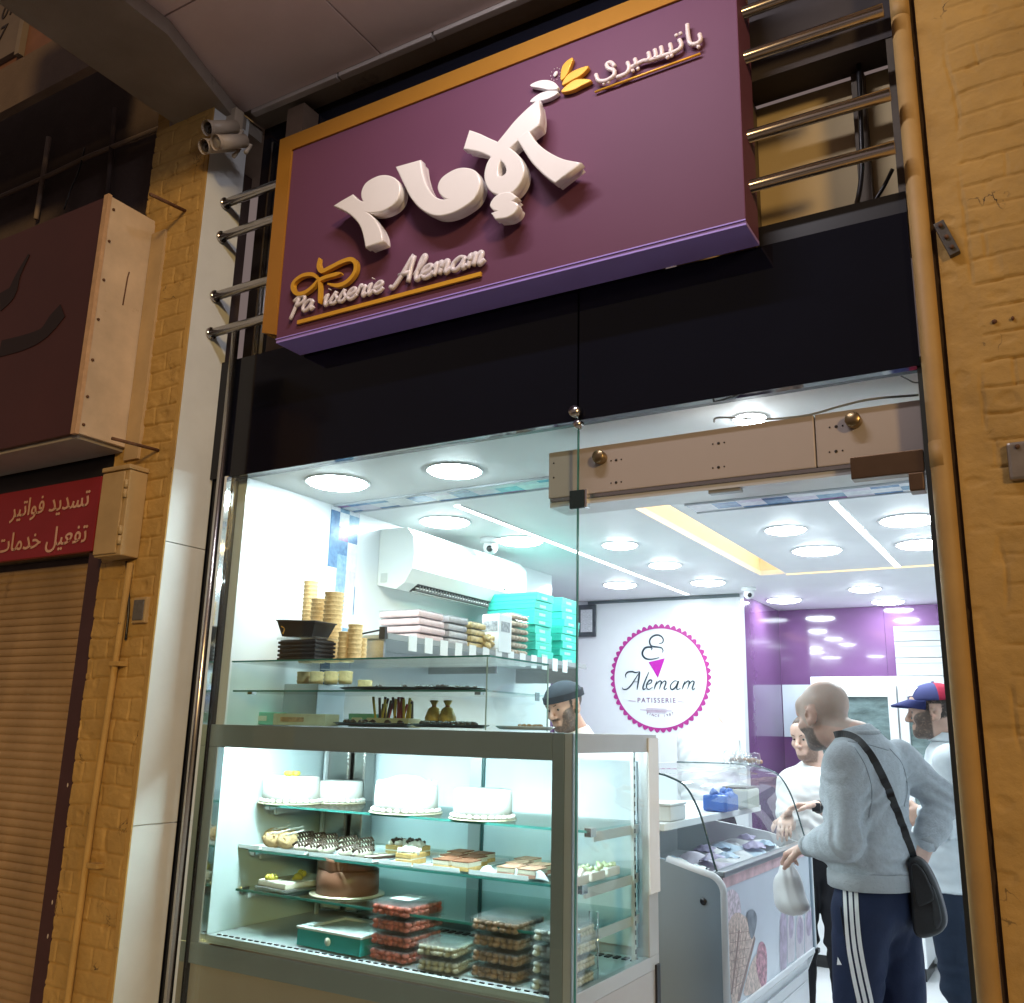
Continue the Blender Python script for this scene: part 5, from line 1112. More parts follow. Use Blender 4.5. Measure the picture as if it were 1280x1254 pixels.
def packs(y, n, h, w_, d_, m, what, x=-2.53, clear=False, seam=True):
    for i in range(n):
        t = thing('sweet_pack', '%s, %s of its stack on the wall shelf' % (what, ordn(i, n)), 'pack', (x + random.uniform(-.006, .006), y, ZS + .001 + i * h), 'packs stacked on the wall shelf', random.uniform(-.03, .03))
        if clear:
            mb = MB()
            for a_ in range(7):
                for b_ in range(5): mb.ell((-w_ + .02 + a_ * (2 * w_ - .04) / 6, -d_ + .02 + b_ * (2 * d_ - .04) / 4, h * .42), (.020, .022, h * .38), 8, .15)
            mb.build('contents', m, t); MB().box(-w_, w_, -d_, d_, 0.0005, h * .93, .005).build('wrapper', CLR, t)
        else:
            MB().box(-w_, w_, -d_, d_, 0.0005, h * .86, .010).build('pack', m, t); MB().box(-w_ - .002, w_ + .002, -d_ - .002, d_ + .002, h * .87, h * .97, .003).build('lid', GLASSX, t)
packs(.80, 4, .034, .11, .10, PKP, 'pale pink sweet pack'); packs(1.01, 4, .034, .11, .08, PKG, 'grey sweet pack'); packs(1.185, 4, .032, .11, .07, PKO, 'golden sweet pack')
t = thing('paper_bag', 'golden bag of wrapped sweets leaning at the white card', 'bag', (-2.43, 1.27, ZS + .001)); mb = MB(); lumps(None, (0, 0, .04), (.03, .035, .028), 34, .016, mb); mb.build('wrapped_sweets', PKO, t)
t = thing('white_card_box', 'upright white card box with a small grey picture on the wall shelf', 'box', (-2.44, 1.385, ZS + .001)); MB().box(-.05, .05, -.06, .06, 0, .185, .003).build('box', WHITEP, t); MB().box(.0505, .052, -.04, .04, .10, .15).box(-.04, .04, -.0615, -.0602, .10, .15).build('picture', mat('grey_picture', (.35, .36, .38), .5, var=.5, vs=60), t)
packs(1.575, 6, .036, .09, .085, BISC, 'clear pack of round biscuits', -2.50, True)
TB = mat('mint_card', (.055, .60, .48), .4, var=.04)
def teal(x, y, n, h, w_, d_, what):
    for i in range(n):
        t = thing('mint_carton', 'mint green pastry carton, %s of the %s stack' % (ordn(i, n), what), 'carton', (x + random.uniform(-.009, .009), y + random.uniform(-.006, .006), ZS + .001 + i * h), 'mint green cartons on the wall shelf', random.uniform(-.05, .05))
        MB().box(-w_, w_, -d_, d_, 0, h - .0015, .002).build('carton', TB, t); MB().box(-w_ - .0012, w_ + .0012, -d_ - .0012, d_ + .0012, h * .62, h - .002, .001).build('lid', TB, t)
        MB().box(w_ + .0014, w_ + .0022, -d_ * .5, d_ * .2, h * .18, h * .52).build('printed_label', mat('mint_print', (.42, .72, .62), .5, var=.35, vs=90), t)
teal(-2.56, 1.82, 8, .044, .15, .095, 'nearer'); teal(-2.54, 2.17, 9, .041, .11, .10, 'farther')

# ------------------------------------------------------------------ ice cream freezer
FO = (-1.55, 1.7, 0.12)
ff = thing('ice_cream_freezer', 'ice cream display freezer with curved glass and cone pictures in front', 'freezer', FO)
FG = mat('freezer_grey', (.25, .32, .38), .35, var=.04, vs=3); FW2 = mat('freezer_white', (.74, .77, .80), .3, var=.02)
def fpart(nm, m, mb, par=None): return mb.build(nm, m, par or ff, FO)
ya, yb = 1.052, 2.42
endp = [(-1.98, .16), (-1.98, 1.20), (-1.42, 1.125)] + [(-1.262 + .062 * math.sin(a_), 1.022 + .062 * math.cos(a_)) for a_ in np.linspace(0.1, 1.5, 8)] + [(-1.200, .60), (-1.27, .44), (-1.27, .16)]
fpart('end_panel', FG, MB().prism(endp, 0, 'y', ya - .03, ya)); fpart('end_panel', FW2, MB().prism(endp, 0, 'y', yb, yb + .03))
fpart('panel_rim', FW2, MB().tube([(u, ya - .015, v) for u, v in endp[2:12]], .0165, 10))
fpart('front_panel', mat('graphic_panel', (.66, .72, .80), .22, var=.05, vs=2, coat=.2), MB().box(-1.235, -1.207, ya + .001, yb - .001, .60, 1.035))
fpart('cabinet', FW2, MB().box(-1.975, -1.24, ya + .001, yb - .001, .16, .60).box(-1.975, -1.90, ya + .001, yb - .001, .601, 1.20))
fpart('top_band', mat('band_pink', (.62, .42, .45), .4, var=.25, vs=14), MB().box(-1.234, -1.2045, ya + .001, yb - .001, 1.036, 1.075))
fpart('rail', mat('rail_grey', (.28, .30, .32), .3, .6, var=.04), MB().box(-1.245, -1.196, ya - .001, yb + .001, 1.076, 1.098, .006))
fpart('corner_trim', FG, MB().box(-1.2065, -1.198, yb - .022, yb + .001, .60, 1.0755))
fpart('bottom_trim', FW2, MB().box(-1.2069, -1.196, ya + .001, yb - .023, .585, .6095, .003)); fpart('bumper', BLACKP, MB().box(-1.212, -1.185, yb - .01, yb + .034, .578, .600, .004))
lv = MB()
for k in range(7):
    z = .565 - .055 * k; x_ = -1.225 - .006 * k; lv.add([(x_, ya + .03, z), (x_, yb - .03, z), (x_ - .03, yb - .03, z - .038), (x_ - .03, ya + .03, z - .038)], [(0, 1, 2, 3)]); lv.box(x_ - .032, x_ + .002, ya + .03, yb - .03, z, z + .006)
fpart('louvre_grille', FW2, lv); fpart('grille_back', FW2, MB().box(-1.285, -1.275, ya + .01, yb - .01, .16, .58))
fpart('lock', BLACKP, MB().tube([(-1.272, ya - .033, .990), (-1.272, ya - .0305, .990)], .013, 16))
# curved glass hood
hood = [(-1.90, 1.452), (-1.62, 1.455), (-1.47, 1.448), (-1.40, 1.432), (-1.341, 1.402), (-1.298, 1.335), (-1.270, 1.262), (-1.232, 1.125), (-1.222, 1.099)]
hp = crom([(u, v) for u, v in hood], 5)
gm = MB().grid(lambda u, v: (float(hp[int(round(u * (len(hp) - 1)))][0]), ya - .01 + (yb - ya + .02) * v, float(hp[int(round(u * (len(hp) - 1)))][1])), len(hp) - 1, 8); hg = fpart('curved_glass', glassmat('hood_glass', (.95, .98, .98), 1.62, .02, .035), gm)
for y in (ya - .012, yb + .012): fpart('glass_edge', mat('edge_dark', (.06, .10, .11), .15, .3, var=0), MB().tube([(float(p[0]), y, float(p[1])) for p in hp], .0042, 8))
fpart('end_glass', GLASS, MB().add([(-1.90, ya - .004, 1.19)] + [(float(p[0]), ya - .004, float(p[1])) for p in hp], [tuple(range(len(hp) + 1))]))
fpart('service_ledge', WHITEP, MB().box(-1.90, -1.44, ya + .005, yb - .005, 1.225, 1.255, .004))
fpart('back_glass_frame', FW2, MB().box(-1.915, -1.895, ya + .001, yb - .001, 1.201, 1.452))
fpart('well', FW2, MB().box(-1.90, -1.246, ya + .005, yb - .005, .98, 1.0))
# printed cones and ice lollies on the front panel (flat print)
gx = -1.2062
def gpt(px, py): q = at(px, py, x=gx); return (gx, float(q[1]), float(q[2]))
pr = lambda u, v: (900 + u / 6.15, 1050 + v / 6.15)
def printed(pts, m, k): 
    P = crom(pts, 3, True) if len(pts) > 4 else pts
    return MB().add([(gx + .0004 * k, gpt(*pr(*p))[1], gpt(*pr(*p))[2]) for p in P], [tuple(range(len(P)))]).build('printed_picture', m, ff, FO)
CONE = mat('print_cone', (.60, .47, .42), .4, var=.55, vs=55); CONS = mat('print_scoop', (.62, .53, .60), .4, var=.55, vs=50); BROWN = mat('print_brown', (.26, .17, .16), .4, var=.2, vs=20); BERRY = mat('print_berry', (.50, .25, .31), .4, var=.7, vs=60); LOLLY = mat('print_lolly', (.64, .60, .66), .4, var=.2, vs=18); LOLD = mat('print_lolly_dark', (.45, .38, .50), .4, var=.35, vs=20)
printed([(50, 430), (90, 380), (140, 420), (160, 520), (150, 620), (60, 640)], CONS, 1)
printed([(65, 640), (150, 560), (265, 740), (140, 1240), (90, 1254), (68, 900)], CONE, 2); printed([(140, 700), (152, 690), (95, 1180), (80, 1190)], BROWN, 3); printed([(262, 740), (272, 760), (150, 1240), (128, 1240)], BROWN, 3)
printed([(205, 560), (250, 535), (282, 590), (268, 700), (238, 765), (215, 660)], mat('print_dark', (.20, .22, .26), .4, var=.3, vs=20), 4)
printed([(280, 900), (300, 795), (335, 790), (360, 880), (355, 1090), (320, 1130), (280, 1000)], BERRY, 2)
WAFL = mat('print_lines', (.34, .22, .19), .4, var=.2)
for k in range(7):
    for a_, b_ in (((70 + 5 * k, 720 + 70 * k), (250 - 14 * k, 700 + 66 * k)), ((75 + 22 * k, 650 + 6 * k), (90 + 8 * k, 1190 - 60 * (k % 3)))):
        MB().ribbon([(gx + .0014, gpt(*pr(*a_))[1], gpt(*pr(*a_))[2]), (gx + .0014, gpt(*pr(*b_))[1], gpt(*pr(*b_))[2])], .0022, (1, 0, 0), .0004).build('printed_line', WAFL, ff, FO)
printed([(180, 1180), (240, 950), (300, 880), (330, 1100), (250, 1180)], CONE, 1)
for k, (x0_, x1_, yt, yb_, m) in enumerate(((462, 512, 560, 985, LOLD), (520, 572, 530, 930, LOLLY), (586, 645, 570, 900, LOLLY), (655, 712, 510, 860, LOLLY))):
    w_ = x1_ - x0_; printed([(x0_, yt + 60), (x0_ + w_ * .5, yt), (x1_, yt + 55), (x1_, yb_ - 40), (x1_ - w_ * .2, yb_), (x0_ + w_ * .3, yb_ + 10), (x0_, yb_ - 10)], m, 1)
    printed([(x0_ + 8, yt + 90), (x0_ + w_ * .5, yt + 20), (x1_ - 8, yt + 80), (x1_ - 12, yt + 190), (x0_ + w_ * .45, yt + 230), (x0_ + 10, yt + 200)], LOLD, 2)
# ice cream pans, bags and boxes under the glass
PAN = mat('pan_steel', (.6, .62, .64), .3, .7, var=.05); ICE = [mat('ice_white', (.80, .80, .80), .6, var=.06), mat('ice_lilac', (.62, .56, .66), .6, var=.15, vs=20), mat('ice_blue', (.55, .68, .78), .6, var=.1)]
nm_ = ['first', 'second', 'third', 'fourth', 'fifth']
for i in range(5):
    y = ya + .15 + i * .265
    t = thing('ice_cream_pan', 'pan of %s ice cream under the curved glass, %s from the window end' % (['white', 'lilac', 'white', 'pale blue', 'white'][i], nm_[i]), 'ice cream pan', (-1.46, y, 1.001), 'pans in the freezer')
    MB().box(-.17, .17, -.122, .122, .0, .055, .004).build('pan', PAN, t)
    MB().grid(lambda u, v, i=i: (-.162 + .324 * u, -.114 + .228 * v, .056 + .045 * math.sin(math.pi * u) * math.sin(math.pi * v) + .012 * math.sin(9 * u + 5 * v + i) * math.sin(math.pi * v)), 18, 14).build('ice_cream', ICE[(0, 1, 0, 2, 0)[i]], t)
PKC = [mat('pack_white', (.76, .77, .78), .4, var=.1, vs=30), mat('pack_sky', (.45, .60, .74), .4, var=.2, vs=30), mat('pack_violet', (.45, .40, .58), .4, var=.2, vs=30)]
for k in range(12):
    y = ya + .14 + k * .100; x_ = -1.36 - .13 * (k % 2); w_ = .05
    mb = MB(); mb.grid(lambda u, v, k=k: (-.05 + .10 * u, -.032 + .064 * v, .012 + .022 * math.sin(math.pi * u) * math.sin(math.pi * v) + .004 * math.sin(17 * u + 9 * v + k)), 10, 8); mb.grid(lambda u, v: (-.05 + .10 * u, -.032 + .064 * v, .010), 2, 2)
    o = mb.build('frozen_pack', PKC[k % 3]); o.location = (x_, y, 1.062 + .012 * (k % 3)); o.rotation_euler = (random.uniform(-.2, .2), random.uniform(-.25, .05), random.uniform(-.8, .8))
    tag(o, '%s frozen pack on the ice cream pans, %s from the window end' % (['white', 'sky blue', 'violet'][k % 3], ['first', 'second', 'third', 'fourth', 'fifth', 'sixth', 'seventh', 'eighth', 'ninth', 'tenth', 'eleventh', 'twelfth'][k]), 'frozen pack', 'frozen packs in the freezer')
BLU = mat('blue_film', (.02, .13, .50), .25, var=.25, vs=14)
q = at(943, 1027, y=1.75)
t = thing('blue_pack', 'bright blue crumpled pack on the ledge under the curved glass', 'pack', (-1.47, 1.86, 1.256)); mb = MB().box(-.06, .06, -.09, .09, 0, .075, .015); lumps(None, (0, 0, .06), (.05, .08, .02), 16, .025, mb); mb.build('film', BLU, t)
t = thing('plastic_tub', 'pale plastic tub with dark contents further along the freezer ledge', 'tub', (-1.47, 2.16, 1.256)); MB().box(-.07, .07, -.10, .10, 0, .09, .01).build('tub', mat('tub_pale', (.50, .50, .44), .4, var=.1), t); MB().box(-.06, .06, -.09, .09, .0905, .10, .002).build('contents', CHO, t)
t = thing('white_tub', 'white box on the freezer ledge at the window end', 'box', (-1.52, 1.22, 1.256)); MB().box(-.08, .08, -.09, .09, 0, .06, .008).build('box', WHITEP, t); MB().box(-.083, .083, -.093, .093, .0605, .07, .003).build('lid', WHITEP, t)
t = thing('sweets_heap', 'crumpled clear bags of sweets lying on the curved glass top', 'bag', (-1.45, 2.22, 1.46))
mb = MB(); lumps(None, (0, 0, .025), (.07, .12, .015), 18, .028, mb); mb.build('wrapper', CLR, t); mb = MB(); lumps(None, (0, 0, .02), (.06, .10, .008), 26, .010, mb); mb.build('contents', FILL['brown'], t)
# white work counter behind the freezer, far end
t = thing('work_counter', 'white low work counter beyond the far end of the freezer', 'counter', (-1.2, 4.0, 0.12))
MB().box(-1.75, -0.95, 4.25, 4.66, .20, .95, .004).build('cabinet', FW, t, (-1.2, 4.0, .12)); MB().box(-1.77, -0.93, 4.23, 4.665, .951, .985, .004).build('worktop', WHITEG, t, (-1.2, 4.0, .12)); MB().box(-1.74, -.96, 4.27, 4.65, .121, .199).build('plinth', BLACKP, t, (-1.2, 4.0, .12))

# ------------------------------------------------------------------ people: bodies grown as one blended surface (distance field -> surface net)
class Flesh:
    def __init__(s): s.p = []; s.clips = []
    def cap(s, a, b, ra, rb=None, k=.02): s.p.append(('c', np.array(a, float), np.array(b, float), ra, ra if rb is None else rb, k)); return s
    def chain(s, pts, rs, k=.02):
        for i in range(len(pts) - 1): s.cap(pts[i], pts[i + 1], rs[i], rs[i + 1], k)
        return s
    def ell(s, c, r, R=None, k=.02, sub=False): s.p.append(('s' if sub else 'e', np.array(c, float), np.array(r, float), np.eye(3) if R is None else np.array(R, float), 0, k)); return s
    def clip(s, p, n): s.clips.append((np.array(p, float), _n(n))); return s
    def net(s, h):
        lo = np.full(3, 1e9); hi = -lo
        for q in s.p:
            if q[0] == 'c': m = max(q[3], q[4]); lo = np.minimum(lo, np.minimum(q[1], q[2]) - m); hi = np.maximum(hi, np.maximum(q[1], q[2]) + m)
            elif q[0] == 'e': m = q[2].max(); lo = np.minimum(lo, q[1] - m); hi = np.maximum(hi, q[1] + m)
        lo -= .03; hi += .03; n = np.ceil((hi - lo) / h).astype(int) + 1
        ax = [(lo[i] + h * np.arange(n[i])).astype(np.float32) for i in range(3)]
        D = np.full(n, .5, np.float32)
        for q in s.p:
            k = q[5]; pad = k + 3 * h
            if q[0] == 'c': m = max(q[3], q[4]); a_ = np.minimum(q[1], q[2]) - m - pad; b_ = np.maximum(q[1], q[2]) + m + pad
            else: m = q[2].max(); a_ = q[1] - m - pad; b_ = q[1] + m + pad
            i0 = np.clip(np.floor((a_ - lo) / h).astype(int), 0, n); i1 = np.clip(np.ceil((b_ - lo) / h).astype(int) + 1, 0, n)
            if (i1 <= i0).any(): continue
            sl = tuple(slice(i0[i], i1[i]) for i in range(3))
            X, Y, Z_ = np.meshgrid(ax[0][sl[0]], ax[1][sl[1]], ax[2][sl[2]], indexing='ij')
            if q[0] == 'c':
                ba = q[2] - q[1]; L2 = max(1e-9, ba @ ba); px, py, pz = X - q[1][0], Y - q[1][1], Z_ - q[1][2]
                t = np.clip((px * ba[0] + py * ba[1] + pz * ba[2]) / L2, 0, 1)
                d = np.sqrt((px - t * ba[0]) ** 2 + (py - t * ba[1]) ** 2 + (pz - t * ba[2]) ** 2) - (q[3] + (q[4] - q[3]) * t)
            else:
                px, py, pz = X - q[1][0], Y - q[1][1], Z_ - q[1][2]; R = q[3]
                u = px * R[0][0] + py * R[1][0] + pz * R[2][0]; v = px * R[0][1] + py * R[1][1] + pz * R[2][1]; w_ = px * R[0][2] + py * R[1][2] + pz * R[2][2]
                k0 = np.sqrt((u / q[2][0]) ** 2 + (v / q[2][1]) ** 2 + (w_ / q[2][2]) ** 2); k1 = np.sqrt((u / q[2][0] ** 2) ** 2 + (v / q[2][1] ** 2) ** 2 + (w_ / q[2][2] ** 2) ** 2) + 1e-9
                d = k0 * (k0 - 1) / k1
            cur = D[sl]
            if q[0] == 's':
                e = -d; hh = np.maximum(k - np.abs(cur - e), 0) / k; D[sl] = np.maximum(cur, e) + hh * hh * k * .25
            else:
                hh = np.maximum(k - np.abs(cur - d), 0) / k; D[sl] = np.minimum(cur, d) - hh * hh * k * .25
        if s.clips:
            X, Y, Z_ = np.meshgrid(*ax, indexing='ij')
            for p_, n_ in s.clips: D = np.maximum(D, ((X - p_[0]) * n_[0] + (Y - p_[1]) * n_[1] + (Z_ - p_[2]) * n_[2]).astype(np.float32))
        S = D < 0
        c = sum(S[i:n[0] - 1 + i, j:n[1] - 1 + j, k:n[2] - 1 + k].astype(np.int8) for i in (0, 1) for j in (0, 1) for k in (0, 1))
        mix = (c > 0) & (c < 8); idx = np.argwhere(mix); acc = np.zeros((len(idx), 3)); cnt_ = np.zeros(len(idx))
        cor = [(i, j, k) for i in (0, 1) for j in (0, 1) for k in (0, 1)]
        for a_ in cor:
            for b_ in cor:
                if sum(abs(a_[i] - b_[i]) for i in range(3)) == 1 and a_ < b_:
                    va = D[idx[:, 0] + a_[0], idx[:, 1] + a_[1], idx[:, 2] + a_[2]]; vb = D[idx[:, 0] + b_[0], idx[:, 1] + b_[1], idx[:, 2] + b_[2]]
                    m = (va < 0) != (vb < 0); t = np.where(m, va / np.where(m, va - vb, 1), 0)
                    acc += np.where(m[:, None], np.array(a_) + t[:, None] * (np.array(b_) - np.array(a_)), 0); cnt_ += m
        V = lo + h * (idx + acc / cnt_[:, None]); vid = np.full(mix.shape, -1, int); vid[mix] = np.arange(len(idx)); Q = []
        for axn in range(3):
            o1, o2 = [(1, 2), (2, 0), (0, 1)][axn]
            A = np.take(S, range(n[axn] - 1), axn); B = np.take(S, range(1, n[axn]), axn); e = np.argwhere(A != B); e = e[(e[:, o1] > 0) & (e[:, o2] > 0) & (e[:, o1] < n[o1] - 1) & (e[:, o2] < n[o2] - 1)]
            fl = A[e[:, 0], e[:, 1], e[:, 2]]
            def cell(d1, d2):
                g = e.copy(); g[:, o1] -= d1; g[:, o2] -= d2; return vid[g[:, 0], g[:, 1], g[:, 2]]
            q_ = np.stack([cell(1, 1), cell(0, 1), cell(0, 0), cell(1, 0)], 1); q_ = np.where(fl[:, None], q_, q_[:, ::-1]); Q.append(q_)
        Q = np.concatenate(Q); Q = Q[(Q >= 0).all(1)]
        return V, Q
def relax(V, Q, it=2, f=.5):
    for _ in range(it):
        A = np.zeros_like(V); N_ = np.zeros(len(V))
        for a_, b_ in ((0, 1), (1, 2), (2, 3), (3, 0)):
            np.add.at(A, Q[:, a_], V[Q[:, b_]]); np.add.at(A, Q[:, b_], V[Q[:, a_]]); np.add.at(N_, Q[:, a_], 1); np.add.at(N_, Q[:, b_], 1)
        V = V * (1 - f) + f * A / np.maximum(N_, 1)[:, None]
    return V
def vnorm(V, Q):
    n_ = np.cross(V[Q[:, 2]] - V[Q[:, 0]], V[Q[:, 3]] - V[Q[:, 1]]); N_ = np.zeros_like(V)
    for i in range(4): np.add.at(N_, Q[:, i], n_)
    return N_ / (np.linalg.norm(N_, axis=1)[:, None] + 1e-12)
def mesh_of(name, V, Q, m, parent, root):
    me = bpy.data.meshes.new(name); me.from_pydata((V - np.array(root)).tolist(), [], Q.tolist()); me.update(); me.polygons.foreach_set('use_smooth', [True] * len(me.polygons)); me.materials.append(m)
    o = bpy.data.objects.new(name, me); COL.objects.link(o); o.parent = parent; return o
def v3(*a): return np.array(a, float)
def hand(B, W, d, nrm, side, curl=.5, s=1.0):
    """palm from the wrist W along d; nrm is the way the palm faces; side +1/-1 puts the thumb on t or -t"""
    d = _n(d); nrm = _n(np.array(nrm, float) - d * (np.array(nrm, float) @ d)); t = np.cross(d, nrm) * side
    for u, l in ((.030, .088), (.010, .092), (-.010, .088), (-.028, .080)): B.cap(W + t * u * .6 * s, W + d * l * s + t * u * s, .015 * s, .0115 * s, .012)
    for u, l, r in ((.031, (.042, .026, .02), .0088), (.0105, (.046, .029, .022), .0092), (-.0105, (.042, .027, .021), .0088), (-.029, (.033, .021, .018), .0078)):
        p = W + d * (.092 - abs(u) * .12) * s + t * u * s; a_ = 0.0; pts = [p]
        for j, q in enumerate(l):
            a_ += curl * (.75, .9, .6)[j]; p = p + (d * math.cos(a_) + nrm * math.sin(a_) + t * u * .6) * q * s; pts.append(p)
        B.chain(pts, [r * s, r * .95 * s, r * .9 * s, r * .75 * s], .005)
    p0 = W + d * .022 * s + t * .026 * s; p1 = p0 + (d * .55 + t * .75 + nrm * .35) * .04 * s; p2 = p1 + (d * .85 + t * .25 + nrm * .4) * .032 * s; p3 = p2 + (d * .9 + nrm * .45) * .025 * s
    B.chain([p0, p1, p2, p3], [.0135 * s, .0115 * s, .010 * s, .008 * s], .010)
class Head:
    def __init__(s, c, face, up=(0, 0, 1)):
        s.c = np.array(c, float); s.f = _n(face); s.u = _n(np.array(up, float) - s.f * (np.array(up, float) @ s.f)); s.l = np.cross(s.u, s.f)
        s.R = np.stack([s.l, s.f, s.u], 1)
    def P(s, l, f, u): return s.c + s.l * l + s.f * f + s.u * u
    def loc(s, V): return (V - s.c) @ s.R
    def add(s, B, g=1.0):
        R = s.R
        B.ell(s.P(0, -.012, .034), (.076, .097, .085), R, .02); B.ell(s.P(0, .030, -.030), (.062, .062, .085), R, .03); B.ell(s.P(0, .040, -.082), (.047, .047, .034), R, .03); B.ell(s.P(0, .078, -.098), (.022, .018, .018), R, .025)
        B.ell(s.P(0, .070, .045), (.058, .03, .04), R, .03)
        B.cap(s.P(-.034, .084, .020), s.P(.034, .084, .020), .011, None, .02)
        for q in (-1, 1):
            B.ell(s.P(.033 * q, .104, -.002), (.018, .014, .012), R, .012, True); B.ell(s.P(.032 * q, .077, -.002), (.014, .013, .012), R, .004)
            B.ell(s.P(.044 * q, .066, -.030), (.022, .022, .020), R, .02)
            B.ell(s.P(.077 * q, -.008, -.012), (.009, .022, .034), R @ np.array(Matrix.Rotation(-.40 * q, 3, 'Z')), .006)
            B.ell(s.P(.084 * q, -.003, -.008), (.006, .009, .015), R, .004, True); B.ell(s.P(.077 * q, .004, -.038), (.007, .009, .010), R, .006)
            B.ell(s.P(.012 * q, .103, -.040), (.009, .010, .008), R, .008)
        B.cap(s.P(0, .094, .008), s.P(0, .116, -.034), .0075, .0115, .012)
        B.cap(s.P(-.020, .091, -.063), s.P(.020, .091, -.063), .0062, None, .006); B.cap(s.P(-.015, .090, -.073), s.P(.015, .090, -.073), .0075, None, .006)
def shellpart(name, V, Q, N_, H, pred, thick, m, parent, root):
    val = pred(*H.loc(V).T); keep = (val[Q] > 0).all(1); q = Q[keep]
    if not len(q): return None
    ids, inv = np.unique(q, return_inverse=True); V2 = V[ids] + N_[ids] * (np.clip(val[ids] * .5, 0, 1) * thick - .0004)[:, None]
    return mesh_of(name, V2, inv.reshape(-1, 4), m, parent, root)
SKIN = mat('skin_olive', (.52, .335, .26), .5, var=.08, vs=30, bump=.03, bs=200, sss=.12); SKIN2 = mat('skin_fair', (.60, .40, .32), .5, var=.07, vs=30, bump=.03, bs=200, sss=.12)
STUB = mat('shaved_hair', (.38, .28, .235), .7, var=.2, vs=60, bump=.1, bs=300); BEARD = mat('grey_beard', (.15, .115, .10), .85, var=.55, vs=120, bump=.5, bs=260); HAIRD = mat('dark_hair', (.03, .02, .015), .7, var=.4, vs=120, bump=.5, bs=220)
SHORTB = mat('short_beard', (.12, .078, .058), .85, var=.5, vs=130, bump=.4, bs=260)
EYEW = mat('eye_white', (.34, .30, .28), .2, var=0); EYED = mat('eye_dark', (.02, .012, .01), .15, var=0)
def cloth(name, col, rough=.85, **k): return mat(name, col, rough, var=k.get('var', .07), vs=k.get('vs', 9), bump=k.get('bump', .25), bs=k.get('bs', 34), spec=.2)
def wrinkle(V, N_, centers, amp, seed):
    """soft cloth folds: ridges that run round the limb near given places"""
    out = np.zeros(len(V)); r = np.random.default_rng(seed)
    for c, ax_, rad, fr_q in centers:
        d = V - np.array(c); w_ = np.exp(-(d ** 2).sum(1) / (rad ** 2)); u = d @ _n(ax_); w2 = vnoise(V[:, 0] * 14 + V[:, 1] * 11 + 50, V[:, 2] * 14 + 50, seed) * 5
        out += w_ * np.sin(u * fr_q + w2)
    out += (vnoise(V[:, 0] * 16 + V[:, 1] * 13 + 70, V[:, 2] * 9 + 40, seed + 1) - .5) * .9
    return V + N_ * (amp * out)[:, None]
def skinmask(name, base, hair, beard):
    m = mat(name, base, .5, var=.08, vs=30, bump=.03, bs=200, sss=.12); nt = m.node_tree; N = nt.nodes; L = nt.links; b = N['Principled BSDF']
    src = b.inputs['Base Color'].links[0].from_socket; at_ = N.new('ShaderNodeVertexColor'); at_.layer_name = 'growth'; sp_ = N.new('ShaderNodeSeparateColor'); L.new(at_.outputs[0], sp_.inputs[0])
    nz = N.new('ShaderNodeTexNoise'); nz.inputs['Scale'].default_value = 110; nz.inputs['Detail'].default_value = 3; tc = N.new('ShaderNodeTexCoord'); L.new(tc.outputs['Object'], nz.inputs[0])
    for i, col in enumerate((hair, beard)):
        mr = N.new('ShaderNodeMath'); mr.operation = 'MULTIPLY_ADD'; mr.inputs[1].default_value = 1.1; mr.inputs[2].default_value = -.55; L.new(nz.outputs[0], mr.inputs[0])
        ad = N.new('ShaderNodeMath'); ad.operation = 'MULTIPLY_ADD'; ad.use_clamp = True; L.new(sp_.outputs[i], ad.inputs[0]); ad.inputs[1].default_value = 1.0; L.new(mr.outputs[0], ad.inputs[2])
        mu = N.new('ShaderNodeMath'); mu.operation = 'MULTIPLY'; L.new(ad.outputs[0], mu.inputs[0]); L.new(sp_.outputs[i], mu.inputs[1]); mu.use_clamp = True
        mx = N.new('ShaderNodeMix'); mx.data_type = 'RGBA'; L.new(mu.outputs[0], mx.inputs[0]); L.new(src, mx.inputs[6]); mx.inputs[7].default_value = tuple(col) + (1,); src = mx.outputs[2]
    L.new(src, b.inputs['Base Color']); return m
def growth(fig, m, hair=None, beard=None, sm=95.0):
    me = fig['body'].data; L_ = fig['H'].loc(fig['V']).T; c = np.zeros((len(fig['V']), 4), np.float32); c[:, 3] = 1
    for i, fn in enumerate((hair, beard)):
        if fn is not None: v_ = np.clip(fn(*L_) * sm + .5, 0, 1); c[:, i] = v_ * v_ * (3 - 2 * v_)
    ca = me.color_attributes.new('growth', 'FLOAT_COLOR', 'POINT'); ca.data.foreach_set('color', c.ravel()); me.materials.clear(); me.materials.append(m)
EARS = lambda l, f, u: np.where((np.abs(l) > .066) & (np.abs(f + .008) < .026) & (np.abs(u + .01) < .038), -1.0, 1.0)
def face_bits(H, t, root, brow=True):
    for q in (-1, 1):
        e = MB().ell(tuple(H.P(.032 * q, .0835, -.002) - root), (.0105, .0075, .0085), 12, 0, Matrix(H.R.tolist())).build('eye', EYEW, t); MB().ell(tuple(H.P(.030 * q, .0890, -.003) - root), (.0064, .0042, .0060), 10, 0, Matrix(H.R.tolist())).build('iris', EYED, e)
        if brow: MB().tube([tuple(H.P(.014 * q, .098, .017) - root), tuple(H.P(.032 * q, .096, .023) - root), tuple(H.P(.050 * q, .081, .017) - root)], [.004, .0045, .002], 8).build('eyebrow', HAIRD, t)
def mid(a, b, t=.5): return a + (b - a) * t

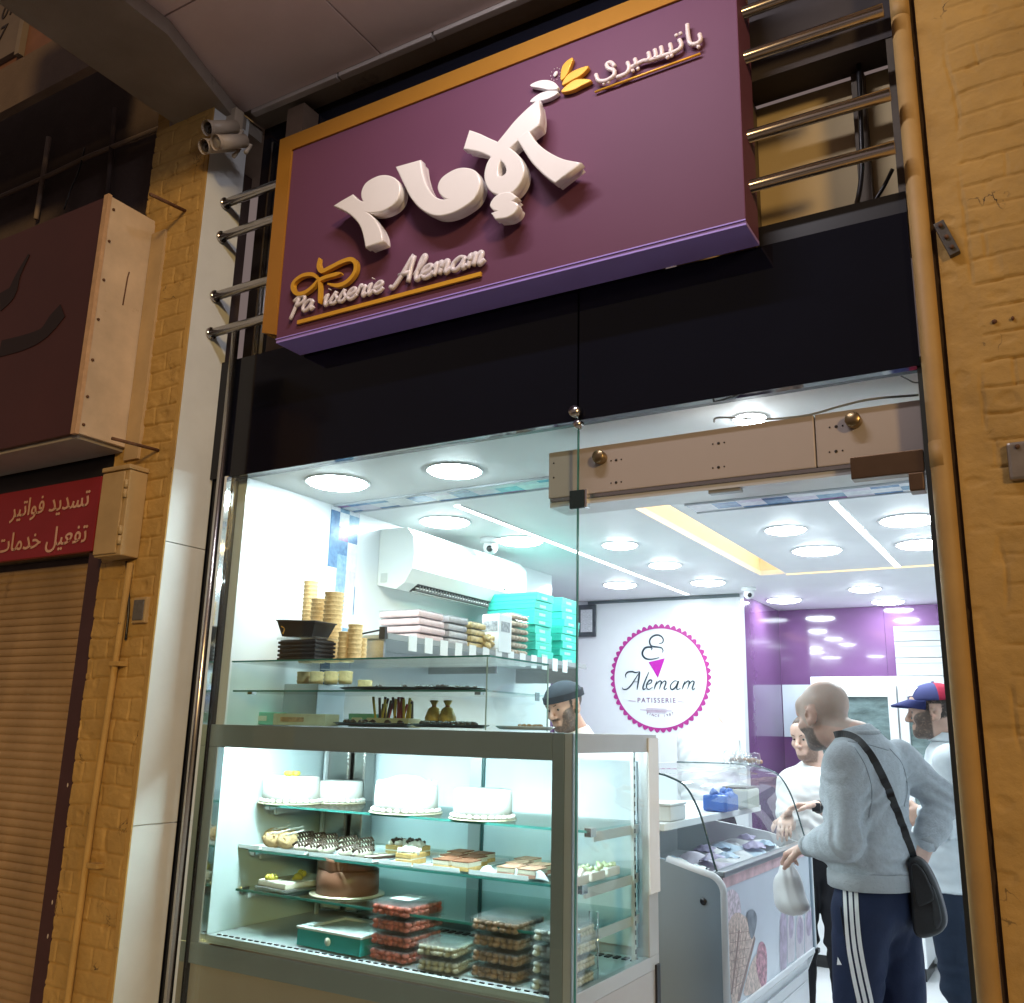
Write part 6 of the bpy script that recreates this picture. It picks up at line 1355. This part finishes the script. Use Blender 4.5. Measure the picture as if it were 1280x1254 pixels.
def figure(name_label, J, face, facedir_up, skin, top, bottom, voxel=.006, hands=None, short=False, hem=None, seed=1, belly=1.0, chest=1.0, hairf=None, collar=True, fold=.0062):
    """J: joints in world space; returns the thing, root and meshes for details"""
    root = v3(J['hip'][0], J['hip'][1], .12); t = thing('person', name_label, 'person', tuple(root))
    H = Head(J['head'], face, facedir_up)
    lat = _n(J['shl'] - J['shr']); up_ = _n(J['neck'] - J['hip']); lat = _n(lat - up_ * (lat @ up_)); fw = np.cross(lat, up_); RB = np.stack([lat, fw, up_], 1)
    B = Flesh(); H.add(B)
    B.cap(J['neck'], H.P(0, -.012, -.06), .058, .054, .03)
    ch = mid(J['neck'], J['hip'], .34); be = mid(J['neck'], J['hip'], .70)
    B.ell(ch, (.145 * chest, .095, .18), RB, .05); B.ell(be, (.13, .095, .15), RB, .05); B.ell(J['hip'], (.14, .10, .10), RB, .05); B.cap(J['shl'], J['shr'], .045, None, .05)
    for s_ in 'lr':
        B.chain([J['sh' + s_], J['el' + s_], J['wr' + s_]], [.046, .036, .026], .025)
        hp_ = J['hip'] + lat * (.085 if s_ == 'l' else -.085); B.chain([hp_, J['kn' + s_], J['an' + s_]], [.075, .05, .035], .03); B.cap(J['an' + s_], J['an' + s_] + fw * .12 - v3(0, 0, .04), .03, .03, .02)
        if hands and s_ in hands: d, n_, sd, cu = hands[s_]; hand(B, J['wr' + s_], d, n_, sd, cu)
    V, Q = B.net(voxel); V = relax(V, Q, 1, .4); N_ = vnorm(V, Q); body = mesh_of('body', V, Q, skin, t, root)
    # upper garment
    T = Flesh(); T.ell(ch, (.180 * chest, .125, .20), RB, .06); T.ell(be, (.160 * belly, .128 * belly, .17), RB, .06); T.ell(J['hip'] + up_ * .02, (.165 * belly, .130 * belly, .12), RB, .06)
    T.cap(J['shl'] - lat * .01, J['shr'] + lat * .01, .062, None, .06); T.cap(J['neck'] - up_ * .05, J['neck'] - up_ * .005 , .085, .066, .05)
    for s_ in 'lr':
        if short: T.cap(J['sh' + s_], mid(J['sh' + s_], J['el' + s_], .72), .066, .064, .05)
        else: T.chain([J['sh' + s_], J['el' + s_], mid(J['el' + s_], J['wr' + s_], .55), mid(J['el' + s_], J['wr' + s_], .97)], [.067, .054, .049, .037], .04)
    hz = hem if hem is not None else J['hip'][2] - .02
    T.clip((0, 0, hz), (0, 0, -1)); T.clip(J['neck'] + up_ * .040, up_ * 1.0 + fw * .30) if collar else None
    TV, TQ = T.net(voxel); TV = relax(TV, TQ, 2, .5); TN = vnorm(TV, TQ)
    cen = []
    for s_ in 'lr': cen += [(J['el' + s_], J['wr' + s_] - J['el' + s_], .09, 150), (J['sh' + s_] - up_ * .09 - (lat if s_ == 'l' else -lat) * .03, up_ + lat * .6, .10, 110)]
    cen += [(mid(J['neck'], J['hip'], .80), up_, .17, 105), (mid(J['neck'], J['hip'], .5), up_ + lat * .5, .15, 85)]
    TV = wrinkle(TV, TN, cen, fold, seed); top_o = mesh_of('shirt', TV, TQ, top, t, root)
    # trousers and shoes
    L = Flesh(); L.ell(J['hip'] - v3(0, 0, .02), (.158, .122, .12), RB, .05); L.ell(J['hip'] + v3(0, 0, .05), (.150, .112, .10), RB, .03)
    for s_ in 'lr':
        hp_ = J['hip'] + lat * (.082 if s_ == 'l' else -.082) - v3(0, 0, .04); L.chain([hp_, J['kn' + s_], J['an' + s_] + v3(0, 0, .02)], [.098, .070, .052], .03)
    L.clip((0, 0, J['hip'][2] + .09), (0, 0, 1)); LV, LQ = L.net(max(voxel, .007)); LV = relax(LV, LQ, 2, .5); LN = vnorm(LV, LQ)
    LV = wrinkle(LV, LN, [(J['knl'], v3(0, 0, 1), .16, 70), (J['knr'], v3(0, 0, 1), .16, 70), (J['hip'] - v3(0, 0, .12), lat + v3(0, 0, 1), .14, 70)], .004, seed + 5); leg_o = mesh_of('trousers', LV, LQ, bottom, t, root)
    for s_ in 'lr':
        a_ = J['an' + s_] - v3(0, 0, J['an' + s_][2] - .165); S_ = Flesh(); S_.cap(a_ - fw * .05 - v3(0, 0, .005), a_ + fw * .15 - v3(0, 0, .012), .040, .034, .02); S_.clip((0, 0, .121), (0, 0, -1)); SV, SQ = S_.net(.008); mesh_of('shoe', SV, SQ, mat('shoe_dark', (.02, .02, .022), .5, var=.1), t, root)
    return dict(t=t, root=root, body=body, H=H, V=V, Q=Q, N=N_, TV=TV, TQ=TQ, LV=LV, LQ=LQ, lat=lat, fw=fw, up=up_, J=J, top=top_o, legs=leg_o)
def A(px, py, y): return at(px, py, y=y)
def bvh(V, Q): return BVHTree.FromPolygons([tuple(p) for p in V], [tuple(int(i) for i in q) for q in Q])
C0 = Vector(tuple(CAM))
def onsurf(tree, pts, off=.003):
    out = []
    for px, py in pts:
        h_, n_, i_, d_ = tree.ray_cast(C0, ray(px, py))
        if h_ is not None:
            if n_.dot(ray(px, py)) > 0: n_ = -n_
            out.append(h_ + n_ * off)
    return out
# --- the customer at the freezer
hip = A(1094, 1122, 1.02)
J = dict(hip=hip, neck=A(1073, 922, .98), head=A(1030, 893, 1.03), shl=A(1057, 955, .86), shr=A(1122, 950, 1.14), ell=A(1056, 1052, .80), wrl=A(1010, 1058, 1.00), elr=A(1180, 1000, 1.20), wrr=A(1157, 1056, 1.10),
         knl=v3(hip[0] - .085, hip[1] - .055, .60), knr=v3(hip[0] + .060, hip[1] + .075, .60), anl=v3(hip[0] - .07, hip[1] - .07, .20), anr=v3(hip[0] + .06, hip[1] + .085, .20))
GREYK = cloth('grey_sweater', (.47, .515, .56), var=.10, vs=70, bump=.5, bs=170); NAVY = cloth('navy_track', (.016, .024, .060), .7, var=.1)
c1 = figure('bald bearded man in a grey sweater holding a white bag at the freezer', J, v3(-.80, .52, -.22), (-.12, .10, 1), SKIN, GREYK, NAVY, .0055,
            {'l': (v3(-.80, .50, -.30), v3(.1, .3, -1), 1, .75), 'r': (v3(-.35, -.30, -.75), v3(-.75, .6, 0), -1, .35)}, seed=21, hem=float(A(1094, 1108, 1.0)[2]), belly=1.02, fold=.0085)
H = c1['H']; t = c1['t']; root = c1['root']
growth(c1, skinmask('skin_customer', (.66, .44, .36), (.53, .41, .355), (.17, .135, .12)), lambda l, f, u: np.minimum.reduce([(u + .050 - np.clip(f - .02, 0, 1) * 1.25 + np.clip(-.03 - f, 0, .1) * .35), .125 - np.abs(f), (.100 - u) * .6, EARS(l, f, u)]), lambda l, f, u: np.minimum.reduce([np.maximum(-.040 - u + .45 * np.clip(f - .03, -.1, .0), .012 - np.abs(u + .05) - np.clip(np.abs(l) - .03, 0, 1) * .6), f - .004, u + .135, EARS(l, f, u)]))
face_bits(H, t, root)
# sweater trims
zc = float(A(1094, 1108, 1.0)[2])
def ring_at(V, z, c, off, n=48, tilt=None):
    """outline of a garment near height z, seen from the body axis"""
    m = np.abs(V[:, 2] - z) < .012; P = V[m]; a_ = np.arctan2(P[:, 1] - c[1], P[:, 0] - c[0]); r = np.hypot(P[:, 1] - c[1], P[:, 0] - c[0]); out = []
    for k in range(n):
        q = -math.pi + 2 * math.pi * k / n; dd = np.abs((a_ - q + math.pi) % (2 * math.pi) - math.pi); w_ = dd < .22
        rr = (np.percentile(r[w_], 70) if w_.any() else .15) + off; out.append((c[0] + rr * math.cos(q), c[1] + rr * math.sin(q), z))
    return out
rg = ring_at(c1['TV'], zc + .03, hip, .001); nR = len(rg); mb = MB(); pr_ = [(0, -.034), (.005, -.030), (.006, .0), (.005, .018), (0, .022)]
mb.add([(p[0] + (p[0] - hip[0]) / .16 * o_, p[1] + (p[1] - hip[1]) / .16 * o_, p[2] + z_) for p in rg for o_, z_ in pr_], [(i * 5 + j, ((i + 1) % nR) * 5 + j, ((i + 1) % nR) * 5 + j + 1, i * 5 + j + 1) for i in range(nR) for j in range(4)], True)
mb.build('hem_rib', cloth('grey_rib', (.43, .46, .49), bump=.6, bs=110), t, tuple(root))
nk = J['neck']; mb = MB(); mb.tube([tuple(nk + c1['lat'] * .066 * math.cos(a_) + c1['fw'] * .066 * math.sin(a_) + c1['up'] * (.018 - .03 * max(0, math.sin(a_))) - root) for a_ in np.linspace(0, 2 * math.pi, 33)], .010, 8, False); mb.build('collar', _M['grey_rib'], t)
mb = MB()
for s_ in 'lr':
    a_ = mid(J['el' + s_], J['wr' + s_], .90); b_ = mid(J['el' + s_], J['wr' + s_], 1.02); mb = MB().tube([tuple(a_ - root), tuple(b_ - root)], [.040, .036], 16); mb.build('cuff', _M['grey_rib'], t)
tr_ = bvh(c1['LV'], c1['LQ']); STRIPE = mat('stripe_white', (.78, .80, .82), .6, var=.03)
for k, x_ in enumerate((0, 7, 14)):
    P = onsurf(tr_, [tuple(q) for q in crom([(1056 + x_, 1112), (1058 + x_, 1150), (1061 + x_ * 1.05, 1185), (1067 + x_ * 1.08, 1220), (1074 + x_ * 1.1, 1254), (1080 + x_ * 1.1, 1290)], 6)], .0025)
    mb = MB(); nn = [tr_.find_nearest(p)[1] for p in P]
    vs = []
    for i, p in enumerate(P):
        tg = (P[min(i + 1, len(P) - 1)] - P[max(i - 1, 0)]).normalized(); n_ = nn[i]; n_ = -n_ if n_.dot(p - C0) > 0 else n_; sd = tg.cross(n_).normalized() * .0065; vs += [tuple(p + sd), tuple(p - sd)]
    mb.add(vs, [(2 * i, 2 * i + 1, 2 * i + 3, 2 * i + 2) for i in range(len(P) - 1)], True); mb.build('trouser_stripe', STRIPE, t, tuple(root))
P = onsurf(tr_, [(1048, 1196), (1053, 1206), (1047, 1206)], .003)
if len(P) == 3: MB().add([tuple(p) for p in P], [(0, 1, 2)]).build('small_emblem', STRIPE, t, tuple(root))
P = onsurf(tr_, [tuple(q) for q in crom([(1051, 1134), (1053, 1150), (1056, 1170)], 4)], .0015)
if len(P) > 2: MB().tube([tuple(p) for p in P], .0025, 6).build('pocket_seam', mat('seam_dark', (.005, .007, .02), .8, var=0), t, tuple(root))
ts = bvh(c1['TV'], c1['TQ']); SEAM = mat('sweater_seam', (.33, .37, .41), .9, var=0)
for sm_ in ([(1068, 934), (1082, 958), (1090, 990), (1086, 1022)], [(1112, 936), (1128, 956), (1134, 985), (1130, 1008)], [(1060, 927), (1085, 931), (1110, 938)]):
    P = onsurf(ts, [tuple(q) for q in crom(sm_, 8)], .0005)
    if len(P) > 3: MB().tube([tuple(p) for p in P], .0020, 6).build('seam', SEAM, t, tuple(root))
# shoulder bag with strap (worn, but a thing of its own)
ts = bvh(c1['TV'], c1['TQ'])
sp = onsurf(ts, [tuple(q) for q in crom([(1045, 921), (1056, 920), (1070, 926), (1086, 944), (1100, 968), (1113, 998), (1124, 1028), (1134, 1056), (1141, 1078)], 5)], .007)
bg = thing('shoulder_bag', 'black cross body bag with a long strap on the man in the grey sweater', 'bag', tuple(sp[-1]))
STRAP = mat('bag_strap', (.022, .024, .028), .5, var=.1, vs=40); LEATH = mat('bag_leather', (.018, .02, .023), .38, var=.15, vs=20, bump=.15, bs=120)
o_ = tuple(sp[-1]); vs = []
for i, p in enumerate(sp):
    tg = (sp[min(i + 1, len(sp) - 1)] - sp[max(i - 1, 0)]).normalized(); n_ = (p - C0).normalized() * -1; sd = tg.cross(n_).normalized() * .0135; q = n_ * .004; vs += [tuple(p + sd), tuple(p + sd * .95 + q), tuple(p - sd * .95 + q), tuple(p - sd)]
MB().add(vs, [(4 * i + j, 4 * i + j + 1, 4 * i + j + 5, 4 * i + j + 4) for i in range(len(sp) - 1) for j in range(3)], False).build('strap', STRAP, bg, o_)
yb_ = float(sp[-1][1]) - .03; bb_ = A(1158, 1118, yb_)
def bagout(pts, k=6): return [(float(at(*p, y=yb_)[0]), float(at(*p, y=yb_)[2])) for p in crom(pts, k, True)]
def shb(o): o.data.transform(Matrix.Translation((-o_[0], -o_[1], -o_[2]))); return o
shb(curve_mesh('pouch', [bagout([(1141, 1078), (1152, 1080), (1164, 1100), (1173, 1125), (1178, 1148), (1174, 1159), (1160, 1165), (1149, 1163), (1146, 1140), (1144, 1108)])], LEATH, bg, .020, .014, yb_, 3))
shb(curve_mesh('flap', [bagout([(1143, 1082), (1152, 1084), (1163, 1104), (1168, 1120), (1160, 1126), (1150, 1128), (1146, 1108)])], LEATH, bg, .004, .004, yb_ - .036, 2))
shb(curve_mesh('side_gusset', [bagout([(1166, 1108), (1172, 1122), (1177, 1147), (1172, 1157), (1170, 1140)])], STRAP, bg, .012, .004, yb_ - .024, 2))
MB().tube([tuple(sp[-1]), tuple(Vector(tuple(A(1143, 1082, yb_ - .01))))], .006, 8).build('strap_end', STRAP, bg, o_); MB().lathe([(.008, -.003), (.013, -.003), (.013, .003), (.008, .003), (.008, -.003)], tuple(Vector(tuple(sp[-1])) + Vector((0, -.012, -.01))), 16, Matrix.Rotation(1.4, 3, 'X')).build('ring', CHROME, bg, o_)
# white plastic bag in his left hand
hd_ = J['wrl'] + _n(v3(-.80, .50, -.30)) * .10; wb = thing('plastic_bag', 'small white plastic bag dangling from the customer hand', 'bag', tuple(hd_))
F_ = Flesh(); b0 = hd_ + v3(-.01, 0, -.03); F_.cap(b0 + v3(0, 0, .02), b0 + v3(.0, 0, -.05), .010, .034, .02); F_.ell(b0 + v3(.0, .0, -.10), (.055, .042, .06), None, .03); F_.ell(b0 + v3(.018, -.012, -.15), (.06, .040, .034), None, .04); WV, WQ = F_.net(.006); WN = vnorm(WV, WQ); WV = wrinkle(WV, WN, [(b0, v3(1, .4, .3), .12, 200)], .003, 33); mesh_of('bag', WV, WQ, mat('white_film', (.80, .82, .84), .35, var=.03, sss=.0), wb, hd_)
# --- man in the cap by the fridge
hip = A(1188, 1128, 2.12)
J = dict(hip=hip, neck=A(1186, 926, 2.12), head=A(1167, 889, 2.10), shl=A(1189, 952, 1.95), shr=A(1180, 950, 2.30), ell=A(1192, 1030, 1.93), wrl=A(1156, 1016, 1.93), elr=A(1176, 1030, 2.32), wrr=A(1150, 1020, 2.22),
         knl=v3(hip[0] + .02, hip[1] - .09, .60), knr=v3(hip[0] + .05, hip[1] + .09, .60), anl=v3(hip[0] + .14, hip[1] - .09, .20), anr=v3(hip[0] + .10, hip[1] + .09, .20))
SHB = cloth('pale_denim', (.64, .70, .74), .8, var=.08, bump=.2); NAV2 = cloth('dark_navy', (.018, .028, .05), .8)
c2 = figure('man in a blue and red cap and pale shirt facing the counter', J, v3(-.97, -.12, -.05), (0, 0, 1), SKIN, SHB, NAV2, .006, {'l': (v3(-.8, .1, -.3), v3(0, .9, -.2), -1, .5), 'r': (v3(-.9, 0, -.2), v3(0, -.9, 0), 1, .5)}, seed=4, hem=float(A(1188, 1114, 2.05)[2]))
H = c2['H']; t = c2['t']; root = c2['root']; face_bits(H, t, root)
growth(c2, skinmask('skin_capman', (.52, .335, .26), (.035, .025, .02), (.10, .07, .055)), lambda l, f, u: np.minimum.reduce([.050 - f, u + .045 + .3 * np.clip(f, -.2, .0), np.where(f > .012, np.minimum(.018 - np.abs(f - .02), u + .02), 1.0), EARS(l, f, u)]), lambda l, f, u: np.minimum.reduce([np.maximum(np.maximum(-.078 - u, (np.abs(l) - .046) * .9 - (u + .030) * .4), .009 - np.abs(u + .050) - np.clip(np.abs(l) - .026, 0, 1)), f - .012, u + .135, EARS(l, f, u), .0 - u]), 110)
def capmesh(H, nm, f0, f1, m, par, root, r=(.088, .112, .082), c=(0, -.009, .045), a0=0, a1=2 * math.pi, low=0.0):
    mb = MB(); mb.grid(lambda u, v: tuple(H.P(c[0] + r[0] * math.cos(math.pi / 2 * v * .999 + low * (1 - v)) * math.sin(a0 + (a1 - a0) * u), c[1] + r[1] * math.cos(math.pi / 2 * v * .999 + low * (1 - v)) * math.cos(a0 + (a1 - a0) * u), c[2] + r[2] * math.sin(math.pi / 2 * v * .999)) - root), 36, 12); o = mb.build(nm, m, par); md = o.modifiers.new('s', 'SOLIDIFY'); md.thickness = .003; return o
CAPB = cloth('cap_blue', (.055, .06, .17), .8, bump=.1); CAPR = cloth('cap_red', (.34, .02, .05), .8, bump=.1); CAPN = cloth('cap_navy', (.025, .03, .11), .8, bump=.1)
cp_ = capmesh(H, 'cap', 0, 0, CAPB, t, root, a0=-1.75, a1=1.75); capmesh(H, 'cap_back', 0, 0, CAPR, t, root, a0=1.75, a1=2 * math.pi - 1.75)
mb = MB(); mb.grid(lambda u, v: tuple(H.P(.082 * math.sin(-1.25 + 2.5 * u) * (1 - .12 * v), -.009 + .110 * math.cos(-1.25 + 2.5 * u) + v * .075 * math.cos((-1.25 + 2.5 * u) * 1.2), .046 - .022 * v - .018 * abs(-1 + 2 * u) ** 2 * v) - root), 24, 6); o = mb.build('cap_brim', CAPN, t); md = o.modifiers.new('s', 'SOLIDIFY'); md.thickness = .010
mb = MB(); mb.grid(lambda u, v: tuple(H.P(.0905 * math.cos(.30 + .55 * v) * math.sin(-.1 + .75 * u), -.009 + .1155 * math.cos(.30 + .55 * v) * math.cos(-.1 + .75 * u), .045 + .0845 * math.sin(.30 + .55 * v)) - root), 8, 8); mb.build('cap_emblem', mat('emblem_white', (.75, .76, .78), .6, var=.3, vs=60), t)
MB().ell(tuple(H.P(0, -.012, .129) - root), (.007, .007, .004), 10).build('cap_button', CAPB, t)
nk = J['neck']; mb = MB(); mb.grid(lambda u, v: tuple(nk + c2['lat'] * (.070 + .012 * v) * math.cos(-.9 + u * 4.95) + c2['fw'] * (.070 + .016 * v) * math.sin(-.9 - math.pi / 2 + 1.57 + u * 4.95) + c2['up'] * (.035 - .04 * v) - root), 28, 4); o = mb.build('collar', SHB, t); md = o.modifiers.new('s', 'SOLIDIFY'); md.thickness = .004
# --- server behind the freezer's far end
hip = v3(*A(1022, 1080, 2.86)); hip[2] = 1.0
J = dict(hip=hip, neck=A(1020, 962, 2.83), head=A(1011, 921, 2.78), shl=A(1052, 976, 2.86), shr=A(988, 980, 2.74), ell=A(1056, 1030, 2.72), wrl=A(1020, 1007, 2.52), elr=A(985, 1030, 2.68), wrr=A(984, 1022, 2.50),
         knl=v3(hip[0] + .09, hip[1], .58), knr=v3(hip[0] - .09, hip[1], .58), anl=v3(hip[0] + .10, hip[1], .20), anr=v3(hip[0] - .10, hip[1], .20))
TEE = cloth('white_tee', (.80, .82, .82), .8, var=.03, bump=.15); DKT = cloth('black_trousers', (.02, .02, .024), .8)
c3 = figure('server in a white tee shirt behind the far end of the freezer', J, v3(-.40, -.90, -.15), (0, 0, 1), SKIN2, TEE, DKT, .006, {'l': (v3(-.9, -.3, -.05), v3(0, -.3, -1), 1, .5), 'r': (v3(.1, -.9, -.3), v3(0, 0, -1), -1, .5)}, short=True, seed=8)
H = c3['H']; t = c3['t']; root = c3['root']; face_bits(H, t, root)
shellpart('hair', c3['V'], c3['Q'], c3['N'], H, lambda l, f, u: np.minimum.reduce([(u - .055 - np.clip(f - .04, -.3, .2) * .6 + np.clip(-.02 - f, 0, .1) * .9) * 120, (.14 - np.abs(f)) * 100]), .008, mat('brown_hair', (.10, .07, .055), .75, var=.4, vs=100, bump=.4, bs=200), t, root)
growth(c3, skinmask('skin_server', (.60, .40, .32), (.06, .045, .04), (.22, .14, .11)), None, lambda l, f, u: np.minimum.reduce([np.maximum(-.082 - u, (np.abs(l) - .048) * .9 - (u + .04) * .4), f - .012, u + .135, EARS(l, f, u), -.01 - u]), 70)
w1 = mid(J['ell'], J['wrl'], .93); wdir = _n(J['wrl'] - J['ell']); MB().tube([tuple(w1 - wdir * .012 - root), tuple(w1 + wdir * .012 - root)], .032, 18).build('watch_strap', BLACKP, t); MB().box(w1[0] - root[0] - .022, w1[0] - root[0] + .022, w1[1] - root[1] - .046, w1[1] - root[1] - .030, w1[2] - root[2] - .022, w1[2] - root[2] + .022, .006).build('watch', BLACKP, t)
# --- baker in the dark cap behind the display case
hip = v3(*A(718, 1000, 1.66)); hip[2] = 1.02
J = dict(hip=hip, neck=A(722, 916, 1.70), head=A(706, 882, 1.63), shl=A(762, 944, 1.74), shr=A(682, 948, 1.62), ell=A(772, 1000, 1.74), wrl=A(740, 1040, 1.56), elr=A(676, 1000, 1.50), wrr=A(690, 1040, 1.40),
         knl=v3(hip[0] + .08, hip[1], .58), knr=v3(hip[0] - .09, hip[1], .58), anl=v3(hip[0] + .08, hip[1], .20), anr=v3(hip[0] - .09, hip[1], .20))
c4 = figure('baker in a dark cap and white shirt behind the display case', J, v3(-.22, -.92, -.26), (-.1, 0, 1), SKIN, TEE, DKT, .006, None, short=True, seed=12)
H = c4['H']; t = c4['t']; root = c4['root']; face_bits(H, t, root)
growth(c4, skinmask('skin_baker', (.52, .335, .26), (.035, .025, .02), (.12, .085, .07)), lambda l, f, u: np.minimum.reduce([.050 - f, u + .045 + .3 * np.clip(f, -.2, .0), np.where(f > .012, np.minimum(.018 - np.abs(f - .02), u + .02), 1.0), EARS(l, f, u)]), lambda l, f, u: np.minimum.reduce([np.maximum(np.maximum(-.080 - u, (np.abs(l) - .046) * .9 - (u + .035) * .4), .008 - np.abs(u + .050) - np.clip(np.abs(l) - .024, 0, 1)), f - .012, u + .135, EARS(l, f, u), -.005 - u]), 110)
capmesh(H, 'cap', 0, 0, cloth('baker_cap', (.05, .065, .085), .8, bump=.1), t, root, r=(.091, .116, .086), c=(0, -.006, .036))
mb = MB(); mb.grid(lambda u, v: tuple(H.P(.0935 * math.sin(6.2832 * u), -.006 + .1185 * math.cos(6.2832 * u), .030 + .032 * v) - root), 48, 2); mb.build('cap_band', cloth('baker_band', (.035, .045, .06), .8, bump=.1), t)
# --- staff member bowed over with his back to the window
hip = v3(*A(884, 1060, 3.0)); hip[2] = 1.12
J = dict(hip=hip, neck=A(886, 905, 3.12), head=A(888, 915, 3.30), shl=A(862, 925, 3.10), shr=A(908, 925, 3.10), ell=A(858, 1000, 3.18), wrl=A(866, 1020, 3.36), elr=A(915, 1000, 3.18), wrr=A(906, 1020, 3.36),
         knl=v3(hip[0] - .09, hip[1], .62), knr=v3(hip[0] + .09, hip[1], .62), anl=v3(hip[0] - .09, hip[1], .20), anr=v3(hip[0] + .09, hip[1], .20))
c5 = figure('staff member in white bowed over with his back to the window', J, v3(0, .55, -.84), (0, .8, .5), SKIN2, TEE, DKT, .007, None, seed=15, collar=False, chest=1.02)
